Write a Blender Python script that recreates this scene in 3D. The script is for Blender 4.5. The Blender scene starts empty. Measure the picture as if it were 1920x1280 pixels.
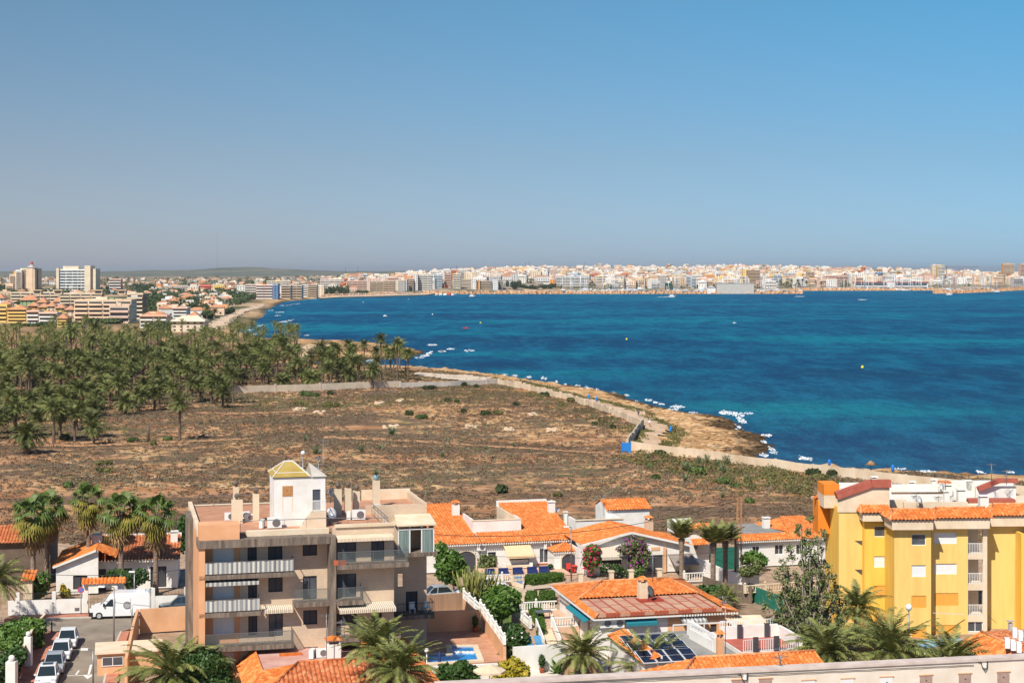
import bpy, math, random
import numpy as np
from mathutils import Vector, Matrix
S = bpy.context.scene
COL = S.collection
R = math.radians
# ------------------------------------------------------------------ camera, world, sun, exposure
H, FP, HY = 35.0, 3000.0, 506.5          # eye height (m), focal length and eye line of the 1920 x 1280 photograph
cam = bpy.data.cameras.new('camera'); camo = bpy.data.objects.new('camera', cam); COL.objects.link(camo)
camo.location = (0, 0, H); camo.rotation_euler = (R(90), 0, 0)
cam.sensor_width = 36; cam.lens = 36*FP/1920; cam.shift_y = -(640-HY)/1920
cam.clip_start = 1; cam.clip_end = 120000
S.camera = camo
SD = Vector((0.56, 1.16, -1.4)).normalized()     # the way sunlight travels
sun = bpy.data.lights.new('sun', 'SUN'); suno = bpy.data.objects.new('sun', sun); COL.objects.link(suno)
sun.energy = 4.9; sun.angle = R(0.5); sun.color = (1.0, 0.93, 0.82)
suno.rotation_euler = SD.to_track_quat('-Z', 'Y').to_euler()
W = bpy.data.worlds.new('World'); S.world = W; W.use_nodes = True
nt = W.node_tree; nt.nodes.clear()
sky = nt.nodes.new('ShaderNodeTexSky'); sky.sky_type = 'NISHITA'; sky.sun_disc = False
sky.sun_elevation = math.asin(-SD.z); sky.sun_rotation = math.atan2(-SD.x, -SD.y)
sky.altitude = 30; sky.air_density = 1.0; sky.dust_density = 0.3; sky.ozone_density = 4.0
hs = nt.nodes.new('ShaderNodeHueSaturation'); hs.inputs['Saturation'].default_value = 1.0
bg = nt.nodes.new('ShaderNodeBackground'); bg.inputs['Strength'].default_value = 0.106
wo = nt.nodes.new('ShaderNodeOutputWorld')
nt.links.new(sky.outputs[0], hs.inputs['Color']); nt.links.new(bg.outputs[0], wo.inputs[0])
# clear-air tint: the photograph's sky is deeper and greyer towards the land at left, bluer over the sea
_tc = nt.nodes.new('ShaderNodeTexCoord'); _sp = nt.nodes.new('ShaderNodeSeparateXYZ'); nt.links.new(_tc.outputs['Generated'], _sp.inputs[0])
_mz = nt.nodes.new('ShaderNodeMapRange'); _mz.inputs[1].default_value = 0; _mz.inputs[2].default_value = .25; nt.links.new(_sp.outputs[2], _mz.inputs[0])
_mx = nt.nodes.new('ShaderNodeMapRange'); _mx.inputs[1].default_value = -.32; _mx.inputs[2].default_value = .32; nt.links.new(_sp.outputs[0], _mx.inputs[0])
def _ramp(st):
    r = nt.nodes.new('ShaderNodeValToRGB'); e = r.color_ramp.elements
    while len(e) < len(st): e.new(.5)
    for q, (p, c) in zip(e, st): q.position = p; q.color = (*c, 1)
    nt.links.new(_mz.outputs[0], r.inputs[0]); return r.outputs[0]
_l = _ramp([(0, (.49,.51,.72)), (.28, (.53,.52,.60)), (.64, (.49,.58,.61)), (1, (.55,.64,.72))])
_r = _ramp([(0, (.37,.59,1.0)), (.28, (.38,.56,.74)), (.64, (.32,.67,.79)), (1, (.50,.66,.76))])
_m = nt.nodes.new('ShaderNodeMix'); _m.data_type = 'RGBA'; nt.links.new(_mx.outputs[0], _m.inputs[0]); nt.links.new(_l, _m.inputs[6]); nt.links.new(_r, _m.inputs[7])
_k = nt.nodes.new('ShaderNodeMix'); _k.data_type = 'RGBA'; _k.blend_type = 'MULTIPLY'; _k.inputs[0].default_value = 1
nt.links.new(hs.outputs[0], _k.inputs[6]); nt.links.new(_m.outputs[2], _k.inputs[7]); nt.links.new(_k.outputs[2], bg.inputs[0])
S.view_settings.view_transform = 'Standard'; S.view_settings.look = 'None'; S.view_settings.exposure = 0.22; S.view_settings.gamma = 1
S.render.engine = 'CYCLES'
S.cycles.max_bounces = 5; S.cycles.diffuse_bounces = 2; S.cycles.glossy_bounces = 2; S.cycles.transparent_max_bounces = 6

# ------------------------------------------------------------------ photograph measurements -> world metres
def at(x, y, z=0.0):
    Y = FP*(H-z)/(y-HY); return ((x-960)/FP*Y, Y)
class MB:
    def __init__(s): s.v=[]; s.f=[]; s.m=[]; s.n=0; s.big=[]; s.sm=[]
    def add(s, pts, faces, m=0, smooth=False):
        o=len(s.v); s.v.extend([tuple(p) for p in pts])
        for f in faces: s.f.append([o+i for i in f]); s.m.append(m); s.sm.append(smooth)
        return s
    def face(s, *pts, m=0): return s.add(pts, [range(len(pts))], m)
    def box(s, x0,x1,y0,y1,z0,z1, m=0):
        p=[(x0,y0,z0),(x1,y0,z0),(x1,y1,z0),(x0,y1,z0),(x0,y0,z1),(x1,y0,z1),(x1,y1,z1),(x0,y1,z1)]
        return s.add(p,[(0,3,2,1),(4,5,6,7),(0,1,5,4),(1,2,6,5),(2,3,7,6),(3,0,4,7)],m)
    def rbox(s, cx,cy,z0,w,d,h, a=0, m=0, tilt=0):
        c,q=math.cos(a),math.sin(a); P=[]
        for dz in (0,h):
            for X,Y in ((-w/2,-d/2),(w/2,-d/2),(w/2,d/2),(-w/2,d/2)): P.append((cx+X*c-Y*q, cy+X*q+Y*c, z0+dz))
        return s.add(P,[(0,3,2,1),(4,5,6,7),(0,1,5,4),(1,2,6,5),(2,3,7,6),(3,0,4,7)],m)
    def bar(s, a, b, w, h=None, m=0):
        h=h or w; a=Vector(a); b=Vector(b); d=(b-a)
        if d.length<1e-6: return s
        d.normalize(); up=Vector((0,0,1)) if abs(d.z)<.95 else Vector((0,1,0))
        x=d.cross(up).normalized()*w/2; y=x.cross(d).normalized()*h/2
        P=[a-x-y,a+x-y,a+x+y,a-x+y,b-x-y,b+x-y,b+x+y,b-x+y]
        return s.add(P,[(0,3,2,1),(4,5,6,7),(0,1,5,4),(1,2,6,5),(2,3,7,6),(3,0,4,7)],m)
    def prism(s, poly, z0, z1, m=0, mt=None):
        n=len(poly); P=[(x,y,z0) for x,y in poly]+[(x,y,z1) for x,y in poly]
        s.add(P,[tuple(range(n,2*n))], m if mt is None else mt); o=len(s.v)-2*n
        for i in range(n):
            j=(i+1)%n; s.f.append([o+i,o+j,o+n+j,o+n+i]); s.m.append(m); s.sm.append(False)
        s.f.append([o+i for i in range(n-1,-1,-1)]); s.m.append(m); s.sm.append(False)
        return s
    def tube(s, pts, rad, n=8, m=0, smooth=True):
        pts=[Vector(p) for p in pts]
        if not isinstance(rad,(list,tuple)): rad=[rad]*len(pts)
        P=[]; prev=None
        for i,p in enumerate(pts):
            d=(pts[min(i+1,len(pts)-1)]-pts[max(i-1,0)]).normalized()
            up=Vector((0,0,1)) if abs(d.z)<.9 else Vector((1,0,0))
            x=d.cross(up).normalized() if prev is None else (prev-d*prev.dot(d)).normalized()
            prev=x; y=d.cross(x)
            for k in range(n):
                a=2*math.pi*k/n; P.append(p+(x*math.cos(a)+y*math.sin(a))*rad[i])
        F=[(i*n+k,i*n+(k+1)%n,(i+1)*n+(k+1)%n,(i+1)*n+k) for i in range(len(pts)-1) for k in range(n)]
        s.add(P,F,m,smooth); o=len(s.v)-len(P)
        s.f.append([o+k for k in range(n)][::-1]); s.m.append(m); s.sm.append(False)
        s.f.append([o+(len(pts)-1)*n+k for k in range(n)]); s.m.append(m); s.sm.append(False)
        return s
    def lathe(s, prof, n=12, c=(0,0,0), m=0, smooth=True):   # prof: (r,z)
        P=[]
        for r,z in prof:
            for k in range(n):
                a=2*math.pi*k/n; P.append((c[0]+r*math.cos(a),c[1]+r*math.sin(a),c[2]+z))
        F=[(i*n+k,i*n+(k+1)%n,(i+1)*n+(k+1)%n,(i+1)*n+k) for i in range(len(prof)-1) for k in range(n)]
        F.append(tuple(range(n-1,-1,-1))); F.append(tuple((len(prof)-1)*n+k for k in range(n)))
        return s.add(P,F,m,smooth)
    def ball(s, c, r, n=10, m=0, sz=1.0):
        return s.lathe([(r*math.sin(math.pi*(i+.02)/(n/2+.04)), -r*sz*math.cos(math.pi*(i+.02)/(n/2+.04))) for i in range(n//2+1)], n, c, m)
    def quads(s, arr, m=0):     # arr (N,4,3) numpy, many small faces
        s.big.append((arr.reshape(-1,3), m, arr.shape[1])); return s
    def build(s, name, mats, parent=None, loc=None):
        me=bpy.data.meshes.new(name)
        vs=[np.array(s.v,dtype=np.float32).reshape(-1,3)]; nv=len(s.v)
        loops=[np.array([i for f in s.f for i in f],dtype=np.int32)]
        tot=[np.array([len(f) for f in s.f],dtype=np.int32)]; mi=[np.array(s.m,dtype=np.int32)]
        sm=[np.array(s.sm,dtype=bool)]
        for a,m,k in s.big:
            vs.append(a.astype(np.float32)); loops.append(np.arange(nv,nv+len(a),dtype=np.int32)); nv+=len(a)
            q=len(a)//k; tot.append(np.full(q,k,dtype=np.int32)); mi.append(np.full(q,m,dtype=np.int32)); sm.append(np.zeros(q,dtype=bool))
        vs=np.concatenate(vs); loops=np.concatenate(loops); tot=np.concatenate(tot); mi=np.concatenate(mi); sm=np.concatenate(sm)
        me.vertices.add(len(vs)); me.vertices.foreach_set('co',vs.ravel())
        me.loops.add(len(loops)); me.loops.foreach_set('vertex_index',loops)
        me.polygons.add(len(tot)); me.polygons.foreach_set('loop_start',np.concatenate([[0],np.cumsum(tot)[:-1]]).astype(np.int32))
        me.polygons.foreach_set('loop_total',tot)
        if not isinstance(mats,(list,tuple)): mats=[mats]
        for mt in mats: me.materials.append(mt)
        me.polygons.foreach_set('material_index',mi); me.polygons.foreach_set('use_smooth',sm)
        me.update(calc_edges=True); me.validate()
        o=bpy.data.objects.new(name,me); COL.objects.link(o)
        if parent is not None: o.parent=parent
        if loc: o.location=loc
        return o
def tag(o,label=None,cat=None,group=None,kind=None):
    if label: o['label']=label
    if cat: o['category']=cat
    if group: o['group']=group
    if kind: o['kind']=kind
    return o
def thing(name,label,cat,loc=(0,0,0),rz=0,group=None):
    o=bpy.data.objects.new(name,None); COL.objects.link(o); o.location=loc; o.rotation_euler=(0,0,rz); o.empty_display_size=.2
    return tag(o,label,cat,group)
def struct(name,mb,m,kind='structure'): return tag(mb.build(name,m),kind=kind)
def dup(root,loc,rz=0,label=None,group=None,sc=None):
    def cp(o,par):
        c=o.copy(); COL.objects.link(c)
        if par is not None: c.parent=par
        for ch in KIDS.get(o.name) or o.children: cp(ch,c)
        return c
    r=cp(root,None); r.location=loc; r.rotation_euler=(0,0,rz)
    if label: r['label']=label
    if group: r['group']=group
    if sc: r.scale=sc
    return r
KIDS={}
# ------------------------------------------------------------------ materials
def mat(name, c1, c2=None, rough=.85, scale=1.0, bump=0.0, bscale=None, c3=None, spec=.3, metal=0, stretch=(1,1,1), lo=.35, hi=.65, detail=6, alpha=None, rnd=0, trans=0, coord='Object', bdist=.05):
    m=bpy.data.materials.new(name); m.use_nodes=True; n=m.node_tree; b=n.nodes['Principled BSDF']
    b.inputs['Roughness'].default_value=rough; b.inputs['Specular IOR Level'].default_value=spec; b.inputs['Metallic'].default_value=metal
    def C(c): return (c[0],c[1],c[2],1)
    b.inputs['Base Color'].default_value=C(c1)
    tc=n.nodes.new('ShaderNodeTexCoord')
    mp=n.nodes.new('ShaderNodeMapping'); mp.inputs['Scale'].default_value=stretch; n.links.new(tc.outputs[coord],mp.inputs['Vector'])
    if c2:
        t=n.nodes.new('ShaderNodeTexNoise'); t.inputs['Scale'].default_value=scale; t.inputs['Detail'].default_value=detail; t.inputs['Roughness'].default_value=.6
        n.links.new(mp.outputs[0],t.inputs['Vector'])
        r=n.nodes.new('ShaderNodeValToRGB'); e=r.color_ramp.elements
        e[0].position=lo; e[0].color=C(c1); e[1].position=hi; e[1].color=C(c2)
        if c3: x=e.new((lo+hi)/2); x.color=C(c3)
        n.links.new(t.outputs[0],r.inputs[0]); out=r.outputs[0]
        if rnd:
            oi=n.nodes.new('ShaderNodeObjectInfo'); ma=n.nodes.new('ShaderNodeMapRange'); ma.inputs['To Min'].default_value=1-rnd; ma.inputs['To Max'].default_value=1+rnd
            n.links.new(oi.outputs['Random'],ma.inputs[0]); h=n.nodes.new('ShaderNodeHueSaturation')
            n.links.new(ma.outputs[0],h.inputs['Value']); n.links.new(out,h.inputs['Color']); out=h.outputs[0]
        n.links.new(out,b.inputs['Base Color'])
    if bump:
        t=n.nodes.new('ShaderNodeTexNoise'); t.inputs['Scale'].default_value=bscale or scale*4; t.inputs['Detail'].default_value=4
        n.links.new(mp.outputs[0],t.inputs['Vector'])
        bp=n.nodes.new('ShaderNodeBump'); bp.inputs['Strength'].default_value=bump; bp.inputs['Distance'].default_value=bdist
        n.links.new(t.outputs[0],bp.inputs['Height']); n.links.new(bp.outputs[0],b.inputs['Normal'])
    if trans:
        b.inputs['Transmission Weight'].default_value=trans
    if alpha is not None: b.inputs['Alpha'].default_value=alpha
    return m
# ------------------------------------------------------------------ terrain
ZS=-3.0                                   # sea level
def coast_pts():
    px=[(2900,960),(2400,925),(1920,897),(1740,889),(1620,882),(1567,879),(1500,872),(1440,862),(1420,856),(1437,850),(1453,841),(1452,834),(1430,828),(1441,820),(1425,813),(1395,810),(1384,803),
        (1388,796),(1372,788),(1347,781),(1313,777),(1277,775),(1262,769),(1240,764),(1215,758),(1200,752),(1170,747),(1182,743),(1165,739),(1133,735),(1100,729),(1060,722),(1020,716),(985,712),(955,706),(900,700),(855,695),(780,690),(735,689),(700,690),
        (640,689),(590,686),(566,681),(580,678),(642,675.5),(690,674),(730,673),(767,670),(785,666),(799,661),(792,657),(767,654),(735,649),(697,645),(630,643.5),(570,641),(530,640),(502,639.5),(485,637),(478,631),
        (468,626),(446,621),(452,617),(466,613),(482,607),(478,602),(492,595),(500,588),(497,582),(512,576),(522,570),(537,565),(560,563),(580,561.5),(605,558.5),(642,556),(720,554),(800,552),(812,549.5),
        (840,548.6),(900,547.2),(1000,546),(1100,545),(1500,544),(1760,543.5),(1920,543),(2400,543)]
    P=[at(x,y,ZS) for x,y in px]
    return P+[(2000,3100),(2600,4400),(1900,4800),(1000,5600),(700,7500),(900,12000)]
COAST=coast_pts()
LAND=[(160,150),(400,-200),(-9000,-200),(-9000,14500),(2000,14500)]
POLY=np.array([(400,-200),(700,60)]+COAST+[(900,14500),(-14000,14500),(-14000,-200)])
CL=np.array([(400,-200),(700,60)]+COAST)
def inside(X,Y,P=POLY):
    r=np.zeros(X.shape,bool); n=len(P); j=n-1
    for i in range(n):
        xi,yi=P[i]; xj,yj=P[j]
        if yi!=yj:
            c=((yi>Y)!=(yj>Y)) & (X < (xj-xi)*(Y-yi)/(yj-yi)+xi); r^=c
        j=i
    return r
def dist(X,Y,L=CL):
    d=np.full(X.shape,1e9)
    for i in range(len(L)-1):
        ax,ay=L[i]; bx,by=L[i+1]; vx,vy=bx-ax,by-ay; q=vx*vx+vy*vy+1e-9
        t=np.clip(((X-ax)*vx+(Y-ay)*vy)/q,0,1); d=np.minimum(d,np.hypot(X-ax-t*vx,Y-ay-t*vy))
    return d
def nz(X,Y,s,seed=0):
    r=np.zeros_like(X)
    rs=random.Random(seed)
    for k in range(7):
        a=rs.uniform(0,6.28); f=s*(1.0+0.45*k); r+=np.sin((X*math.cos(a)+Y*math.sin(a))*f+rs.uniform(0,6.28)+1.3*np.sin((Y*math.cos(a)-X*math.sin(a))*f*.7+k))/(1+.35*k)
    return r/2.6
RX=[-3,-.16,-.087,-.04,.013,.053,.147,.23,.28,.32,.45,.6]; RZ=[0,0,14,28,34,37,38,32,24,20,14,6]
def hz(X,Y):
    X=np.atleast_1d(np.asarray(X,float)); Y=np.atleast_1d(np.asarray(Y,float))
    ins=inside(X,Y); d=dist(X,Y); sg=np.where(ins,d,-d)
    w=np.where(Y<620,25,22)+5*nz(X,Y,.05,3)
    ramp=np.clip(sg/w,-1,1)
    low=np.where(ramp>0, ZS-.15+(0-ZS)*np.power(np.maximum(ramp,0),.75), ZS-.15+3*ramp)
    rough=np.clip(sg/6,0,1)*np.clip(1-sg/40,0,1)*.8*nz(X,Y,.35,5)+np.clip(1-sg/14,0,1)*np.clip((sg+3)/3,0,1)*.35*nz(X,Y,.9,8)
    # headland and shelf stay lower
    z=low+rough*(Y<1500)
    a=X/np.maximum(Y,1); rz=np.interp(a,RX,RZ)
    t=np.clip((Y-np.where(a<.02,2500,3060))/np.where(a<.02,1500,1150),0,1); t2=np.clip((Y-4400)/900,0,1)
    hill=rz*(t*.8+.2*t*t*(3-2*t))*np.where(a>.2,1-t2,1-.35*t2)
    z=np.where(ins,z+hill*np.clip(sg/60,0,1),z)
    z+=np.where(ins & (Y>260)&(Y<1000),.35*nz(X,Y,.025,11)*np.clip((Y-260)/60,0,1)*np.clip(sg/40,0,1),0)
    return z
def h1(X,Y): return float(hz(X,Y)[0])
def make_terrain():
    rows=[]
    def seg(a,b,q):
        n=int(math.log(b/a)/math.log(1+q))
        return [a*(b/a)**(i/n) for i in range(n)]
    ys=seg(12,60,.08)+seg(60,270,.02)+seg(270,1200,.0055)+seg(1200,4500,.011)+seg(4500,14400,.04)+[14400]
    ax=np.concatenate([np.linspace(-.75,-.42,24)[:-1],np.linspace(-.42,.42,460),np.linspace(.42,.75,24)[1:]])
    Y=np.array(ys)[:,None]*np.ones((1,len(ax))); X=Y*ax[None,:]
    Z=hz(X.ravel(),Y.ravel())
    V=np.stack([X.ravel(),Y.ravel(),Z],1); nr,nc=X.shape
    idx=np.arange(nr*nc).reshape(nr,nc)
    F=np.stack([idx[:-1,:-1],idx[:-1,1:],idx[1:,1:],idx[1:,:-1]],-1).reshape(-1,4)
    keep=(Z[F].max(1)>ZS-2.5); F=F[keep]
    me=bpy.data.meshes.new('ground'); me.vertices.add(len(V)); me.vertices.foreach_set('co',V.astype(np.float32).ravel())
    me.loops.add(F.size); me.loops.foreach_set('vertex_index',F.astype(np.int32).ravel())
    me.polygons.add(len(F)); me.polygons.foreach_set('loop_start',np.arange(0,F.size,4,dtype=np.int32)); me.polygons.foreach_set('loop_total',np.full(len(F),4,np.int32))
    me.polygons.foreach_set('use_smooth',np.ones(len(F),bool))
    me.update(calc_edges=True); me.validate()
    o=bpy.data.objects.new('ground',me); COL.objects.link(o); tag(o,kind='structure')
    return o
class NT:
    def __init__(s,name):
        s.m=bpy.data.materials.new(name); s.m.use_nodes=True; s.n=s.m.node_tree; s.b=s.n.nodes['Principled BSDF']; s.l=s.n.links
        s.g=s.n.nodes.new('ShaderNodeNewGeometry'); s.pos=s.g.outputs['Position']
    def noise(s,scale,detail=5,rough=.6,vec=None,stretch=None):
        t=s.n.nodes.new('ShaderNodeTexNoise'); t.inputs['Scale'].default_value=scale; t.inputs['Detail'].default_value=detail; t.inputs['Roughness'].default_value=rough
        v=vec or s.pos
        if stretch:
            mp=s.n.nodes.new('ShaderNodeMapping'); mp.inputs['Scale'].default_value=stretch; s.l.new(v,mp.inputs['Vector']); v=mp.outputs[0]
        s.l.new(v,t.inputs['Vector']); return t.outputs[0]
    def ramp(s,v,stops):
        r=s.n.nodes.new('ShaderNodeValToRGB'); e=r.color_ramp.elements
        while len(e)<len(stops): e.new(.5)
        for q,(p,c) in zip(e,stops): q.position=p; q.color=(*c,1) if len(c)==3 else c
        s.l.new(v,r.inputs[0]); return r.outputs[0]
    def math(s,op,a,b=None,clamp=False):
        q=s.n.nodes.new('ShaderNodeMath'); q.operation=op; q.use_clamp=clamp
        for i,v in enumerate((a,b)):
            if v is None: continue
            if isinstance(v,(int,float)): q.inputs[i].default_value=v
            else: s.l.new(v,q.inputs[i])
        return q.outputs[0]
    def rng(s,v,a,b,c=0,d=1):
        q=s.n.nodes.new('ShaderNodeMapRange'); q.inputs[1].default_value=a; q.inputs[2].default_value=b; q.inputs[3].default_value=c; q.inputs[4].default_value=d
        s.l.new(v,q.inputs[0]); return q.outputs[0]
    def mix(s,f,a,b):
        q=s.n.nodes.new('ShaderNodeMix'); q.data_type='RGBA'
        if isinstance(f,(int,float)): q.inputs[0].default_value=f
        else: s.l.new(f,q.inputs[0])
        for i,v in ((6,a),(7,b)):
            if isinstance(v,tuple): q.inputs[i].default_value=(*v,1)
            else: s.l.new(v,q.inputs[i])
        return q.outputs[2]
    def sep(s): q=s.n.nodes.new('ShaderNodeSeparateXYZ'); s.l.new(s.pos,q.inputs[0]); return q.outputs
    def bump(s,h,strength,dist):
        q=s.n.nodes.new('ShaderNodeBump'); q.inputs['Strength'].default_value=strength; q.inputs['Distance'].default_value=dist
        s.l.new(h,q.inputs['Height']); s.l.new(q.outputs[0],s.b.inputs['Normal'])
    def col(s,c): s.l.new(c,s.b.inputs['Base Color'])
def ground_material():
    k=NT('dry_ground'); X,Y,Z=k.sep()
    soil=k.ramp(k.noise(.11,8,.68),[(.33,(.33,.145,.062)),(.47,(.48,.235,.11)),(.6,(.60,.355,.195))])
    dry=k.ramp(k.noise(1.1,6,.7),[(.34,(.10,.064,.042)),(.5,(.18,.118,.074)),(.68,(.31,.205,.125))])
    cover=k.math('ADD',k.math('MULTIPLY',k.noise(.035,7,.62,stretch=(.55,1.5,1)),.75),k.math('MULTIPLY',k.noise(.5,6,.75,stretch=(.6,1.3,1)),.25))
    cov=k.rng(cover,.49,.545,1,0)
    fld=k.mix(cov,soil,dry)
    grn=k.mix(k.rng(k.noise(.05,6,.6),.60,.68),fld,(.12,.13,.045))
    # bare yards and streets of the near estate
    yard=k.ramp(k.noise(.6,5,.6),[(.35,(.42,.27,.17)),(.65,(.58,.43,.31))])
    near=k.mix(k.math('LESS_THAN',Y,206),grn,yard)
    # rock shelf by the water
    rock=k.ramp(k.noise(.22,9,.82),[(.30,(.10,.055,.025)),(.42,(.42,.22,.085)),(.52,(.66,.40,.19)),(.64,(.82,.62,.40))])
    wet=k.ramp(k.noise(.6,6,.7),[(.35,(.03,.022,.012)),(.6,(.13,.075,.03))])
    zn=k.math('ADD',Z,k.math('MULTIPLY',k.math('SUBTRACT',k.noise(.12,6,.65),.5),2.6))
    c=k.mix(k.math('MULTIPLY',k.rng(zn,-.40,-.12,1,0),k.math('GREATER_THAN',Y,255)),near,rock)
    c=k.mix(k.rng(zn,-2.5,-1.6,1,0),c,wet)
    # far country: pale soil, dark groves
    far=k.ramp(k.noise(.006,9,.62),[(.36,(.035,.055,.022)),(.46,(.09,.10,.045)),(.53,(.42,.30,.18)),(.68,(.60,.42,.26))])
    c=k.mix(k.rng(Y,900,1100),c,k.mix(k.rng(k.math('ADD',X,k.math('MULTIPLY',Y,.15)),-30,10,1,0),c,far))
    city=k.ramp(k.noise(.02,6,.6),[(.4,(.13,.12,.08)),(.6,(.42,.33,.25))])
    c=k.mix(k.rng(Y,1900,2100),c,k.mix(k.rng(Z,.5,3,0,1),far,city))
    k.col(c); k.b.inputs['Roughness'].default_value=.95; k.b.inputs['Specular IOR Level'].default_value=.15
    h=k.math('ADD',k.math('MULTIPLY',k.noise(.9,8,.75),1.0),k.math('MULTIPLY',k.noise(.15,4,.6),1.5))
    k.bump(h,.9,.55)
    return k.m
G=make_terrain(); M_GROUND=ground_material(); G.data.materials.append(M_GROUND)

# sea: one sheet to the horizon
def make_sea():
    mb=MB(); ax=[-1.2,-.9,-.6,-.45,-.3,-.15,0,.15,.3,.45,.6,.9,1.2]; ys=[20,100,300,600,1200,2500,5000,10000,20000,40000]
    P=[(a*y,y,ZS) for y in ys for a in ax]; n=len(ax)
    mb.add(P,[(i*n+j,i*n+j+1,(i+1)*n+j+1,(i+1)*n+j) for i in range(len(ys)-1) for j in range(n-1)])
    k=NT('sea_water'); X,Y,Z=k.sep()
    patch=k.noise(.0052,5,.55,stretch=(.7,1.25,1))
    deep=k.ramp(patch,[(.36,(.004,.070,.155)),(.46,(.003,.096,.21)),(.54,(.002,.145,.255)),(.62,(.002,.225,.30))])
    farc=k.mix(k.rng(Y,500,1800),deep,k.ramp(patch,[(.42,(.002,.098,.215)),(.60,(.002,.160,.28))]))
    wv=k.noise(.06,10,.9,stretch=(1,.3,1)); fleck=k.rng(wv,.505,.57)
    d=k.mix(k.math('MULTIPLY',fleck,.30),k.mix(k.math('MULTIPLY',k.rng(wv,.495,.43),.6),farc,(.003,.05,.16)),(.02,.30,.50))  # light and dark flecks paint the ripple reflections into the water colour
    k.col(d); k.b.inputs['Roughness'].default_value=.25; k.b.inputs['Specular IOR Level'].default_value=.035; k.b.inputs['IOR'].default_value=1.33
    h=k.math('ADD',k.math('MULTIPLY',k.noise(.22,7,.78,stretch=(.5,1.4,1)),2.6),k.math('MULTIPLY',k.noise(.05,3,.5,stretch=(.5,1.6,1)),1.5))
    k.bump(h,.7,2.2); N=k.n.nodes; df=N.new('ShaderNodeBsdfDiffuse'); gl=N.new('ShaderNodeBsdfGlossy'); gl.inputs['Roughness'].default_value=.3; mx=N.new('ShaderNodeMixShader'); mx.inputs[0].default_value=.05
    k.l.new(d,df.inputs[0])
    for q in (df,gl): k.l.new(k.b.inputs['Normal'].links[0].from_socket,q.inputs['Normal'])
    k.l.new(df.outputs[0],mx.inputs[1]); k.l.new(gl.outputs[0],mx.inputs[2]); k.l.new(mx.outputs[0],N['Material Output'].inputs[0]); N.remove(k.b)
    return struct('sea',mb,k.m)
make_sea()
# distant low hills
def make_hills():
    prof=[(-2000,507),(-600,508),(0,508.3),(240,508.3),(300,506.3),(350,505.8),(400,503.3),(455,500.3),(480,500.6),(520,503.3),(560,505.3),(600,507.5),(625,508.2),(700,508.2),(900,508.3)]
    mb=MB(); n=120; P=[]
    for j,(Y,q) in enumerate(((8600,0),(9600,.55),(10600,1.0),(12500,.4),(14000,0))):
        for i in range(n):
            x=-2000+2900*i/(n-1); y=np.interp(x,[p[0] for p in prof],[p[1] for p in prof])
            zt=H-(y-HY)*10600/FP+ (1.5*math.sin(i*.9)+1.2*math.sin(i*2.3))*(q>.9)
            P.append(((x-960)/FP*10600, Y, -2+(zt+2)*q))
    mb.add(P,[(j*n+i,j*n+i+1,(j+1)*n+i+1,(j+1)*n+i) for j in range(4) for i in range(n-1)],0,True)
    k=NT('far_hill'); k.col(k.ramp(k.noise(.0035,8,.65),[(.35,(.055,.075,.04)),(.55,(.13,.13,.08)),(.7,(.30,.25,.17))])); k.b.inputs['Roughness'].default_value=1
    struct('far_hills',mb,k.m)
make_hills()
# breakwaters, beach, coastal path ------------------------------------------------------
M_ROCK=mat('breakwater_rock',(.50,.25,.11),(.82,.52,.29),scale=.35,bump=.8,bscale=.6,bdist=1.0,lo=.38,hi=.6)
M_SAND=mat('beach_sand',(.62,.44,.29),(.72,.54,.37),scale=.05,bump=.2,bscale=.5)
M_PATH=mat('path_dirt',(.50,.33,.20),(.63,.46,.32),scale=.25,bump=.3,bscale=2,lo=.38,hi=.62)
M_PALE=mat('pale_path',(.55,.43,.32),(.68,.56,.44),scale=.3,bump=.2,bscale=2)
M_CONC=mat('concrete',(.46,.42,.37),(.56,.52,.46),scale=.6,bump=.2,bscale=6,stretch=(1,1,.3))
rr=random.Random(4)
def mound(pts,w,z,ztop,mb,step=6):
    # rubble ridge along world points
    L=[]; 
    for i in range(len(pts)-1):
        a=Vector(pts[i]); b=Vector(pts[i+1]); n=max(1,int((b-a).length/step))
        for k in range(n): L.append(a+(b-a)*k/n)
    L.append(Vector(pts[-1]))
    for p in L:
        for q in range(4):
            s=rr.uniform(1.6,3.2); off=rr.uniform(-w,w); hh=(1-abs(off)/w/1.2)*(ztop-z)*rr.uniform(.6,1.1)
            mb.rbox(p.x+rr.uniform(-3,3),p.y+off,z-1,s*1.4,s,max(.6,hh+rr.uniform(-.2,.8))+1,rr.uniform(0,3))
def bw(name,label,px,w,ztop,cap=None):
    t=thing(name,label,'breakwater'); mb=MB(); pts=[at(x,y,ZS) for x,y in px]
    mound(pts,w,ZS,ztop,mb,2.6); mb.build('rubble',M_ROCK,t)
    if cap:
        m2=MB()
        for i in range(len(pts)-1): m2.bar((pts[i][0],pts[i][1]+w*.5,ztop+.2),(pts[i+1][0],pts[i+1][1]+w*.5,ztop+.2),w*.5,.8)
        m2.build('roadway',M_CONC,t)
    return t
bw('breakwater','long orange boulder breakwater stretching from the beach across the harbour front',[(798,551.6),(900,551),(1200,550.8),(1505,550.6)],9,2.4,True)
bw('breakwater','inner straight boulder mole in front of the marina clubhouse',[(1487,545.0),(1600,544.8),(1765,544.4)],8,2.4,True)
bw('breakwater','curving boulder mole widening toward the right edge of the bay',[(1754,550.2),(1800,549.5),(1860,546.5),(1930,542.8),(2050,540)],16,3.2,True)
bmb=MB()
P=[(598,559.3),(642,556.6),(720,554.6),(800,552.3),(815,549.8),(812,547),(720,549),(660,551.2),(612,555.5)]
pw=[at(x,y,-1.2) for x,y in P]; bmb.prism(pw,-3.5,-1.0); struct('beach',bmb,M_SAND)
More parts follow.
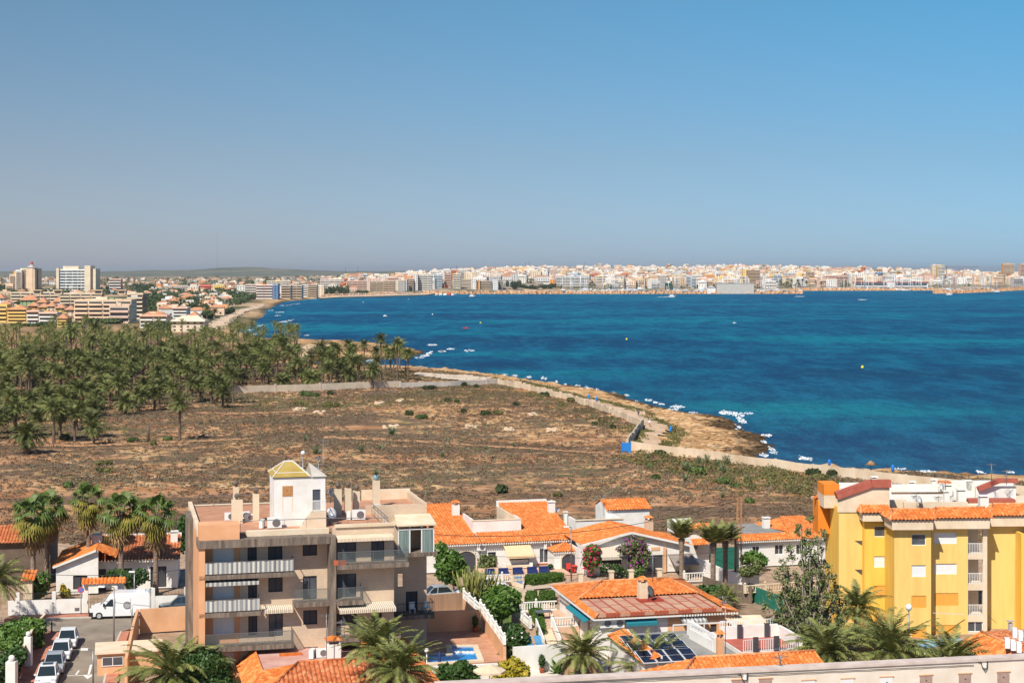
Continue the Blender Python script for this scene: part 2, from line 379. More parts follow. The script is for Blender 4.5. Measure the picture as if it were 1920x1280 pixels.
def drape(name,px,m,dz,step=2.2):
    poly=np.array([at(x,y,0) for x,y in px]); x0,y0=poly.min(0); x1,y1=poly.max(0)
    nx=int((x1-x0)/step)+2; ny=int((y1-y0)/step)+2
    X,Y=np.meshgrid(x0+np.arange(nx)*step,y0+np.arange(ny)*step); Z=hz(X.ravel(),Y.ravel())+dz
    ins=inside(X.ravel()+step/2,Y.ravel()+step/2,poly).reshape(ny,nx)
    mb=MB(); P=np.stack([X.ravel(),Y.ravel(),Z],1); id_=np.arange(nx*ny).reshape(ny,nx); F=[]
    for j in range(ny-1):
        for i in range(nx-1):
            if ins[j,i]: F.append((id_[j,i],id_[j,i+1],id_[j+1,i+1],id_[j+1,i]))
    mb.add(P,F,0,True); return struct(name,mb,m)
drape('coastal_path',[(1193,838),(1212,806),(1207,797),(1170,779),(1130,762),(1080,748),(1030,735),(985,722),(945,713),(965,714),(1030,729),(1080,740),(1130,752),(1187,768),(1247,791),(1259,797),(1238,815),(1233,841)],M_PATH,.35,1.4)
drape('pale_path',[(775,703),(780,698),(820,701),(878,704),(930,711),(900,716),(840,711)],M_PALE,.35,2)
drape('sandy_clearing',[(548,664),(553,648),(585,645),(632,645),(600,655),(575,666)],mat('sandy_clearing',(.66,.44,.26),(.74,.54,.36),scale=.1),.3,4)
drape('cliff_track',[(390,612),(405,600),(425,592),(452,580),(475,573),(500,566),(495,572),(462,583),(440,595),(425,607),(410,615)],mat('track_dust',(.60,.42,.27),(.70,.55,.40),scale=.08),.5,5)
M_TRK=mat('track_soil',(.42,.215,.10),(.54,.31,.17),scale=.6,bump=.3)
drape('dirt_track',[(610,818),(760,824),(905,834),(905,837),(760,828),(608,822)],M_TRK,.12,1.2)
drape('dirt_track',[(905,834),(1030,842),(1160,850),(1160,852.5),(1030,845),(905,837)],M_TRK,.12,1.2)
drape('dirt_track',[(370,774),(470,775),(560,771),(560,774),(470,779),(370,778)],M_TRK,.12,1.5)
drape('dirt_track',[(360,760),(440,757),(520,757),(520,759),(440,760),(360,764)],M_TRK,.12,1.5)
drape('dirt_track',[(0,832),(150,833),(290,826),(470,820),(470,823),(290,829.5),(150,837),(0,836)],M_TRK,.12,1.2)
# foam
FO=[(947,703,16,2.5),(965,704.5,14,3),(992,707.5,13,3),(1020,709.5,14,4.5),(1044,716,5,3),(1060,721,6,3),(1083,723,14,2),(1100,727,9,5),(1120,731,9,4),(1150,736.5,12,3.5),(1175,741.5,11,3),(1192,753,10,2.5),(1216,750.5,18,3.5),(1229,755,10,3),(1240,758,14,3.5),(1270,763,34,4.5),(1262,768,24,2.5),(1300,774,20,2),
 (1366,774.5,46,6),(1385,779,30,4),(1400,775.5,34,2.5),(1388,786,14,6),(1392,791,18,5),(1383,800,8,7),(1382,808,9,5),(1437,817,26,4),(1432,829,12,5),(1447,843,12,7),(1450,850,14,4),(1432,854,18,5),(1511,861,34,5.5),(1895,886,14,3),(1838,886,12,4),(1735,885,50,2.5),(1680,880,50,2),
 (810,647,24,2.5),(845,654.5,18,2.5),(829,658.5,18,3),(880,657.5,24,2.5),(805,663,14,5),(797,667.5,22,3),(785,671,20,2.5),(537,572.5,22,2),(525,585.5,16,2),(520,592,14,2),(537,602,14,5),(530,604,22,2),(490,611,18,2.5),(508,582,10,1.5),(555,570,16,1.5),(600,561,22,1.2),(575,629,10,1.5),(468,619,14,2),(474,627,12,2.5),(700,690.5,14,2),(694,676,16,3)]
fm=MB(); fr=random.Random(9)
arr=[]
for x,y,w,h in FO:
    X,Y=at(x,y,ZS); s=(y-HY)/(H-ZS); W_=w/s/2.5; D_=max(.8,(h/s)*(FP/(y-HY))*(H-ZS)/FP*.5*((H-ZS)/(y-HY))*s/((H-ZS)/ (FP/ (FP))) if False else h*FP*(H-ZS)/(y-HY)**2/2)
    for q in range(int(30+w*h*1.1)):
        a=fr.uniform(-1,1); b=fr.gauss(0,.7)*(1-abs(a)**2)+.25*math.sin(a*5+x); cx=X+a*W_; cy=Y+b*D_; r=fr.uniform(.07,.24)*min(1.0,.35+D_*.08)*(1 if Y<700 else 1.6)
        hgt=ZS+.05+fr.uniform(0,.12)*(1-abs(a)); n=5; 
        k=[(cx+r*1.5*math.cos(t+fr.uniform(-.3,.3)),cy+r*math.sin(t),hgt+fr.uniform(-.1,.25)) for t in (0,1.57,3.14,4.71)]
        arr.append(k)
fm.quads(np.array(arr)); struct('sea_foam',fm,mat('foam',(.82,.86,.88),rough=.9),'stuff')

# walls of the vacant land
M_WALL=mat('cream_wall',(.55,.42,.28),(.72,.60,.45),scale=.25,bump=.3,bscale=3,stretch=(1,1,.6))
M_WALLG=mat('grey_wall',(.42,.35,.27),(.54,.47,.37),scale=.4,bump=.3,bscale=3)
def wall(label,px,h,m,post=None,th=.3,name='boundary_wall',cap=False):
    t=thing(name,label,'wall'); mb=MB(); pm=MB(); pts=[]
    for i in range(len(px)-1):
        a=Vector(at(*px[i])); b=Vector(at(*px[i+1])); n=max(1,int((b-a).length/4))
        for k in range(n): pts.append(a+(b-a)*k/n)
    pts.append(Vector(at(*px[-1]))); zz=hz([p.x for p in pts],[p.y for p in pts])
    for i in range(len(pts)-1):
        a,b=pts[i],pts[i+1]; z=min(zz[i],zz[i+1]); d=(b-a).normalized(); n=Vector((-d.y,d.x))*th/2
        hh=h+fr.uniform(-.06,.06)
        P=[(a-n).to_3d(),(b-n).to_3d(),(b+n).to_3d(),(a+n).to_3d()]
        Q=[(p.x,p.y,z-1) for p in P]+[(P[0].x,P[0].y,zz[i]+hh),(P[1].x,P[1].y,zz[i+1]+hh),(P[2].x,P[2].y,zz[i+1]+hh),(P[3].x,P[3].y,zz[i]+hh)]
        mb.add(Q,[(4,5,6,7),(0,1,5,4),(1,2,6,5),(2,3,7,6),(3,0,4,7)])
    mb.build('wall_panel',m,t)
    if post:
        acc=0
        for i in range(len(pts)):
            if i: acc+=(pts[i]-pts[i-1]).length
            if i==0 or acc>=post:
                acc=0; p=MB(); a=math.atan2(pts[min(i+1,len(pts)-1)].y-pts[max(i-1,0)].y,pts[min(i+1,len(pts)-1)].x-pts[max(i-1,0)].x)
                p.rbox(pts[i].x,pts[i].y,zz[i]-.6,.55 if post>6 else .22,th+.25,h+.6+(.35 if post>6 else .12),a); p.build('post',m,t)
    return t
wall('tan panel wall with dark posts along the front of the palm grove',[(430,736),(600,731),(751,726)],2.0,M_WALLG,post=13)
wall('low pale crumbling wall between the palm grove and the white path',[(751,726.5),(845,723),(935,718)],1.5,M_CONC,post=26)
wall('long cream wall with fence posts running along the coastal path',[(935,719),(1000,733),(1060,747),(1120,767),(1170,785),(1205,799)],1.5,M_WALL,post=8)
wall('short grey buttressed wall between coastal path corner and blue gate',[(1205,799),(1192,816),(1176,841)],2.0,M_WALLG,post=5)
wall('cream wall running right from the blue gate below the rock shelf',[(1185,842),(1300,855),(1420,872),(1560,889),(1640,900),(1760,912),(2000,936)],1.6,M_WALL,post=6)
# blue gate
X,Y=at(1176,846); t=thing('blue_gate','bright blue metal gate in the corner of the boundary wall','gate',(X-.2,Y,h1(X,Y))); 
M_BLUE=mat('blue_paint',(.02,.20,.60),rough=.5)
MB().box(-.75,.75,-.05,.05,0,1.9).build('gate_leaf',M_BLUE,t); MB().box(-.95,-.76,-.1,.1,0,2.1).build('post',M_BLUE,t); MB().box(.76,.95,-.1,.1,0,2.1).build('post',M_BLUE,t)
# ------------------------------------------------------------------ palms
M_FROND=mat('palm_frond',(.028,.05,.013),(.22,.23,.065),scale=1.2,lo=.35,hi=.65,rough=.6,rnd=.25,spec=.3)
M_FRONDN=mat('palm_frond_near',(.07,.10,.024),(.28,.28,.085),scale=1.5,lo=.35,hi=.65,rough=.55,spec=.35)
M_DEAD=mat('dead_frond',(.20,.12,.055),(.42,.27,.14),scale=2,rough=.95)
M_TRUNK=mat('palm_trunk',(.09,.065,.045),(.20,.15,.11),scale=3,bump=.6,bscale=6,stretch=(1,1,2),rough=.95)
M_TRUNKR=mat('palm_trunk_ringed',(.16,.11,.08),(.33,.25,.19),scale=2.5,bump=.8,bscale=5,stretch=(1,1,3),rough=.95)
def date_crown(seed,nf=46,L=3.0,npair=13,lw=.09,ll=.55,droop=1.0,emin=-45,r0=.18,emax=86,base=0,tilt=0,rach=.05):
    g=random.Random(seed); Q=[]; D=[]
    ml=MB(); 
    for i in range(nf):
        u=(i+.5)/nf; e=R(emax-(emax-emin)*(u**.85)+g.uniform(-8,8)); az=i*2.39996+g.uniform(-.2,.2)
        l=L*g.uniform(.82,1.08)*(.72+.28*math.sin(math.pi*min(1,u*1.3))); dead=u>.9
        ca,sa=math.cos(az),math.sin(az); pts=[]; p=Vector((r0*ca,r0*sa,base)); ang=e; n=npair; bend=droop*R(g.uniform(55,95))*(1 if e>-.2 else .5)
        for k in range(n+1):
            pts.append(p.copy()); d=Vector((math.cos(ang)*ca,math.cos(ang)*sa,math.sin(ang))); p=p+d*l/n; ang-=bend/n*(.4+1.2*k/n)
            if ang<-1.5: ang=-1.5
        side0=Vector((-sa,ca,0)); tw=g.uniform(-.4,.4)
        for k in range(n):
            a,b=pts[k],pts[k+1]; d=(b-a).normalized(); up=side0.cross(d); side=(side0*math.cos(tw)+up*math.sin(tw)); nn=side.cross(d) if side.cross(d).z<0 else -side.cross(d)
            w=rach*(1-k/n)+.012; Q.append([a-side*w,a+side*w,b+side*w*.9,b-side*w*.9])
            t=(k+.5)/n
            if t<.12: continue
            q=ll*(math.sin(math.pi*min(1,.12+t*.86))**.6)*g.uniform(.85,1.1)
            for sgn in (-1,1):
                fw=d*(.55+.5*t)+side*sgn*.8-up*0+Vector((0,0,-.18-.25*g.random()))+(-nn)*0
                fw.normalize(); c=a.lerp(b,g.random()); e2=c+fw*q; s2=d*lw*.5
                (D if dead else Q).append([c-s2,c+s2,e2+s2*.25,e2-s2*.25])
    if Q: ml.quads(np.array([[tuple(v) for v in q] for q in Q]),0)
    if D: ml.quads(np.array([[tuple(v) for v in q] for q in D]),1)
    return ml
def fan_crown(seed,n=34,r=.75,ndead=46,pet=1.0,emin=-55,ns=11,skirt=1.9):
    g=random.Random(seed); Q0=[]; D=[]; YL=[]
    def fan(p,dirv,rad,lst,fold,ns=ns):
        dirv=dirv.normalized(); side=dirv.cross(Vector((0,0,1)))
        if side.length<.1: side=Vector((1,0,0))
        side.normalize(); up=side.cross(dirv)
        prev=None
        for k in range(ns+1):
            a=R(-105+210*k/ns); v=dirv*math.cos(a)+side*math.sin(a)+up*(-.25*abs(math.sin(a))*fold)
            tip=p+v*rad*g.uniform(.85,1.05)+Vector((0,0,-.28*rad*fold)); 
            mid=p+v*rad*.55
            w=(dirv*(-math.sin(a))+side*math.cos(a))*rad*.085
            lst.append([p,mid-w,tip,mid+w])
    for i in range(n):
        u=(i+.5)/n; e=R(82-(82-emin)*u+g.uniform(-8,8)); az=i*2.39996+g.uniform(-.3,.3); l=pet*g.uniform(.75,1.1)
        d=Vector((math.cos(e)*math.cos(az),math.cos(e)*math.sin(az),math.sin(e))); p0=Vector((0,0,0)); p1=p0+d*l; Q=Q0 if u<.55+g.uniform(-.1,.1) else YL
        s=d.cross(Vector((0,0,1))).normalized()*.025; Q.append([p0-s,p0+s,p1+s,p1-s])
        fan(p1,d+Vector((0,0,-.25)),r*g.uniform(.8,1.1),Q,1.0+u)
    for i in range(ndead):
        az=g.uniform(0,6.28); e=R(g.uniform(-88,-35)); l=pet*g.uniform(.4,.9); z0=-g.uniform(0,skirt*.55)
        d=Vector((math.cos(e)*math.cos(az),math.cos(e)*math.sin(az),math.sin(e))); p0=Vector((0,0,z0)); p1=p0+d*l
        s=Vector((-math.sin(az),math.cos(az),0))*.02; D.append([p0-s,p0+s,p1+s,p1-s])
        fan(p1,d*.6+Vector((0,0,-1)),r*g.uniform(.6,1.0),D,1.2,7)
    m=MB()
    for i_,q_ in enumerate((Q0,D,YL)): m.quads(np.array([[tuple(v) for v in q] for q in q_]),i_)
    return m
def trunk_mesh(r0,r1,h=1.0,n=8,rings=8,bend=0,seed=0,rough=.08):
    g=random.Random(seed); m=MB(); pts=[]; rad=[]
    for i in range(rings+1):
        t=i/rings; pts.append((bend*t*t,0,h*t)); rad.append((r0*(1-t)+r1*t)*(1+g.uniform(-rough,rough))*(1.35 if i==0 else 1))
    m.tube(pts,rad,n); return m
# three models of grove palm, trunk unit-high
GV=[]
for s,(nf,L,dr,em) in enumerate(((46,3.2,.95,-62),(42,3.3,.8,-52),(52,2.9,1.1,-78),(38,2.9,.65,-38))):
    t=thing('date_palm','x','palm tree',(0,0,-500)); 
    tr=trunk_mesh(.27,.22,1.0,7,6,0,s).build('trunk',M_TRUNK,t); cr=date_crown(40+s,nf,L,11,.22,.78,dr,em,.15).build('crown',[M_FROND,M_DEAD],t)
    GV.append((t,tr,cr)); KIDS[t.name]=[tr,cr]
usedG=[False]*4
def grove_palm(x,y,h,sc,label,group,v=None,rz=None):
    g=RG; v=g.randrange(4) if v is None else v; X,Y=at(x,y); z=h1(X,Y)
    t,tr,cr=GV[v]
    if not usedG[v]: usedG[v]=True; r,a,b=t,tr,cr
    else:
        r=t.copy(); a=tr.copy(); b=cr.copy()
        for o in (r,a,b): COL.objects.link(o)
        a.parent=r; b.parent=r
    r.location=(X,Y,z-.1); r.rotation_euler=(0,0,g.uniform(0,6.28)); r.scale=(sc,sc,sc)
    a.scale=(1,1,h/sc); b.location=(0,0,h/sc); r['label']=label; r['group']=group; r['category']='palm tree'; return r
RG=random.Random(77)
EXP=[(745,713,12.2,1.0,0,'tall date palm at the right end of the grove, widest crown against the sea'),(714,711,13.3,1.0,1,'tallest date palm of the row rising above the sandy headland'),(765,714,9.2,.95,2,'rightmost date palm of the grove, beside the pale path'),
 (738,706,8.6,.95,1,'slim date palm leaning beside the widest crown at the grove end'),(683,698,10,.9,0,'date palm in front of the dark cove, left of the tallest palm'),(657,712,9.5,.95,2,'date palm with bushy crown in front of the orange headland shore'),(706,717,7.2,.9,3,'date palm standing before the tallest palm behind the panel wall'),
 (337,824,8.2,1.2,1,'lone date palm on open ground with orange fruit bunches in its crown'),(407,756,6.2,1.1,0,'date palm left of the multi stemmed bush at the open field edge'),(437,756,7.6,1.1,1,'date palm nearest the left end of the panel wall'),
 (52,850,3.8,1.5,2,'fat low date palm wrapped in grey dead fronds at the field edge'),(235,778,3.2,1.3,0,'stubby wide date palm on bare orange soil below the grove'),(101,830,7.3,1.1,1,'slim date palm with bare trunk right of the fat low palm'),(140,828,5.9,1.0,3,'date palm with pale bare trunk beside the dark green bush'),
 (150,785,7.2,1.35,0,'large date palm with dense double crown at the front of the grove'),(133,690,13.5,1.4,2,'biggest dark date palm in front of the yellow terraced flats'),(178,670,12.5,1.25,1,'large date palm rising in front of the beige terraced flats'),(174,700,11.5,1.15,0,'bright green date palm in the middle of the grove'),
 (268,668,9,1.0,3,'date palm in front of the long balconied seaside flats'),(176,832,3.4,1.0,0,'short date palm beside the tumbled stone line'),(290,770,4.4,1.2,3,'low grey green date palm at the front right of the grove')]
for x,y,h,sc,v,lab in EXP: grove_palm(x,y,h,sc,lab,'date palms of the grove',v)
# the rest of the grove
def grove_density(x,y):
    if x<182: lo,hi=632,835
    elif x<430: lo,hi=640,772
    elif x<700: lo,hi=652,728
    elif x<770: lo,hi=690,722
    else: return False
    if 430<x<560 and y<672: return RG.random()<.7
    if x>540 and y<690: return False
    if x<90 and y<655 and RG.random()<.6: return False
    return lo<y<hi
pl=[]; tries=0
while len(pl)<500 and tries<200000:
    tries+=1; Y=RG.uniform(330,850); X=RG.uniform(-.33,-.06)*Y; y=HY+FP*H/Y; x=960+FP*X/Y
    if not grove_density(x,y): continue
    if y>735 and RG.random()<.4: continue
    if y<690 and RG.random()<.3: continue
    if any((X-a)**2+(Y-b)**2<12 for a,b,_,_ in pl): continue
    if any(abs(x-e[0])<9 and abs(y-e[1])<5 for e in EXP): continue
    pl.append((X,Y,x,y))
pl.sort(key=lambda p:p[1])
LABG=[(lambda x,y:y>745,'date palm among the scattered clumps at the near edge of the grove','scattered palms at the near edge of the grove'),
 (lambda x,y:x>430 and y>700,'slender date palm packed behind the tan panel wall','palms packed behind the panel wall'),
 (lambda x,y:x>430,'date palm in the far right strip of the grove near the sandy clearing','palms of the far right strip of the grove'),
 (lambda x,y:y>700,'date palm in the dense middle of the grove','palms of the dense middle of the grove'),
 (lambda x,y:True,'date palm in the back rows of the grove below the terraced flats','palms in the back rows of the grove')]
rest=MB(); nG=0
GLM=[(8,'the left edge'),(42,'the stepped tower'),(75,'the white terrace'),(108,'the small yellow house'),(143,'the white tower'),(175,'the beige flats'),(215,'the rust tower'),(250,'the narrow yellow house'),(288,'the cream seaside flats'),(322,'the white villa'),(352,'the large cream villa'),(392,'the cliff track start'),(425,'the radio mast'),(455,'the small bay'),(495,'the striped flats'),(535,'the grey bay blocks'),(572,'the sandy clearing'),(612,'the beach park'),(650,'the beach trees'),(690,'the beach masts'),(730,'the headland tip')]
def near(x,L): return min(L,key=lambda q:abs(q[0]-x))[1]
def glab(x,y,h): return ('short' if h<4.6 else 'tall' if h>7.6 else 'middling')+' date palm '+('at the near edge' if y>770 else 'in the front rows' if y>738 else 'in the front middle' if y>716 else 'in the middle' if y>694 else 'in the rear middle' if y>672 else 'in the back rows')+' of the grove, below '+near(x,GLM)
TV=trunk_mesh(.27,.22,1.0,5,3,0,1); CV=[date_crown(90+i,34,3.1,6,.32,.66,1,-60,.15) for i in range(2)]
ra=[];rt=[]
for X,Y,x,y in pl:
    hgt=RG.gauss(6.4,1.9) if y<745 else RG.gauss(4.6,1.2)
    if RG.random()<.12: hgt*=.45
    hgt=max(1.6,hgt); sc=RG.uniform(.95,1.35)
    if nG<279:
        for f,l,gp in LABG:
            if f(x,y): break
        grove_palm(x,y,hgt,sc,glab(x,y,hgt),gp); nG+=1
    else:
        c=CV[RG.randrange(2)].big[0][0].reshape(-1,4,3); a=RG.uniform(0,6.28); M_=np.array([[math.cos(a),math.sin(a),0],[-math.sin(a),math.cos(a),0],[0,0,1]])
        z=h1(X,Y); ra.append((c@M_)*sc+np.array([X,Y,z+hgt])); rt.append((X,Y,z,hgt))
rest.quads(np.concatenate(ra),0)
for X,Y,z,hg in rt: rest.tube([(X,Y,z-.1),(X,Y,z+hg)],[.3,.24],5,1)
tag(rest.build('palm_grove',[M_FROND,M_TRUNK]),'farthest palms of the grove merging into one green mass','palm grove','palms of the grove background','stuff')

# ----- leaf clouds: bushes and trees
def leafcloud(blobs,n,size,seed=0,shell=.55,flat=0,aspect=1.8):
    """blobs: (cx,cy,cz,rx,ry,rz); small leaf faces spread through the outer part of each blob"""
    g=np.random.RandomState(seed); B=np.array(blobs,float); vol=(B[:,3]*B[:,4]*B[:,5])**.75; idx=g.choice(len(B),n,p=vol/vol.sum())
    d=g.normal(size=(n,3)); d/=np.linalg.norm(d,axis=1)[:,None]; r=(shell+(1-shell)*g.rand(n))**.6; r=np.where(g.rand(n)<.1,r*1.13,r)
    lump=1+.16*np.sin(d[:,0]*5+B[idx,0]*3+seed)*np.sin(d[:,1]*6+seed*2)+.12*np.sin(d[:,2]*9+d[:,0]*7+seed)
    c=B[idx,:3]+d*B[idx,3:6]*(r*lump)[:,None]
    nrm=d+g.normal(size=(n,3))*.75; nrm/=np.linalg.norm(nrm,axis=1)[:,None]
    t=np.cross(nrm,g.normal(size=(n,3))); t/=np.linalg.norm(t,axis=1)[:,None]; b=np.cross(nrm,t)
    s=size*(.6+.8*g.rand(n))[:,None]
    return np.stack([c-t*s*aspect*.5,c-b*s*.5,c+t*s*aspect*.5,c+b*s*.5],1)
M_BUSH=mat('bush_green',(.045,.085,.02),(.13,.17,.045),scale=1.5,rough=.7,rnd=.2)
M_BUSHD=mat('bush_dark',(.025,.045,.015),(.07,.09,.03),scale=1.5,rough=.7,rnd=.2)
M_SCRB=mat('scrub_brown',(.12,.08,.05),(.25,.17,.105),scale=.25,rough=.95)
M_SCRG=mat('scrub_grey',(.14,.125,.075),(.25,.215,.135),scale=.3,rough=.95)
M_SCRO=mat('scrub_olive',(.09,.095,.03),(.18,.17,.06),scale=.3,rough=.95)
def scrub(name,n,m,sz,seed,cond,nl=16,leaf=.2):
    g=np.random.RandomState(seed); out=[]; k=0
    Xs=[];Ys=[]
    while k<n:
        Y=g.uniform(205,560,4000); X=g.uniform(-.34,.36,4000)*Y
        # even on the ground
        keep=(g.rand(4000)<Y/560); X=X[keep];Y=Y[keep]
        keep=inside(X,Y)&(dist(X,Y)>np.where(X<95,23,13))&cond(X,Y,g); X=X[keep];Y=Y[keep]; Xs.append(X);Ys.append(Y);k+=len(X)
    X=np.concatenate(Xs)[:n];Y=np.concatenate(Ys)[:n];Z=hz(X,Y)
    r=sz*(.5+g.rand(n)**2*1.6)
    c=np.repeat(np.stack([X,Y,Z],1),nl,0); rr_=np.repeat(r,nl)
    d=g.normal(size=(n*nl,3)); d/=np.linalg.norm(d,axis=1)[:,None]; d[:,2]=np.abs(d[:,2])
    q=g.rand(n*nl)**.5
    c=c+d*np.stack([rr_*1.25,rr_*1.25,rr_*.62],1)*q[:,None]
    nr=d+g.normal(size=d.shape)*.5; nr/=np.linalg.norm(nr,axis=1)[:,None]; t=np.cross(nr,g.normal(size=d.shape)); t/=np.linalg.norm(t,axis=1)[:,None]; b=np.cross(nr,t)
    s=(leaf*.42+rr_*.11)[:,None]*(.6+.7*g.rand(n*nl))[:,None]
    mb=MB(); mb.quads(np.stack([c-t*s,c-b*s*.6,c+t*s,c+b*s*.6],1)); o=mb.build(name,m); tag(o,kind='stuff'); return o
def pathfree(X,Y):
    y=HY+FP*H/Y; x=960+FP*X/Y
    a=np.array([(1185,850),(1205,800),(1130,768),(935,716),(965,710),(1130,748),(1187,764),(1262,795),(1300,860)]); return ~inside(x,y,a)
cb=lambda X,Y,g: (nz(X,Y,.06,21)+.9*g.rand(len(X))>.1)&pathfree(X,Y)
tag(scrub('dry_scrub',26000,M_SCRB,.42,1,cb,24),'brown dry scrub covering the vacant coastal land','dry scrub')
tag(scrub('grey_scrub',9000,M_SCRG,.45,2,lambda X,Y,g:(nz(X,Y,.045,5)+.6*g.rand(len(X))>.25)&pathfree(X,Y),24),'grey green low scrub scattered over the vacant land','scrub')
tag(scrub('olive_scrub',4500,M_SCRO,.5,3,lambda X,Y,g:(nz(X,Y,.035,9)+.5*g.rand(len(X))>.55)&pathfree(X,Y)&((Y>330)|(X>20)),16),'olive green scrub patches on the vacant land','scrub')
def inpx(P): 
    P=np.array(P,float)
    def f(X,Y,g): return inside(960+FP*X/Y,HY+FP*H/Y,P)
    return f
def band(n,m,sz,seed,P,nl,name,lab):
    g=np.random.RandomState(seed); q=np.array([at(*p) for p in P]); X=g.uniform(q[:,0].min(),q[:,0].max(),n*12); Y=g.uniform(q[:,1].min(),q[:,1].max(),n*12); k=inside(X,Y,q); X,Y=X[k][:n],Y[k][:n]; Z=hz(X,Y)
    r=sz*(.5+g.rand(len(X))); bl=[(a,b,c+.15*q_,q_*1.3,q_*1.3,q_*.7) for a,b,c,q_ in zip(X,Y,Z,r)]
    o=MB().quads(leafcloud(bl,len(X)*nl,.22,seed,.3)).build(name,m); tag(o,lab,'scrub',None,'stuff')
band(420,M_SCRO,.75,31,[(960,711),(1000,719),(1100,740),(1190,763),(1250,785),(1288,802),(1276,818),(1240,848),(1230,840),(1257,802),(1187,772),(1100,749),(1000,725)],40,'path_scrub','olive scrub strip between the coastal path and the rocks')
band(60,M_SCRO,.7,32,[(1208,806),(1222,803),(1196,840),(1180,840)],40,'path_scrub','scrub between the grey wall and the path bend')
band(300,M_SCRO,.85,33,[(1185,846),(1300,858),(1420,876),(1560,896),(1600,915),(1500,930),(1380,912),(1250,890),(1150,862)],40,'wall_scrub','olive scrub along the field side of the right wall')
band(80,M_SCRO,.8,34,[(1000,738),(1110,770),(1170,790),(1195,806),(1180,815),(1120,795),(1040,765),(960,730)],36,'wall_scrub','scrub along the field side of the coastal wall')
def rocks():
    g=np.random.RandomState(12); Y=g.uniform(325,640,60000); X=g.uniform(-.1,.22,60000)*Y; d=dist(X,Y); k=inside(X,Y)&(d<24)&(g.rand(60000)<.9)&pathfree(X,Y); X,Y,d=X[k],Y[k],d[k]
    n=min(2300,len(X)); X,Y,d=X[:n],Y[:n],d[:n]; Z=hz(X,Y)
    for nm,sel,m in (('shore_rocks',d>7,mat('shore_rock',(.44,.25,.11),(.70,.47,.26),scale=.4)),('wet_rocks',d<=7,mat('wet_rock',(.035,.025,.013),(.17,.10,.045),scale=.4))):
        mb=MB(); 
        for x,y,z in zip(X[sel],Y[sel],Z[sel]):
            s=.2+.9*g.rand()**2.5; a=g.rand(6)*6.28; P=[(x+s*math.cos(q)*(.7+.5*g.rand()),y+s*math.sin(q)*(.7+.5*g.rand()),z+.1) for q in np.sort(a)]+[(x+s*.3*(g.rand()-.5),y+s*.3*(g.rand()-.5),z+s*(.2+.2*g.rand()))]
            mb.add(P,[(i,(i+1)%6,6) for i in range(6)])
        tag(mb.build(nm,m),{'shore_rocks':'pale orange broken rocks covering the shore shelf','wet_rocks':'dark wet rocks along the waterline'}[nm],'rocks',None,'stuff')
rocks()
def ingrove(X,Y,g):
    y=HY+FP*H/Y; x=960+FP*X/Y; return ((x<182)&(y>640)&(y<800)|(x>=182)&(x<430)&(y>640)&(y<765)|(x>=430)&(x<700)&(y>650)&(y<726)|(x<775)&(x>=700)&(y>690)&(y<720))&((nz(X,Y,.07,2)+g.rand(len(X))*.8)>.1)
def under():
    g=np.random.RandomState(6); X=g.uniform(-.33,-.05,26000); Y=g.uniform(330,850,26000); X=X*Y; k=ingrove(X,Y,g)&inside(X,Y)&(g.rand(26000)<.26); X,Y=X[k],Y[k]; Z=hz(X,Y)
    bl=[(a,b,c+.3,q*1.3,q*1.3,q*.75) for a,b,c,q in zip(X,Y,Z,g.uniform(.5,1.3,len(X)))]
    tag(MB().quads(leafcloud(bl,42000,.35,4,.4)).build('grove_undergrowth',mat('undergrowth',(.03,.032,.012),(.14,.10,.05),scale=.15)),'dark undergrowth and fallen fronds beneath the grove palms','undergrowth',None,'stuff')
under()
# bushes one can tell apart
SB=[(572,740,26,9,'b'),(620,739,12,8,'d'),(585,742,30,7,'b'),(565,757,26,6,'g'),(620,763,34,9,'g'),(805,730,24,8,'d'),(870,722,12,7,'d'),(895,726,12,7,'d'),(838,751,14,7,'d'),(855,752,12,5,'d'),(910,776,20,9,'d'),(935,775,22,8,'g'),(793,783,28,8,'b'),(768,777,16,9,'d'),(968,759,12,6,'d'),(1020,742,18,7,'d'),(1070,753,20,8,'g'),(870,771,14,7,'d'),
 (315,823,20,6,'b'),(250,826,24,8,'b'),(273,838,0,0,'x'),(288,832,12,9,'g'),(118,824,26,11,'d'),(195,870,24,8,'g'),(193,884,34,9,'g'),(130,912,24,9,'b'),(182,768,22,8,'b'),(943,922,25,16,'d'),(1046,928,16,6,'g'),(1148,800,12,6,'d'),(1115,795,14,6,'d'),(1310,887,40,14,'b'),(1357,905,24,12,'b'),(1378,912,20,8,'b'),(1230,896,14,8,'b'),(1520,888,34,12,'d'),(1560,893,18,14,'d'),(1445,888,22,8,'g'),(1240,852,26,9,'d'),(1350,860,0,0,'x'),(1408,940,22,8,'b')]
BL={'b':('bright green rounded shrub',M_BUSH),'d':('dark green rounded shrub',M_BUSHD),'g':('olive green low spreading shrub',M_SCRO)}
def where(x,y):
    for c,w in ((y<745 and x<760,'just below the panel wall by the palm grove'),(y<745 and x>=760,'near the start of the coastal wall'),(y<800 and x<700,'on pale stony soil left of the field centre'),(y<800 and x<900,'in the rocky middle of the field'),(y<800,'beside the long cream coastal wall'),
        (x<330 and y<850,'near the scattered palms at left'),(x<330,'above the fan palms at lower left'),(x<1100,'behind the orange roofed houses'),(x<1330,'by the cream wall near the blue gate'),(True,'by the wall at right')):
        if c: return w
nb={}
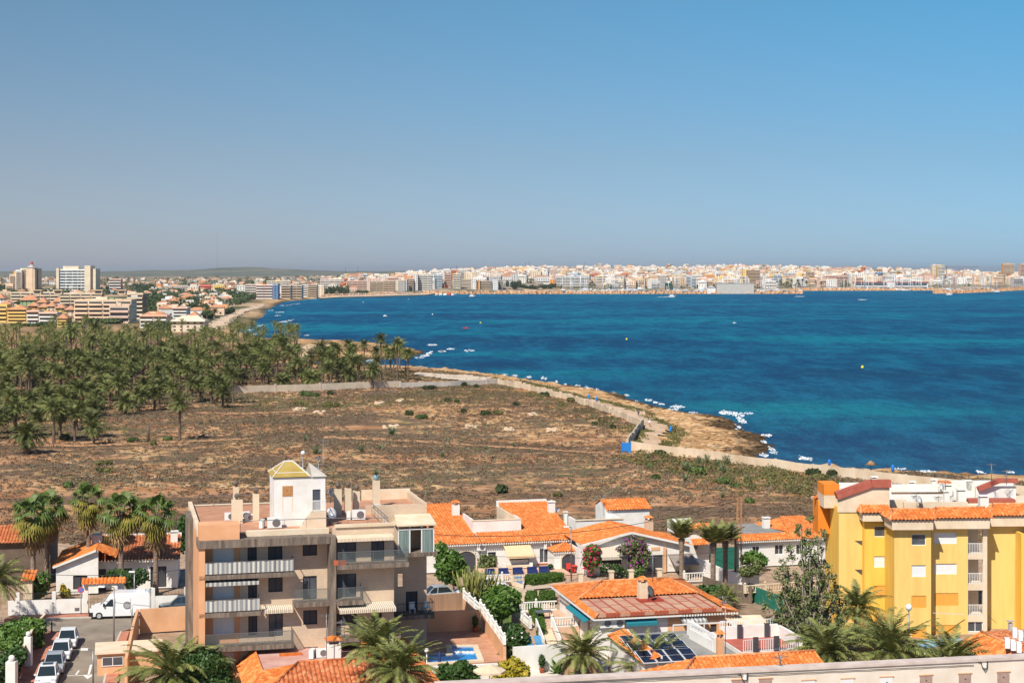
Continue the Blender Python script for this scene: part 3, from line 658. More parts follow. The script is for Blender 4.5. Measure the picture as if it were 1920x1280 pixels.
for i,(x,y,w,h,k) in enumerate(SB):
    if k=='x': continue
    X,Y=at(x,y); s=FP/Y; z=h1(X,Y); W_=w/s; H_=h/s*1.05; l,m=BL[k]
    q=random.Random(i); bl=[(q.uniform(-.3,.3)*W_,q.uniform(-.3,.3)*W_,H_*.42,W_*q.uniform(.22,.34),W_*.3,H_*.5) for _ in range(5)]
    o=MB().quads(leafcloud(bl,900,.28,i,.3)).build('shrub',m,None,(X,Y,z)); w_=where(x,y); key=l+w_; nb[key]=nb.get(key,0)+1
    lab=l+' '+w_
    if nb[key]>1: lab=l+', '+('wider one' if w>=24 else 'smaller one' if w<=14 else 'middle sized one')+' '+w_
    if nb[key]>2: lab+=', further right' if nb[key]==3 else ', last'
    tag(o,lab,'shrub','shrubs dotted over the vacant land')
# young palms and agaves in the field
M_AGV=mat('agave_leaf',(.11,.15,.07),(.24,.27,.14),scale=2,rough=.6)
yp=None
YP=[(735,815,26,22),(572,826,12,14),(592,850,20,22),(677,847,18,20),(712,843,16,16),(826,850,0,0),(830,856,16,12),(910,843,12,10),(963,836,10,10),(992,848,10,10),(957,857,10,8),(912,842,12,10),(1215,860,12,14),(1286,882,26,24),(1325,868,20,26),(1310,870,16,22),(1362,872,22,26),(1345,876,18,20),(1357,884,22,20),(1400,900,18,16),(1285,900,20,18),(1216,880,14,16),(1355,930,16,14),(1445,898,14,14)]
n=0
for x,y,w,h in YP:
    if not w: continue
    X,Y=at(x,y); z=h1(X,Y); s=FP/Y
    if yp is None: yp=date_crown(7,26,1.0,9,.07,.3,.45,10,.03,emax=84).build('young_palm',[M_AGV,M_DEAD])
    o=yp if n==0 else yp.copy()
    if n: COL.objects.link(o)
    n+=1; q=h/s*1.05; o.location=(X,Y,z); o.scale=(w/s/1.7,w/s/1.7,q); o.rotation_euler=(0,0,n)
    O_=['first','second','third','fourth','fifth','sixth','seventh','eighth','ninth','tenth','eleventh','twelfth']; K_=lambda q:(q>1180)*2+(800<q<=1180); rk=sorted(q[0]+q[1]*.001 for q in YP if q[2] and K_(q[0])==K_(x)).index(x+y*.001)
    tag(o,O_[rk]+' from the left of the spiky young palms '+('by the cream wall at right' if x>1180 else 'in the middle of the brown field' if x>800 else 'on the dry field left of centre'),'young palm',('young palms by the wall' if x>1180 else 'young palms mid field' if x>800 else 'young palms left of centre'))
# ------------------------------------------------------------------ towns round the bay
def plain(name,c,v=.12): return mat(name,tuple(q*(1-v) for q in c),tuple(min(1,q*(1+v*.6)) for q in c),scale=.12,rough=.9)
TW={'white':plain('town_white',(.78,.75,.70)),'cream':plain('town_cream',(.74,.62,.46)),'pink':plain('town_pink',(.72,.50,.40)),'tan':plain('town_tan',(.62,.46,.30)),'orange':plain('town_orange',(.78,.36,.12)),
 'yellow':plain('town_yellow',(.82,.56,.18)),'rust':plain('town_rust',(.52,.16,.07)),'brown':plain('town_brown',(.34,.20,.12)),'grey':plain('town_grey',(.45,.43,.41)),'red':plain('town_red',(.55,.09,.06)),'green':plain('town_green',(.30,.42,.20)),'blue':plain('town_blue',(.12,.22,.38)),'sky':plain('town_pale_blue',(.55,.65,.72)),'peach':plain('town_peach',(.80,.58,.40))}
M_GLS=mat('far_glass_and_shade',(.035,.045,.06),rough=.15,spec=.6); M_TIL=mat('far_tiles',(.44,.19,.10),(.58,.30,.17),scale=.5); M_SHD=mat('far_recess',(.10,.085,.07),rough=.9)
def Yof(y,x=None,a=None):
    """distance of the ground point seen at photo height y in column x"""
    lo,hi=200.,9000.; a=(x-960)/FP
    Ys=np.concatenate([np.linspace(300,2400,1400),np.linspace(2400,4600,900)]); z=hz(Ys*a,Ys); yy=HY+FP*(H-z)/Ys
    i=np.nonzero(yy<=y)[0]; return float(Ys[i[0]]) if len(i) else 4500.
def bmesh_block(w,d,h,style,nf,g,mats3,parent,detail,floors=None):
    """front at y=0 facing the viewer, slots wall/glass/trim"""
    body=MB(); body.box(-w/2,w/2,0,d,-3,h,0)
    if style!='roof': 
        body.box(-w/2-.1,w/2+.1,-.1,.25,h-.02,h+.9,2); body.box(-w/2-.1,w/2+.1,d-.25,d+.1,h-.02,h+.9,2); body.box(-w/2-.1,-w/2+.25,.25,d-.25,h-.02,h+.9,2); body.box(w/2-.25,w/2+.1,.25,d-.25,h-.02,h+.9,2)
        if w>12: body.box(-w*.15,w*.05,d*.3,d*.6,h,h+2.6,0)
    fh=h/nf; targets=[body]
    if detail: ob=body.build('wall',mats3,parent)
    for f in range(nf):
        z=f*fh; m=body if not detail else MB()
        if style=='balc':
            nb_=max(1,round(w/9)); 
            for b in range(nb_):
                x0=-w/2+w*b/nb_+.5; x1=-w/2+w*(b+1)/nb_-.5
                m.box(x0,x1,-.03,.3,z+.25,z+fh*.80,1)  # dark strip in the glass slot paints the shade of the balcony recess
                m.box(x0-.2,x1+.2,-1.3,-.04,z-.1,z+fh*.36,2)
            if detail: m.build('balcony_row',mats3,parent); m=MB()
        else:
            nw=max(1,int(w/(3.4 if w<30 else 4.2)))
            for b in range(nw):
                xc=-w/2+w*(b+.5)/nw; m.box(xc-.7,xc+.7,-.04,.2,z+fh*.3,z+fh*.75,1)
            if detail: m.build('window_row',mats3,parent); m=MB()
        if d>7:
            nw=max(1,int(d/4.5))
            for b in range(nw):
                yc=d*(b+.5)/nw
                for sx in (-1,1):
                    x=sx*w/2; m.box(min(x,x+sx*.04),max(x,x+sx*.04),yc-.8,yc+.8,z+fh*.3,z+fh*.75,1)
            if detail: m.build('side_windows',mats3,parent)
    if not detail: return body
def block(x0,x1,yt,yb,col,style,label,name='apartment_block',cat='building',trim='white',d=14,rz=0,nf=None,roofcol=None,detail=1,group=None,hip=0,seed=0):
    Y=Yof(yb,(x0+x1)/2); s=FP/Y; w=(x1-x0)/s; h=(yb-yt)/s; X=((x0+x1)/2-960)/s; z=h1(X,Y)
    nf=nf or max(1,round(h/3.0)); g=random.Random(int(x0*7+yb))
    t=thing(name,label,cat,(X,Y,z),rz,group); m3=[TW[col],M_GLS,TW[trim]]
    if hip: h-=hip
    bmesh_block(w,d,h,style if not hip else style,nf,g,m3,t,detail)
    if hip:
        m=MB(); e=.6; r=min(w,d)/2*.9; zz=h
        a=[(-w/2-e,-e-1,zz),(w/2+e,-e-1,zz),(w/2+e,d+e,zz),(-w/2-e,d+e,zz)]; 
        if w>d: k=[(-w/2+r,d/2,zz+hip),(w/2-r,d/2,zz+hip)]; F=[(0,1,5,4),(1,2,5),(2,3,4,5),(3,0,4),(3,2,1,0)]
        else: k=[(0,r,zz+hip),(0,d-r,zz+hip)]; F=[(0,1,4),(1,2,5,4),(2,3,5),(3,0,4,5),(3,2,1,0)]
        m.add(a+k,F); m.build('roof',M_TIL if not roofcol else TW[roofcol],t)
    return t
def tower_steps():
    # stepped orange tower block at far left, rounded corner tower with dark cap
    Y=Yof(550,44); s=FP/Y; X=lambda x:(x-44)/s; Z=lambda y:(550-y)/s
    t=thing('tower_block','stepped orange brick tower with dark pyramid cap at the left edge','building',((44-960)/s,Y,0))
    for x0,x1,yt,y0,y1,c in ((12,26,531,0,12,'peach'),(18,30,514,3,22,'peach'),(24,36,508,8,28,'orange'),(30,41,506,2,26,'white'),(36,52,503,9,34,'cream'),(53,65,503,14,36,'peach')):
        m=MB(); m.box(X(x0),X(x1),y0-4,y1,-2,Z(yt),0); n=int(Z(yt)/3.1)
        for f in range(1,n):
            m.box(X(x0)+1,X(x1)-1,y0-4.05,y0-3.8,f*3.1,f*3.1+1.4,1); m.box(X(x0)+.6,X(x1)-.6,y0-5,y0-4.06,f*3.1-.9,f*3.1-.1,2)
        if x0==53: 
            for f in range(1,n):
                for yy in range(12,34,5): m.box(X(x1),X(x1)+.05,yy,yy+2.4,f*3.1,f*3.1+1.4,1)
        m.build('wing',[TW[c],M_GLS,TW['peach']],t)
    m=MB(); m.box(X(49),X(65),0,18,-2,Z(505),0)
    for f in range(1,14): m.box(X(61),X(62.5),-.05,.2,f*3.1,f*3.1+1.4,1)
    m.build('corner_tower',[TW['peach'],M_GLS],t)
    m=MB(); a=[(X(49),0),(X(65),0),(X(65),18),(X(49),18)]; z=Z(503); m.box(X(49.5),X(64),1,17,Z(505),Z(502),1); m.add([(x,y,Z(502)) for x,y in a]+[(X(56),9,Z(495))],[(0,1,4),(1,2,4),(2,3,4),(3,0,4)],0); m.build('cap_roof',[TW['grey'],TW['cream']],t)
    m=MB(); m.box(X(54.5),X(58),7,11,Z(496.5),Z(491)); m.build('red_sign',TW['red'],t)
tower_steps()
def white_tower():
    Y=Yof(551,143); s=FP/Y; X=lambda x:(x-143)/s; Z=lambda y:(551-y)/s
    t=thing('tower_block','white framed tower with rows of dark glazed balconies','building',((143-960)/s,Y,0))
    MB().box(X(110),X(164),2,22,-2,Z(505)).build('wall',TW['white'],t)
    for x0,x1,yt in ((106,111,503),(159,170,498),(175,180,504)):
        MB().box(X(x0),X(x1),-2,24,-2,Z(yt)).build('fin_wall',TW['cream'],t)
    MB().box(X(170),X(175),5,22,-2,Z(505)).build('recess_wall',TW['grey'],t)
    MB().box(X(116),X(145),6,18,Z(505),Z(499)).build('penthouse',TW['cream'],t)
    n=8
    for f in range(n):
        z=Z(549-f*5.35); m=MB(); z1=z+2.8
        for k,(x0,x1) in enumerate(((112,120.5),(124.5,133),(136.5,143),(146,150),(153,162))):
            if f<3 and k==1: x0,x1=125,128
            m.box(X(x0),X(x1),1.95,2.2,z,z1,0)
            if k in (0,2,4) or f>2: m.box(X(x0),X(x1),.4,.6,z-.3,z+1,1)
        m.box(X(111),X(160),.0,1.94,z1+.3,z1+.9,2); m.build('balcony_row',[M_GLS,TW['sky'],TW['white']],t)
white_tower()
block(205,227,524,550,'rust','balc','slim rust red tower block with white balcony bands',trim='white',d=10,nf=5,name='tower_block')
# the long tan block with square roof frames behind the terraces
for x0,x1,yt,yb,dx in ((20,112,549,572,0),(112,190,551,575,0),(238,268,552,598,0)):
    t=block(x0,x1,yt,yb,'brown' if x0>180 else 'tan','balc','long pinkish flats with square roof frames, '+{20:'left stretch behind the green and pink houses',112:'middle stretch below the white tower',238:'brick striped right stretch by the sunlit villas'}[x0],trim='cream',d=12)
for x,lab in ((65,'leftmost of the four'),(104,'second from left of the four'),(180,'third from left of the four'),(224,'rightmost of the four')):
    Y=Yof(576,x)-6; s=FP/Y; X=(x-960)/s; t=thing('roof_frame','square tan rooftop frame with dark opening, '+lab,'roof structure',(X,Y+8,H-(552-HY)/s),0,'square roof frames'); w=15/s; h=7/s
    m=MB(); m.box(-w/2,w/2,0,6,0,h,0); m.box(-w/2-.8,w/2+.8,-1,7,h,h+.8,0); m.box(-w/2+1,w/2-1,-.06,0,h*.3,h*.9,1); m.build('frame',[TW['tan'],M_GLS],t)
block(139,246,564,604,'cream','balc','big beige terraced flats with long balcony bands above the grove',trim='peach',d=16,nf=5)
block(205,242,575,606,'cream','balc','projecting lower wing of the beige terraced flats',trim='pink',d=7,nf=3)
for i,(x,y,c) in enumerate(((150,561,'peach'),(165,560,'tan'),(178,560.5,'white'),(192,560,'cream'),(207,559,'green'),(222,561,'cream'),(234,562,'peach'))):
    Y=Yof(604,190)+7; s=FP/Y; t=thing('rooftop_hut','small %s rooftop hut on the beige terraced flats'%{'peach':'peach','tan':'tan','white':'white','cream':'cream','green':'green'}[c]+(' ('+'left end)' if i==0 else '') if i not in (5,6,3) else 'small %s rooftop hut on the beige terraced flats, '%c+{5:'right of the green one',6:'at the right end',3:'left of the green one'}[i],'rooftop hut',((x-960)/s,Y,H-(565-HY)/s),0,'rooftop huts')
    MB().box(-2.4,2.4,0,4,0,(565.5-y)/s).build('wall',TW[c],t); MB().box(-1,.2,-.05,0,.1,1.3).build('door',M_GLS,t)
# yellow and white terraces beside the grove
TER=[(-20,13,573,604,'yellow','balc','yellow balcony house cut by the left edge',0),(14,50,572,605,'yellow','balc','yellow three storey balcony house with dark openings',3),(50,73,579,607,'peach','balc','peach terrace house with pale balconies',2),(73,107,582,609,'white','balc','white terrace house with grey balcony openings',2),(107,126,588,612,'yellow','balc','small yellow terrace house next to the biggest grove palm',3),
 (144,170,578,600,'cream','win','cream gabled villa behind the tall grove palms',3),(188,206,580,602,'yellow','win','yellow gabled villa left of the beige wing',4),
 (262,313,584,615,'cream','balc','cream seaside flats with yellow balcony fronts and tiled roof edge',3),(321,384,592,622,'cream','win','large cream villa with broad pale roof nearest the rocky shore',3.2),(324,351,573,602,'white','balc','white villa with square tower and tiled porch',2),(352,372,584,605,'peach','win','little peach house behind the large cream villa',3)]
for x0,x1,yt,yb,c,st,lab,hip in TER: block(x0,x1,yt,yb,c,st,lab,name='terrace_house' if x1<320 else 'villa',trim='white' if c!='yellow' else 'yellow',d=11,hip=hip,roofcol='cream' if x0==321 else None)
for x0,x1,yt,yb,c,lab in ((20,38,556,572,'pink','pink and white house with sloping white gable at left'),(38,70,553,574,'green','green row house with brown tiled roof'),(70,88,557,575,'pink','pink row house right of the green one'),(99,117,556,574,'white','white gabled house right of the pink row'),(-10,8,550,572,'white','white house with blue awnings at the left edge'),(246,258,556,598,'yellow','narrow yellow and white house beside the brick striped flats'),
   (295,312,570,590,'tan','tan flat roofed house with dark top between seaside villas')):
    block(x0,x1,yt,yb,c,'win',lab,name='row_house',d=11,hip=0 if c in('yellow','tan') else 5)
for x0,x1,yt,yb,c,lab in ((88,104,566,588,'cream','cream gabled house behind the white terrace house'),(104,122,569,590,'yellow','bright yellow gabled house in the middle of the terraces'),(122,140,572,594,'peach','peach gabled house left of the cream villa'),(0,20,562,580,'white','white house with tiled roof behind the leftmost balcony house'),(52,72,566,583,'orange','orange roofed house behind the peach terrace'),(72,90,568,586,'yellow','yellow house between peach and cream gables')):
    block(x0,x1,yt,yb,c,'win',lab,name='row_house',d=10,hip=3.5)
for x0,x1,yt,yb,c,lab in ((305,352,536,549,'orange','balc'),(352,372,538,551,'cream','win'),(372,397,533,545,'red','win'),(397,421,534,546,'yellow','win'),(444,459,536,554,'white','win'),(460,520,534,556,'orange','balc'),(393,408,551,567,'tan','win'),(370,392,554,566,'white','win'),(408,428,556,569,'grey','win')):
    block(x0,x1,yt,yb,c,lab,{305:'long orange flats with pale balconies behind the palm gardens',352:'cream low block right of the long orange flats',372:'house with bright red roof beyond the palm gardens',397:'yellow low block right of the red roofed house',444:'plain white tower end among the trees by the left bay',460:'orange and white striped flats facing the left bay',393:'pale flat roofed villa in the palm gardens',370:'white modern villa among palms left of the cliff track',408:'grey roofed villa nearest the cliff track'}[x0],d=12,roofcol='red' if c=='red' else None,hip=3 if c=='red' else 0)
# blocks along the left bay one shaded end painted as its own dark block, then the beach front
BAY=[(480,511,535,560,'rust','balc','rust and white balcony block at the left bay corner'),(511,521,534,561,'blue','win','end wall of the rust and white block, shade painted dark blue'),(521,527,537,557,'white','win','narrow white block between two dark ones on the left bay'),(527,545,536,560,'grey','balc','grey block with ranks of dark balconies on the left bay'),(545,566,536,559,'grey','balc','second grey balcony block with yellow roof edge on the left bay'),(566,577,535,556,'cream','balc','cream and orange balcony block above the left bay rocks'),
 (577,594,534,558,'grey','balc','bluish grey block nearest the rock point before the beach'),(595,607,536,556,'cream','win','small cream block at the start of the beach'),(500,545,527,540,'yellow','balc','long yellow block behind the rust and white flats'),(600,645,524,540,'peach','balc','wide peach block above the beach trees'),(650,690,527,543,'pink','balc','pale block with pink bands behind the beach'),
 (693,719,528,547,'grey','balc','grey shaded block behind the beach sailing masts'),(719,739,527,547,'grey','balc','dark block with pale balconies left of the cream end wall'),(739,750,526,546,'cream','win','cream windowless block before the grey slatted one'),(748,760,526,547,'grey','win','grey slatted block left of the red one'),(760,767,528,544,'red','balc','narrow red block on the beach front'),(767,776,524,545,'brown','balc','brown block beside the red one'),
 (775,783,515,545,'white','win','tall white windowless slab end on the beach front'),(784,810,515,545,'cream','balc','broad cream tower with yellow balcony bands, left of the four slabs'),(813,829,515,540,'white','balc','second slab tower, white balcony bands and dark side'),(833,846,513,539,'pink','balc','third slab tower, pinkish balcony bands'),(849,864,514,541,'yellow','balc','fourth slab tower, yellow lower balconies'),
 (884,893,524,542,'white','win','plain white end wall left of the orange and grey block'),(893,900,526,542,'orange','win','narrow orange block by the harbour beach'),(900,922,527,543,'grey','balc','grey many windowed block by the harbour beach'),(922,934,525,545,'white','win','bright white windowless end wall by the harbour beach'),(934,943,526,543,'grey','balc','grey block right of the bright white end wall'),
 (1005,1040,524,535,'orange','win','low orange and tan block behind the harbour trees'),(1042,1105,519,536,'sky','balc','long pale block with blue and yellow bands over the marina'),(1114,1138,518,533,'yellow','balc','pale yellow flats left of the marina masts'),(1206,1218,516,526,'rust','win','rust brown gable wall over the marina'),(1236,1250,518,540,'grey','win','pale grey blank gable over the marina'),(1263,1275,522,539,'tan','balc','tan narrow flats by the dark green boat crane'),
 (1280,1295,520,536,'blue','balc','glass front with violet roof edge over the marina'),(1296,1306,521,540,'white','balc','white and blue balcony flats by the glass front'),(1338,1350,512,530,'white','win','white square block above the marina middle'),(1393,1401,505,530,'yellow','win','yellow strip wall of the tall flats by the fishing quay'),(1402,1425,507,534,'brown','balc','tall dark balcony flats by the fishing quay'),
 (1450,1465,515,532,'white','balc','white and blue flats behind the quay palms'),(1470,1492,512,531,'sky','balc','pale block with long green awnings behind the quay palms'),(1514,1527,510,532,'grey','balc','blue balcony block behind the quay palms'),(1593,1600,515,532,'white','win','narrow white tower with blue windows at the marina clubhouse'),(1644,1659,511,519,'blue','win','low blue glass box on the hillside'),
 (1748,1760,497,528,'cream','win','tall cream half of the twin tower above the right mole'),(1758,1771,498,533,'yellow','balc','tall yellow balconied half of the twin tower above the right mole'),(1806,1828,513,530,'peach','win','peach block with blue window column behind the right mole'),(1881,1902,495,522,'orange','balc','tall orange tower block near the right edge'),(1913,1935,495,524,'pink','balc','tall pink tower block cut by the right edge'),
 (1121,1128,491,503,'tan','win','square tan water tower crowning the hill town'),(813,843,505,510,'white','win','long white hall on the ridge left of the hill town'),(843,888,502,509,'tan','win','long tan ridge building left of the hill town'),(1433,1440,492,502,'brown','win','brown square tower on the skyline'),(1528,1538,495,503,'cream','win','domed cream building on the skyline'),(1665,1674,497,505,'pink','win','pinkish church like building on the skyline'),
 (1704,1716,517,530,'yellow','win','yellow flats behind the marina clubhouse'),(1716,1740,517,532,'rust','balc','brick flats left of the twin tower'),(1776,1800,517,531,'grey','balc','grey flats right of the twin tower'),(1835,1855,517,532,'grey','balc','grey balcony flats behind the right mole bend'),(1856,1885,516,533,'grey','balc','wide bluish flats near the right edge'),(1565,1590,517,534,'pink','balc','pink banded flats behind the tall marina masts')]
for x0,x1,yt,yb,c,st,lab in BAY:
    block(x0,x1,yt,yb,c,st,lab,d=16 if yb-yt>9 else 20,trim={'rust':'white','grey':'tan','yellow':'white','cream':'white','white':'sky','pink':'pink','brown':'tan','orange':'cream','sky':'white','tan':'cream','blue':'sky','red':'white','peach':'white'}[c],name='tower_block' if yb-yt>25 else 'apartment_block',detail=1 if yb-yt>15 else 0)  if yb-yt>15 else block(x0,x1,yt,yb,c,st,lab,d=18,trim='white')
# hundreds of smaller town buildings
TG=random.Random(12)
COLS=['white']*13+['cream']*7+['pink']*4+['tan']*3+['grey']*3+['orange','yellow','peach','peach','rust','sky','brown']
TM=list(TW.keys()); ALLM=[TW[k] for k in TM]+[M_GLS,M_TIL]; GI=len(TM); TI=GI+1
def small(mb,X,Y,z,w,d,h,rz,c,tile,n=1):
    c_,s_=math.cos(rz),math.sin(rz)
    def T(pts): return [(X+x*c_-y*s_,Y+x*s_+y*c_,z+q) for x,y,q in pts]
    def bx(x0,x1,y0,y1,z0,z1,m): 
        mb.add(T([(x0,y0,z0),(x1,y0,z0),(x1,y1,z0),(x0,y1,z0),(x0,y0,z1),(x1,y0,z1),(x1,y1,z1),(x0,y1,z1)]),[(4,5,6,7),(0,1,5,4),(1,2,6,5),(2,3,7,6),(3,0,4,7)],m)
    bx(-w/2,w/2,0,d,-3,h,TM.index(c)); nf=max(1,int(h/3.1)); g=TG
    for f in range(nf):
        zz=f*3.1+.9; k=max(1,int(w/4))
        if g.random()<.35: bx(-w/2+.6,w/2-.6,-.06,.3,zz,zz+1.5,GI)
        else:
            for b in range(k): 
                xc=-w/2+w*(b+.5)/k; bx(xc-.75,xc+.75,-.06,.3,zz,zz+1.5,GI)
    if tile:
        a=[(-w/2-.5,-.5,h),(w/2+.5,-.5,h),(w/2+.5,d+.5,h),(-w/2-.5,d+.5,h),(-w/2+d*.4,d/2,h+2.2),(w/2-d*.4,d/2,h+2.2)] if w>d else [(-w/2-.5,-.5,h),(w/2+.5,-.5,h),(w/2+.5,d+.5,h),(-w/2-.5,d+.5,h),(0,d*.4,h+2.2),(0,d*.6,h+2.2)]
        mb.add(T(a),[(0,1,5,4),(1,2,5),(2,3,4,5),(3,0,4)] if w>d else [(0,1,4),(1,2,5,4),(2,3,5),(3,0,4,5)],TI)
    elif g.random()<.6: bx(-w*.2,w*.15,d*.3,d*.7,h,h+2.4,TM.index(g.choice(('white','cream','peach'))))
cand=[]; oc=[]
for x0,x1,yt,yb,*_ in BAY: oc.append((x0,x1,yb))
while len(cand)<3300:
    Y=TG.uniform(2600,4350); X=TG.uniform(-.14,.36)*Y; a=X/Y
    if a<-.10 and TG.random()<.5: continue
    if a<-.03 and Y>3500 and TG.random()<.85: continue
    if Y>4000 and TG.random()<.35: continue
    cand.append((X,Y,'hill'))
for _ in range(900):
    Y=TG.uniform(1050,6500)**1.0; X=TG.uniform(-.35,-.02)*Y
    if TG.random()<.3: Y=TG.uniform(1000,2300); X=TG.uniform(-.35,-.16)*Y
    cand.append((X,Y,'plain'))
for _ in range(150):
    Y=TG.uniform(1250,1900); X=TG.uniform(-.33,-.155)*Y; cand.append((X,Y,'plain'))
cx=np.array([c[0] for c in cand]); cy=np.array([c[1] for c in cand]); cz=hz(cx,cy); ok=inside(cx,cy)&(dist(cx,cy)>32)
L=[]
for i,(X,Y,k) in enumerate(cand):
    if not ok[i]: continue
    if k=='plain' and cz[i]>6: continue
    x=960+FP*X/Y; y=HY+FP*(H-cz[i])/Y
    if any(a-3<x<b+3 and y>yb-1 for a,b,yb in oc) and k=='hill' and Y<3300: continue
    if k=='plain' and (x>596 and y>545): continue
    if k=='plain' and 150<x<300 and Y<1900: continue
    if k=='plain' and x<260 and y>556: continue
    if k=='plain' and x>430 and y>560: continue
    if k=='hill' and x<605: continue
    L.append((X,Y,float(cz[i]),k,x,y))
L.sort(key=lambda q:q[1]); rest=MB(); nT=0
# labels by region so that every name stays true
TLM=[(560,'the grey blocks of the left bay'),(622,'the beach park trees'),(700,'the beach masts'),(765,'the narrow red block'),(800,'the broad cream tower'),(840,'the slab towers'),(893,'the orange and grey block'),(930,'the bright white end wall'),(965,'the dark harbour trees'),(1022,'the low orange block'),(1075,'the long pale block'),(1125,'the tan water tower'),(1183,'the harbour tree clump'),(1212,'the rust gable wall'),(1253,'the green boat hoist'),(1290,'the glass front'),(1343,'the white square block'),(1379,'the grey quay block'),(1410,'the tall dark balcony flats'),(1458,'the white and blue flats'),(1495,'the quay palms'),(1533,'the domed building'),(1578,'the pink banded flats'),(1597,'the narrow white tower'),(1650,'the blue glass box'),(1712,'the clubhouse right end'),(1757,'the twin tower'),(1790,'the tower cranes'),(1818,'the peach block'),(1850,'the right mole bend'),(1892,'the tall orange tower'),(1925,'the tall pink tower')]
SLM=[(5,'the left edge'),(44,'the stepped tower'),(85,'the gap between the two towers'),(143,'the white tower'),(216,'the rust tower'),(260,'the pine belt'),(305,'the orange flats left end'),(340,'the orange flats right end'),(385,'the bright red roof'),(410,'the yellow low block'),(452,'the plain white tower end'),(495,'the striped flats'),(540,'the grey bay blocks'),(600,'the wide peach block')]
def townlab(k,x,c,Y=0,h=0,tile=0):
    cn={'pink':'pinkish','rust':'rust red','sky':'pale blue'}.get(c,c)+(' tile roofed' if tile else '')
    if k=='plain': return cn+(' low' if h<5 else ' two storey')+' suburb house, '+('near' if Y<1600 else 'further' if Y<2600 else 'far')+', by '+near(x,SLM),'houses of the far left suburb'
    g='buildings behind the beach front' if x<870 else 'harbour quarter buildings left' if x<1230 else 'town buildings behind the fishing quay' if x<1560 else 'town buildings behind the marina'
    return cn+(' low' if h<10 else ' mid height' if h<16 else ' tall')+' town building, '+('front' if Y<3180 else 'second' if Y<3300 else 'middle')+' row, by '+near(x,TLM),g
for X,Y,z,k,x,y in L:
    c=TG.choice(COLS); rz=TG.choice((-.3,-.2,.1,.25,.4)); tile=TG.random()<(.5 if k=='plain' else .10)
    if k=='plain': w,d,h=TG.uniform(9,15),TG.uniform(8,12),TG.choice((3.3,6,6,6.5)); tile=TG.random()<.45
    elif Y<3420: w,d,h=TG.uniform(13,26),TG.uniform(12,16),TG.choice((9,12,15,15,18,20))
    else: w,d,h=TG.uniform(9,20),TG.uniform(9,15),TG.choice((6,6,9,9,12))
    if Y<1150 and k=='plain' or k=='plain' and Y<2300 and TG.random()<.5: continue
    if nT<235:
        m=MB(); small(m,0,0,0,w,d,h,0,c,tile); lab,gr=townlab(k,x,c,Y,h,tile); used=sorted(set(m.m)); remap={u:i for i,u in enumerate(used)}; m.m=[remap[u] for u in m.m]
        o=m.build('town_house' if h<10 else 'apartment_block',[ALLM[u] for u in used],None,(X,Y,z)); o.rotation_euler=(0,0,rz); tag(o,lab,'building',gr); nT+=1
    else: small(rest,X,Y,z,w,d,h,rz,c,tile)
tag(rest.build('far_town',ALLM),'crowded pale houses of the far town climbing the hillside','far town',None,'stuff')
# trees among the houses
M_FART=mat('far_foliage',(.035,.06,.02),(.09,.12,.045),scale=.05,rough=.9)
tl=[]; 
def clump(x,y,wpx,hpx,n=1):
    Y=Yof(y,x); s=FP/Y; X=(x-960)/s; z=h1(X,Y); return (X,Y,z,wpx/s,hpx/s)
fb=[]
for _ in range(2300):
    r=TG.random()
    if r<.72: Y=TG.uniform(1150,2600); X=TG.uniform(-.35,-.14)*Y
    elif r<.87: Y=TG.uniform(2600,7000); X=TG.uniform(-.36,-.05)*Y
    else: Y=TG.uniform(2620,3900); X=TG.uniform(-.02,.35)*Y
    if not (inside(np.array([X]),np.array([Y]))[0] and dist(np.array([X]),np.array([Y]))[0]>35): continue
    x=960+FP*X/Y; y=HY+FP*(H)/Y
    if x<262 and y>553: continue
    if 262<x<400 and y>590: continue
    q=TG.uniform(3,6.5)*(1 if Y<2600 else 1.3); fb.append((X,Y,h1(X,Y)+q*.55,q*TG.uniform(.9,1.5),q,q*.75))
tag(MB().quads(leafcloud(fb,80000,1.9,5,.6,aspect=1.3)).build('suburb_trees',M_FART),'dark trees and gardens between the far houses','far trees',None,'stuff')
ft=[('garden trees between the terraces and the beige flats','b',(128,590,30,12)),('garden trees behind the yellow terraces','b',(60,572,60,8)),('dark shrubs at the foot of the yellow terraces','b',(90,612,130,7)),('trees at the foot of the beige flats','b',(190,607,90,10)),('dark pine clump beside the cream villa','b',(300,622,26,17)),('rounded dark green tree behind the cream villa wall','b',(330,620,20,13)),('green shrubbery in front of the seaside flats','b',(290,617,24,9)),('wide belt of park trees behind the beach','b',(622,553,26,18)),('park tree mass nearer the sailing masts','b',(648,553,24,15)),('low park trees at the right end of the beach park','b',(682,552,24,8)),
 ('dark harbour trees left of the orange block','b',(963,544,26,18)),('long dark hedge of trees at the harbour beach','b',(1000,543,50,9)),('dark tree clump left of the long pale block','b',(1038,541,18,10)),('dark tree clump between masts by the right harbour','b',(1183,534,14,9)),('tree clump behind the tan villas far left','b',(188,548,30,12)),('wide dark pine belt behind the rust tower','b',(255,547,70,16)),('tree belt left of the orange tower','b',(4,548,20,14)),
 ('palm garden mass left of the grey villa','b',(360,592,60,22)),('low garden trees by the cliff track','b',(425,590,40,12)),('garden trees right of the long orange flats','b',(370,566,80,12)),('dark garden trees behind the white villa','b',(330,572,60,12)),('dark tree crown beside the cliff track end','b',(392,598,22,14))]
for i,(lab,_,(x,y,w,h)) in enumerate(ft):
    X,Y,z,W_,H_=clump(x,y,w,h); q=random.Random(i); n=max(5,int(W_/3)); bl=[(q.uniform(-.45,.45)*W_,q.uniform(-2,6),H_*q.uniform(.4,.7),max(3,W_*.13),4,H_*q.uniform(.3,.42)) for _ in range(n)]
    tag(MB().quads(leafcloud(bl,2600,1.2,i,.4,aspect=1.3)).build('tree_clump',M_FART,None,(X,Y,z)),lab,'trees')
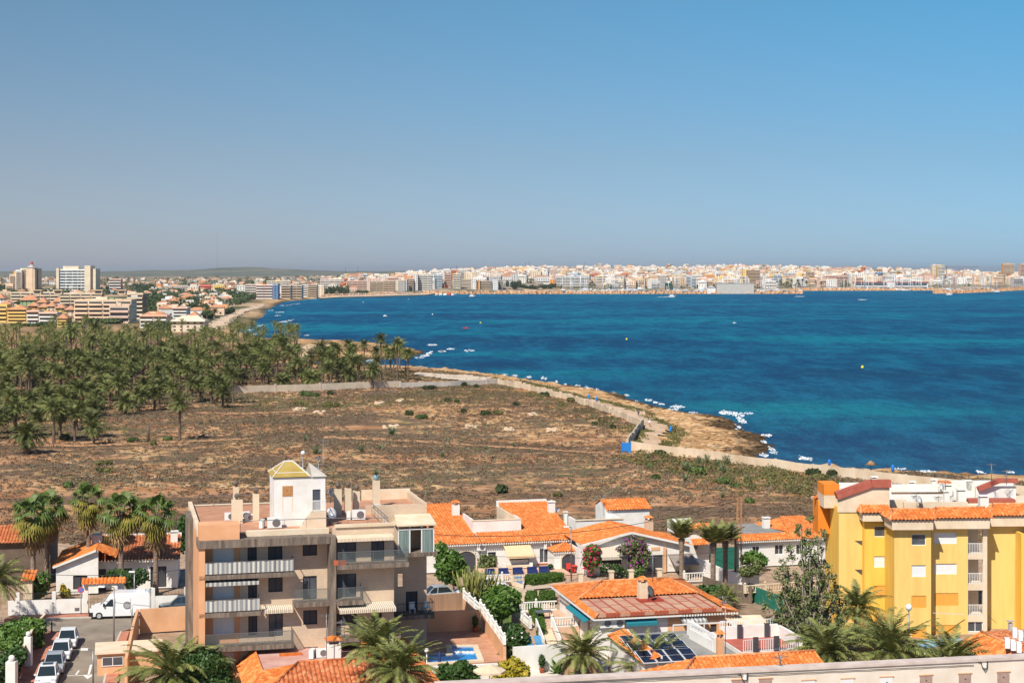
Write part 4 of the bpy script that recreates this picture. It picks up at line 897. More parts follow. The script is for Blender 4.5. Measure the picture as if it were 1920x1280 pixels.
# quay palms / taller palms in the suburb
for i,(x,y,h) in enumerate([(385,571,17),(361,563,14),(388,600,24),(403,601,20),(410,590,14),(352,560,10),(425,575,12),(1462,541,14),(1476,541,12),(1484,541,15),(1496,541,16),(1505,541,17),(1512,541,13),(1540,541,11)]):
    Y=Yof(y,x); s=FP/Y; t,tr,cr=GV[i%4]; r,a,b=t.copy(),tr.copy(),cr.copy()
    for o in (r,a,b): COL.objects.link(o)
    a.parent=r;b.parent=r; r.location=((x-960)/s,Y,h1((x-960)/s,Y)); k=1.25 if x<500 else 1.6; r.scale=(k,k,k); hh=h/s-1; a.scale=(1,1,hh/k); b.location=(0,0,hh/k)
    r['label']='tall thin palm standing over the suburb gardens' if x<500 else 'palm on the quay in front of the far town'; r['group']='suburb palms' if x<500 else 'quay palms'; r['category']='palm tree'
# ------------------------------------------------------------------ harbour
M_HULL=mat('boat_white',(.80,.80,.78),rough=.4); M_MAST=mat('mast',(.70,.70,.68),rough=.4); M_DKB=mat('boat_blue',(.05,.09,.18),rough=.4); M_DKG=mat('crane_green',(.02,.08,.06))
yt=thing('sailing_boat','x','sailing boat'); hm=MB()
hm.add([(-5,-1.4,0),(3,-1.5,0),(6,0,.3),(3,1.5,0),(-5,1.4,0),(-5,-1.7,1.5),(3,-1.8,1.6),(6.8,0,1.9),(3,1.8,1.6),(-5,1.7,1.5)],[(0,1,6,5),(1,2,7,6),(2,3,8,7),(3,4,9,8),(4,0,5,9),(5,6,7,8,9),(4,3,2,1,0)]).build('hull',M_HULL,yt)
MB().box(-2.5,2,-1,1,1.5,2.3).build('cabin',M_HULL,yt); MB().tube([(.5,0,1.5),(.5,0,17)],[.42,.32],5).build('mast',M_MAST,yt); MB().bar((.5,0,3),(-4.5,0,3.1),.25,.4).build('boom',M_DKB,yt)
mt=thing('motor_boat','x','motor boat'); 
MB().add([(-5,-1.6,0),(3,-1.6,0),(6,0,.5),(3,1.6,0),(-5,1.6,0),(-5,-2,2),(3,-2,2.1),(7,0,2.6),(3,2,2.1),(-5,2,2)],[(0,1,6,5),(1,2,7,6),(2,3,8,7),(3,4,9,8),(4,0,5,9),(5,6,7,8,9),(4,3,2,1,0)]).build('hull',M_HULL,mt)
MB().box(-3,2,-1.3,1.3,2.05,3.6).build('cabin',M_HULL,mt); MB().box(-1.5,1.0,-1.2,1.2,3.62,3.9).build('roof',M_DKB,mt)
KIDS[yt.name]=list(yt.children); KIDS[mt.name]=list(mt.children)
BG=random.Random(3); first={'s':True,'m':True}
def boat(k,X,Y,sc,lab,gr,rz=None):
    src=yt if k=='s' else mt; rz=BG.uniform(0,6.28) if rz is None else rz
    if first[k]: first[k]=False; r=src; r.location=(X,Y,ZS); r.rotation_euler=(0,0,rz); r['label']=lab
    else: r=dup(src,(X,Y,ZS),rz,lab)
    if gr: r['group']=gr
    elif 'group' in r: del r['group']
    r.scale=(sc,sc,sc); return r
for i in range(150):
    r=BG.random(); zone='right' if r<.55 else 'left' if r<.8 else 'mid'
    x={'right':BG.uniform(1545,1880),'left':BG.uniform(1055,1235),'mid':BG.uniform(1240,1460)}[zone]; X=(x-960)/FP; Y=BG.uniform(2985,3060) if 1480<x<1770 else BG.uniform(2760,3040)
    k='s' if BG.random()<.6 else 'm'; n={'s':'sailing boat with bare mast','m':'white motor boat'}[k]
    boat(k,X*Y,Y,BG.uniform(1.0,1.7),n+' '+{'right':'in the marina','left':'in the left harbour','mid':'along the fishing quay'}[zone]+', by '+near(x,TLM),n+'s moored '+{'right':'in the marina','left':'left of the crane','mid':'by the fishing quay'}[zone])
for x,y,k,sc,lab in ((722,593,'m',.32,'small dark motor boat in the open middle of the bay'),(1377,606,'m',.22,'tiny white boat alone on the right half of the bay'),(1780,553,'m',.9,'white boat just off the tip of the right mole'),(885,556,'m',.8,'white boat off the beach right of the water park'),(1260,556.5,'m',.9,'speeding boat trailing a white wake')):
    X,Y=at(x,y,ZS); boat(k,X,Y,sc,lab,None,.2)
for x,y,w in ((1247,557,30),(1500,556,14),(1616,562,6)):
    if w:
        X,Y=at(x,y,ZS); q=w*Y/FP; m=MB(); m.quads(np.array([[(X+u-3,Y+v-2,ZS+.15),(X+u+3,Y+v-2,ZS+.2),(X+u+3,Y+v+2,ZS+.3),(X+u-3,Y+v+2,ZS+.15)] for u,v in [(BG.uniform(-q/2,q/2),BG.gauss(0,6)) for _ in range(20)]])); tag(m.build('sea_foam',bpy.data.materials['foam']),kind='stuff')
# buoys
M_BUOY=mat('buoy_yellow',(.85,.65,.03),rough=.4); M_REDP=mat('red_paint',(.65,.06,.04),rough=.5)
for i,(x,y,lab) in enumerate(((1617,690,'large yellow buoy alone on the sea at right'),(1175,637,'yellow buoy in the centre of the bay'),(811,590,'white and yellow buoy left of the red canoe'),(901,606,'yellow buoy right of the red canoe'),(681,567,'small pale buoy near the beach'),(766,561,'small pale buoy below the slab towers'))):
    X,Y=at(x,y,ZS); t=thing('buoy',lab,'buoy',(X,Y,ZS)); r=.55 if y<650 else .6; c=M_BUOY if i in(0,1,3) else M_HULL
    MB().ball((0,0,r*.6),r,12).build('float',c,t); MB().tube([(0,0,r*1.3),(0,0,r*2)],.12,6).build('top_mark',c,t)
X,Y=at(874,616,ZS); t=thing('canoe','red canoe out in the bay','canoe',(X,Y,ZS),.1); MB().add([(-3,0,.5),(-1,-.5,.1),(1,-.5,.1),(3,0,.5),(1,.5,.1),(-1,.5,.1),(-1,-.6,.6),(1,-.6,.6),(1,.6,.6),(-1,.6,.6)],[(0,1,6),(1,2,7,6),(2,3,7),(3,4,8),(4,5,9,8),(5,0,9),(0,6,7,3,8,9)]).build('hull',M_REDP,t)
m=MB(); m.tube([(0,0,.3),(0,0,.9)],[.3,.25],6); m.ball((0,0,1.15),.2,8); m.bar((-1,0,.9),(1,0,1.2),.12); m.build('paddler',M_REDP,t)
# floating water park
X,Y=at(836,553.5,ZS); t=thing('water_park','colourful inflatable water park floating off the beach','inflatable',(X,Y,ZS))
for i,(u,w,h,c) in enumerate(((-14,5,2.2,'pink'),(-8,5,3,'white'),(-1,6,2.2,'white'),(5,5,3.6,'red'),(10,4,2.6,'white'),(15,5,3,'blue'))): m=MB(); m.ball((u,0,h*.4),w*.6,8,0,.6); m.box(u-w*.4,u+w*.4,-2,2,0,h); m.build('float',TW[c],t)
# fishing quay with its wall
Y=2573; s=FP/Y; t=thing('quay_building','long low grey stone quay block on the breakwater','building',((1379-960)/s,Y,ZS)); MB().box(-35/s,35/s,0,12,0,19/s).build('wall',M_CONC,t); m=MB(); m.box(-35.3/s,35.3/s,-.4,12.4,19/s,19.8/s); m.build('coping',M_CONC,t)
t=thing('quay_shed','small white shed left of the grey quay block','building',((1334-960)/s,Y,ZS)); MB().box(-8/s,7/s,0,8,0,12/s).build('wall',TW['white'],t); m=MB(); m.add([(-8.5/s,-1,12/s),(7.5/s,-1,12/s),(7.5/s,9,12/s),(-8.5/s,9,12/s),(0,4,15.5/s)],[(0,1,4),(1,2,4),(2,3,4),(3,0,4)]).build('roof',TW['grey'],t)
Y=2940; s=FP/Y; t=thing('boat_crane','dark green boat hoist with white cab on the harbour quay','crane',((1253-960)/s,Y,ZS))
for u in (-5,5): MB().box((u-1)/s,(u+1)/s,0,3,0,9/s).build('leg',M_DKG,t)
MB().box(-6/s,6/s,-.2,3.4,9/s,15/s).build('beam',M_DKG,t); MB().box(-3/s,3/s,-.3,3,15/s,18/s).build('cab',TW['white'],t)
Y=3075; s=FP/Y; t=thing('clubhouse','long low white marina clubhouse with pale sail roof','building',((1670-960)/s,Y,ZS)); 
MB().box(-68/s,70/s,0,14,0,14/s).build('wall',TW['white'],t); 
for z in (3,8.5): MB().box(-66/s,68/s,-.1,0,z/s,(z+3)/s).build('window_row',M_GLS,t)
MB().box(-69/s,71/s,-2,15,14/s,15.2/s).build('roof',TW['red'],t); MB().box(-8/s,7/s,-8,-2,5/s,14/s).build('sail_roof',TW['white'],t)
X,Y=at(1500,549,ZS); s=FP/Y; t=thing('harbour_light','small white harbour light hut at the breakwater end','lighthouse',(X,Y,0)); MB().box(-3,3,-2,2,-3,3).build('hut',TW['white'],t); MB().tube([(2,0,3),(2,0,9)],[.6,.4],6).build('lamp_mast',TW['red'],t)
# cranes and masts on the skyline
M_STEEL=mat('steel_dark',(.12,.12,.13),rough=.6)
for x,yt_,yb,arm,lab in ((1748,497,515,0,'x'),(1775,500,520,(-22,60),'tower crane with long arm right of the twin tower'),(1806,504,520,(-12,14),'smaller tower crane further right of the twin tower')):
    if lab=='x': continue
    Y=3500; s=FP/Y; z=H-(yb-HY)/s; t=thing('tower_crane',lab,'crane',((x-960)/s,Y,z)); h=(yb-yt_)/s; MB().tube([(0,0,-5),(0,0,h+2)],.7,4).build('mast',M_STEEL,t); MB().bar((arm[0]/s,0,h),(arm[1]/s,0,h),.8).build('jib',M_STEEL,t)
for x,yt_,yb,Y,lab in ((407,431,503,8000,'very tall thin radio mast above the left hills'),(648,500,513,4200,'thin red and white mast on the left ridge'),(671,498,512,4200,'second thin mast on the left ridge'),(856,498,505,3900,'short mast on the ridge over the slab towers'),(943,500,507,3900,'thin mast left of the hill town'),(985,492,503,3900,'thin antenna mast at the left shoulder of the hill town'),(992,490,503,3900,'taller antenna mast at the left shoulder of the hill town'),(1097,491,502,3900,'thin antenna mast left of the water tower')):
    s=FP/Y; t=thing('radio_mast',lab,'mast',((x-960)/s,Y,H-(yb-HY)/s)); h=(yb-yt_)/s; MB().tube([(0,0,-3),(0,0,h)],[.5,.35] if Y<5000 else [.4,.3],4).build('pole',M_STEEL,t); m=MB(); m.box(-1.2,1.2,-.3,.3,h*.8,h*.8+1); m.build('crossbar',M_STEEL,t)
# beach people and parasols
m=MB(); PC=['white','red','blue','yellow','pink','orange']; 
for i in range(420):
    x=BG.uniform(602,800); y=np.interp(x,[602,642,720,800],[557.5,554.8,553,551])-abs(BG.gauss(0,1.2)); X,Y=at(x,y,-1); c=BG.randrange(6)
    if BG.random()<.4: m.tube([(X,Y,-1),(X,Y,1.1)],.15,4,c); m.lathe([(1.4,1.0),(.1,1.7)],6,(X,Y,0),c)
    else: m.tube([(X,Y,-1),(X,Y,.1),(X,Y,.55)],[.22,.3,.15],5,c)
tag(m.build('beach_crowd',[TW[c] for c in PC]),'tiny bathers and parasols crowding the far beach','beach crowd',None,'stuff')
# ================================================================== the near estate
class Fr:
    def __init__(s,x,Y,ang=14.0,z0=0.0):
        s.X0=(x-960)/FP*Y; s.Y0=Y; s.a=R(ang); s.c=math.cos(s.a); s.s=math.sin(s.a); s.z0=z0; s.loc=(s.X0,Y,z0)
    def t(s,x,v=0.0):
        a=(x-960)/FP; return (a*(s.Y0+s.c*v)-s.X0+s.s*v)/(s.c-a*s.s)
    def Yw(s,t,v): return s.Y0+s.s*t+s.c*v
    def z(s,x,y,v=0.0): return H-(y-HY)*s.Yw(s.t(x,v),v)/FP-s.z0
    def v(s,x,y,z=0.0):     # depth of a point of known height seen at (x, y)
        X,Y=at(x,y,z+s.z0); return -(X-s.X0)*s.s+(Y-s.Y0)*s.c
    def tv(s,x,y,z=0.0):
        X,Y=at(x,y,z+s.z0); return ((X-s.X0)*s.c+(Y-s.Y0)*s.s, -(X-s.X0)*s.s+(Y-s.Y0)*s.c)
    def w(s,t,v,z=0): return (s.X0+t*s.c-v*s.s, s.Y0+t*s.s+v*s.c, z+s.z0)
    def thing(s,name,label,cat,t=0,v=0,z=0,rz=0,group=None): return thing(name,label,cat,s.w(t,v,z),s.a+rz,group)
def facade(m,x0,x1,z0,z1,y0,th,holes,mi=0):
    """wall slab from y0 to y0+th with real openings (xa,xb,za,zb)"""
    xs=sorted(set([x0,x1]+[min(max(h[i],x0),x1) for h in holes for i in(0,1)])); zs=sorted(set([z0,z1]+[min(max(h[i],z0),z1) for h in holes for i in(2,3)]))
    for i in range(len(xs)-1):
        run=None
        for j in range(len(zs)-1):
            cx=(xs[i]+xs[i+1])/2; cz=(zs[j]+zs[j+1])/2
            hole=any(h[0]<cx<h[1] and h[2]<cz<h[3] for h in holes)
            if not hole: run=zs[j] if run is None else run
            if run is not None and (hole or j==len(zs)-2):
                top=zs[j] if hole else zs[j+1]
                if top-run>1e-4 and xs[i+1]-xs[i]>1e-4: m.box(xs[i],xs[i+1],y0,y0+th,run,top,mi)
                run=None
    return m
def roofpanel(m,pts,u=None,pitch=.36,amp=.12,mi=0,lift=0):
    P=[Vector(p) for p in pts]; n=(P[1]-P[0]).cross(P[2]-P[0]); 
    if n.length<1e-6: n=(P[2]-P[1]).cross(P[3]-P[1])
    n.normalize(); n=-n if n.z<0 else n
    u=Vector(u).normalized() if u else Vector((-n.y,n.x,0)).normalized() if abs(n.z)<.9999 else Vector((1,0,0))
    w=n.cross(u).normalized(); 
    if w.z<0: w=-w
    Q=[((p-P[0]).dot(u),(p-P[0]).dot(w)) for p in P]; a0=min(q[0] for q in Q)+.001; a1=max(q[0] for q in Q)-.001
    N=max(2,int((a1-a0)/(pitch/4))); V=[]; prof=(0,.75,1,.75)
    for i in range(N+1):
        a=a0+(a1-a0)*i/N; bs=[]
        for k in range(len(Q)):
            (xa,ya),(xb,yb)=Q[k],Q[(k+1)%len(Q)]
            if (xa-a)*(xb-a)<=0 and xa!=xb: bs.append(ya+(yb-ya)*(a-xa)/(xb-xa))
        if not bs: bs=[0]
        h=amp*prof[i%4]+lift
        for b in (min(bs),max(bs)): V.append(P[0]+u*a+w*b+n*h)
    m.add(V,[(2*i,2*i+2,2*i+3,2*i+1) for i in range(N)],mi,False)
    return m
# ---- materials
def tile_mat(name,c1,c2,c3):
    k=NT(name); k.g=k.n.nodes.new('ShaderNodeTexCoord'); k.pos=k.g.outputs['Object']
    v=k.n.nodes.new('ShaderNodeTexVoronoi'); v.inputs['Scale'].default_value=3.2; k.l.new(k.pos,v.inputs['Vector'])
    sp=k.n.nodes.new('ShaderNodeSeparateColor'); k.l.new(v.outputs['Color'],sp.inputs[0])
    c=k.ramp(sp.outputs[0],[(0,c1),(.55,c2),(1,c3)])
    st=k.ramp(k.noise(.9,6,.65),[(.40,(.16,.07,.035)),(.55,(.5,.5,.5))]); 
    f=k.rng(k.noise(.9,6,.7),.56,.70)
    k.col(k.mix(k.math('MULTIPLY',f,.55),c,(.20,.085,.04))); k.b.inputs['Roughness'].default_value=.8; k.b.inputs['Specular IOR Level'].default_value=.25
    k.bump(k.noise(5,3,.6),.4,.04); return k.m
M_TILE=tile_mat('terracotta_tiles',(.54,.135,.028),(.66,.195,.042),(.75,.31,.11))
M_TILE2=tile_mat('terracotta_tiles_old',(.38,.10,.035),(.52,.16,.06),(.64,.28,.13))
M_RIDGE=mat('ridge_tiles',(.66,.20,.06),(.80,.40,.20),scale=3,lo=.35,hi=.65)
M_WHITE=mat('white_render',(.70,.67,.61),(.82,.80,.76),scale=.7,bump=.15,bscale=8,lo=.3,hi=.6)
M_CREAM=mat('cream_render',(.66,.52,.36),(.78,.65,.49),scale=.6,bump=.15,bscale=8)
M_PEACH=mat('peach_render',(.66,.36,.19),(.76,.45,.26),scale=.5,bump=.15,bscale=8)
M_SALM=mat('salmon_render',(.68,.34,.17),(.77,.42,.23),scale=.4,bump=.1,bscale=8)
def brick_mat(name,c1,c2,mo,sx=.24,sy=.07):
    k=NT(name); tc=k.n.nodes.new('ShaderNodeTexCoord'); mp=k.n.nodes.new('ShaderNodeMapping'); mp.inputs['Rotation'].default_value=(R(-90),0,0); k.l.new(tc.outputs['Object'],mp.inputs[0])
    b=k.n.nodes.new('ShaderNodeTexBrick'); b.inputs['Scale'].default_value=1; b.inputs['Brick Width'].default_value=sx; b.inputs['Row Height'].default_value=sy; b.inputs['Mortar Size'].default_value=.006
    for i,c in (('Color1',c1),('Color2',c2),('Mortar',mo)): b.inputs[i].default_value=(*c,1)
    k.l.new(mp.outputs[0],b.inputs['Vector']); no=k.noise(.5,5,.6); hs=k.n.nodes.new('ShaderNodeHueSaturation'); k.l.new(k.rng(no,.3,.7,.9,1.08),hs.inputs['Value']); k.l.new(b.outputs[0],hs.inputs['Color']); k.col(hs.outputs[0]); k.b.inputs['Roughness'].default_value=.9
    return k.m
M_BRICK=brick_mat('beige_brick',(.60,.45,.315),(.68,.52,.375),(.52,.41,.30))
M_STAIN=mat('stained_concrete',(.085,.065,.052),(.30,.24,.19),scale=2.2,stretch=(1.6,1.6,.22),bump=.2,lo=.3,hi=.72)
M_DECK=mat('roof_deck_tiles',(.42,.20,.12),(.54,.29,.18),scale=.9,bump=.1,bscale=10)
M_GLASS=mat('window_glass',(.045,.055,.07),(.10,.11,.13),scale=.8,rough=.12,spec=.6)
M_SHUT=mat('dark_shutter',(.055,.055,.065),(.075,.075,.085),scale=6,stretch=(.1,.1,3),rough=.6)
M_WSH=mat('white_shutter',(.70,.70,.70),(.80,.80,.79),scale=6,stretch=(.1,.1,4),rough=.5)
M_METAL=mat('grey_metal',(.25,.25,.26),rough=.4,metal=.6); M_DMET=mat('black_metal',(.025,.025,.028),rough=.5); M_WMET=mat('white_metal',(.78,.78,.76),rough=.4)
M_ASPH=mat('asphalt',(.19,.155,.12),(.33,.275,.215),scale=.35,bump=.2,bscale=20,lo=.3,hi=.7,bdist=.01)
M_PAVE=mat('red_paving',(.42,.15,.09),(.54,.24,.16),scale=1.2,bump=.1,bscale=12,lo=.35,hi=.6)
M_PATIO=mat('patio_tiles',(.56,.36,.24),(.68,.46,.32),scale=1.2,bump=.1,bscale=10)
M_KERB=mat('kerb_stone',(.50,.46,.40),(.60,.55,.48),scale=2)
M_LINE=mat('road_paint',(.70,.68,.62),(.80,.79,.75),scale=3)
M_CAR=mat('car_paint_white',(.78,.79,.80),rough=.2,spec=.6); M_CARS=mat('car_paint_silver',(.50,.53,.56),rough=.22,spec=.6,metal=.3); M_CARG=mat('car_paint_grey',(.07,.09,.11),rough=.2,spec=.6)
M_TYRE=mat('tyre',(.02,.02,.02),rough=.9); M_CGL=mat('car_glass',(.02,.03,.035),rough=.06,spec=.8); M_LAMP=mat('headlamp',(.6,.62,.65),rough=.15,spec=.8); M_TRED=mat('tail_lamp',(.45,.02,.02),rough=.2)
M_BALU=M_WHITE
def stripes(name,c1,c2,freq=14,axis=0):
    k=NT(name); tc=k.n.nodes.new('ShaderNodeTexCoord'); w=k.n.nodes.new('ShaderNodeTexWave'); w.bands_direction='X' if axis==0 else 'Y'; w.inputs['Scale'].default_value=freq/6.2832*2; w.inputs['Distortion'].default_value=0
    k.l.new(tc.outputs['Object'],w.inputs['Vector']); k.col(k.ramp(w.outputs['Fac'],[(.45,c1),(.55,c2)])); k.b.inputs['Roughness'].default_value=.9; return k.m
M_STR=stripes('striped_canvas_grey',(.24,.26,.27),(.56,.55,.50),2.6); M_STRT=stripes('striped_canvas_tan',(.45,.36,.26),(.74,.68,.56),6)
M_TAN=mat('tan_canvas',(.72,.52,.30),(.78,.58,.36),scale=2); M_GREYC=mat('grey_canvas',(.30,.25,.22),rough=.9); M_TEAL=mat('teal_canvas',(.02,.20,.26),rough=.8)
M_WOODY=mat('orange_wood',(.72,.33,.05),(.80,.40,.08),scale=3,stretch=(1,1,6))
M_POOL=mat('pool_water',(.01,.17,.50),(.03,.30,.68),scale=.9,rough=.08,bump=.35,bscale=3,spec=.5,bdist=.03)
M_BARK=mat('bark',(.16,.12,.09),(.32,.26,.21),scale=5,bump=.6,stretch=(1,1,.3))
M_LEAF=mat('leaf_green',(.045,.11,.015),(.12,.21,.035),scale=2,rough=.5,spec=.35); M_LEAFD=mat('leaf_dark',(.022,.06,.012),(.06,.12,.025),scale=2,rough=.5,spec=.35)
M_LEAFY=mat('leaf_yellow',(.16,.19,.02),(.50,.36,.03),scale=3,rough=.5); M_LEAFO=mat('leaf_olive',(.07,.10,.03),(.19,.22,.08),scale=2.5,rough=.6)
M_HEDGE=mat('hedge_leaf',(.035,.085,.012),(.085,.15,.02),scale=3,rough=.6)
M_PURP=mat('purple_flower',(.32,.03,.30),(.50,.08,.40),scale=5); M_MAG=mat('magenta_flower',(.62,.01,.08),(.70,.04,.16),scale=5); M_PINK=mat('pink_flower',(.75,.35,.38),(.82,.55,.55),scale=5)
M_WFL=mat('white_flower',(.8,.8,.75)); M_POT=mat('clay_pot',(.50,.13,.06),rough=.7); M_EUPH=mat('euphorbia_stem',(.10,.13,.035),(.30,.28,.08),scale=2,lo=.4,hi=.62,rough=.6)
# ---- shared small builders (local coordinates, front towards -y)
def window(par,xa,xb,za,zb,y,kind='glass',frame=M_WMET,fw=.06,depth=.12,mull=1,rec=.15,name='window',label=None):
    """leaf and frame sitting rec behind the wall face y"""
    m=MB(); yy=y+rec
    for a,b,c,d in ((xa,xb,zb-fw,zb),(xa,xb,za,za+fw),(xa,xa+fw,za+fw,zb-fw),(xb-fw,xb,za+fw,zb-fw)): m.box(a,b,yy-.03,yy+.05,c,d)
    for i in range(1,mull+1):
        x=xa+(xb-xa)*i/(mull+1); m.box(x-fw/2,x+fw/2,yy-.025,yy+.05,za+fw,zb-fw)
    o=m.build(name,frame,par)
    if label: o['label']=label
    g=MB(); g.box(xa+fw*.5,xb-fw*.5,yy+.0,yy+.03,za+fw*.5,zb-fw*.5); 
    g.build('pane' if kind=='glass' else 'shutter',{'glass':M_GLASS,'dark':M_SHUT,'white':M_WSH,'wood':M_WOODY}[kind],o); return o
def railing(par,pts,h,m=M_METAL,n=None,step=.13,w=.03,top=.05,name='railing',glass=None):
    r=MB()
    for a,b in zip(pts[:-1],pts[1:]):
        A=Vector(a);B=Vector(b); L=(B-A).length; k=max(1,int(L/step))
        r.bar(A+Vector((0,0,h)),B+Vector((0,0,h)),top)
        for i in range(k+1):
            p=A+(B-A)*i/k; r.bar(p,p+Vector((0,0,h)),w)
        if glass: 
            g=MB(); g.bar(A+Vector((0,0,h*.5+.03)),B+Vector((0,0,h*.5+.03)),.02,h*.86); g.build('glass_panel',glass,par)
        else: r.bar(A+Vector((0,0,.08)),B+Vector((0,0,.08)),w)
    return r.build(name,m,par)
def chimney(fr,x0,x1,yt,yb,v,z0,label,m=None,cap='ball',wd=None,group=None,name='chimney'):
    """stands at depth v on height z0; px gives width and top"""
    t0,t1=fr.t(x0,v),fr.t(x1,v); w=t1-t0; h=fr.z((x0+x1)/2,yt,v)-z0
    t=fr.thing(name,label,'chimney',(t0+t1)/2,v,z0,0,group); MB().box(-w/2,w/2,0,wd or w*.9,-.3,h).build('shaft',m or M_CREAM,t)
    if cap=='ball': k=MB(); k.tube([(0,w*.45,h),(0,w*.45,h+.15)],.12,8); k.ball((0,w*.45,h+.33),.24,10); k.build('cowl',M_STAIN,t)
    elif cap=='tile':
        k=MB(); 
        for a in (-w/2+.06,w/2-.18): k.box(a,a+.12,.04,w*.8,h,h+.35)
        k.build('vent_leg',m or M_WHITE,t); k=MB(); a=w/2+.12; d0,d1=-.12,w*.9+.12; k.add([(-a,d0,h+.35),(a,d0,h+.35),(a,d1,h+.35),(-a,d1,h+.35),(-a*.2,(d0+d1)/2,h+.65),(a*.2,(d0+d1)/2,h+.65)],[(0,1,5,4),(1,2,5),(2,3,4,5),(3,0,4),(3,2,1,0)]); k.build('tile_cap',M_TILE,t)
    elif cap=='flat': MB().box(-w/2-.08,w/2+.08,-.08,w*.9+.08,h+.12,h+.22).build('cap',m or M_WHITE,t); MB().box(-w/2+.1,w/2-.1,.1,w*.9-.1,h,h+.12).build('vent',M_DMET,t)
    return t
ACN=None
def ac_unit(loc,rz,label,w=.85,group=None):
    global ACN
    if ACN is None:
        t=thing('air_conditioner',label,'air conditioner',loc,rz,group); MB().box(-.42,.42,0,.32,.05,.65).build('casing',M_WMET,t)
        m=MB(); 
        m.tube([(.1,-.012,.35),(.1,.02,.35)],.24,14); m.build('fan_grille',M_METAL,t); m=MB()
        m.box(-.4,-.34,0,.3,0,.05); m.box(.34,.4,0,.3,0,.05); m.build('feet',M_METAL,t); ACN=t; KIDS[t.name]=list(t.children); o=t
    else: o=dup(ACN,loc,rz,label)
    if group: o['group']=group
    elif 'group' in o: del o['group']
    o.scale=(w/.85,w/.85,w/.85); return o
def awning(par,xa,xb,zt,zb,y,out,m,name='awning',val=.25):
    a=MB(); T=.04
    a.add([(xa,y,zt),(xb,y,zt),(xb,y-out,zb),(xa,y-out,zb),(xa,y,zt+T),(xb,y,zt+T),(xb,y-out,zb+T),(xa,y-out,zb+T)],[(0,1,2,3),(7,6,5,4),(0,3,7,4),(1,5,6,2),(3,2,6,7),(0,4,5,1)])
    n=max(3,int((xb-xa)/.3))
    for i in range(n): x=xa+(xb-xa)*i/n; a.box(x+.01,x+(xb-xa)/n-.01,y-out-.02,y-out,zb-val,zb)
    return a.build(name,m,par)
def teeth(par,a,b,z,y,m=M_WHITE,step=.27):
    k=MB(); n=int((b-a)/step)
    for i in range(n): k.box(a+i*step,a+i*step+.14,y-.02,y+.25,z-.16,z)
    return k.build('eave_teeth',m,par)
def dish(loc,rz,label,r=.45,c=None,tilt=-25):
    t=thing('satellite_dish',label,'satellite dish',loc,rz); m=MB(); 
    prof=[(.02,0),(r*.5,.05),(r*.85,.14),(r,.2)]; P=[]; n=16
    mat_=Matrix.Rotation(R(90+tilt),4,'X')
    for q,z in prof+[(r,.23),(r*.5,.09),(.02,.04)]:
        for k in range(n): a=2*math.pi*k/n; P.append(mat_@Vector((q*math.cos(a),q*math.sin(a),z))+Vector((0,0,.9)))
    L=len(prof)+3; m.add(P,[(i*n+k,i*n+(k+1)%n,(i+1)*n+(k+1)%n,(i+1)*n+k) for i in range(L-1) for k in range(n)],0,True); m.build('reflector',c or M_WMET,t)
    m=MB(); m.tube([(0,.1,0),(0,.1,.9)],.035,6); m.build('pole',M_METAL,t); MB().bar((0,-.02,.6),(0,-.5,.95),.03).build('feed_arm',M_METAL,t); return t
def antenna(loc,h,label,rz=0,n=7):
    t=thing('tv_antenna',label,'antenna',loc,rz); MB().tube([(0,0,-.2),(0,0,h)],.035,6).build('pole',M_METAL,t); m=MB(); m.bar((-.5,0,h-.15),(.6,0,h-.15),.035)
    for i in range(n): x=-.45+i*.16; m.bar((x,-.32,h-.15),(x,.32,h-.15),.025)
    m.build('elements',M_METAL,t); m=MB(); m.bar((0,-.35,h-.7),(0,.35,h-.7),.03); m.bar((0,-.35,h-.95),(0,.35,h-.95),.03); m.build('crossbars',M_METAL,t); return t
def streetlamp(x,yb,h,label,arm=.9,ball=False,rz=0):
    X,Y=at(x,yb); t=thing('street_lamp',label,'street lamp',(X,Y,0),rz); MB().tube([(0,0,0),(0,0,h)],[.09,.06],8).build('pole',M_METAL,t)
    if ball: m=MB(); m.ball((0,0,h+.28),.3,14); m.build('globe',M_WMET,t)
    else: MB().bar((0,0,h),(-arm,0,h+.1),.07).build('arm',M_METAL,t); MB().box(-arm-.5,-arm+.1,-.12,.12,h+.02,h+.16).build('lamp_head',M_WMET,t)
    return t
def balustrade(par,a,b,h=.85,m=M_BALU,step=.24,pier=2.4):
    A=Vector(a);B=Vector(b); L=(B-A).length; r=MB(); r.bar(A+Vector((0,0,h-.05)),B+Vector((0,0,h-.05)),.2,.1); r.bar(A+Vector((0,0,.05)),B+Vector((0,0,.05)),.2,.1); r.build('handrail',m,par)
    k=MB(); n=int(L/step)
    for i in range(1,n):
        p=A+(B-A)*i/n; k.lathe([(.05,.1),(.085,.28),(.04,h*.6),(.07,h-.1)],6,p)
    o=k.build('balusters',m,par); 
    for q in range(int(L/pier)+1):
        p=A+(B-A)*min(1,q*pier/L); z=MB(); z.box(p.x-.13,p.x+.13,p.y-.13,p.y+.13,p.z,p.z+h+.08); z.ball((p.x,p.y,p.z+h+.2),.13,8); z.build('pier',m,par)

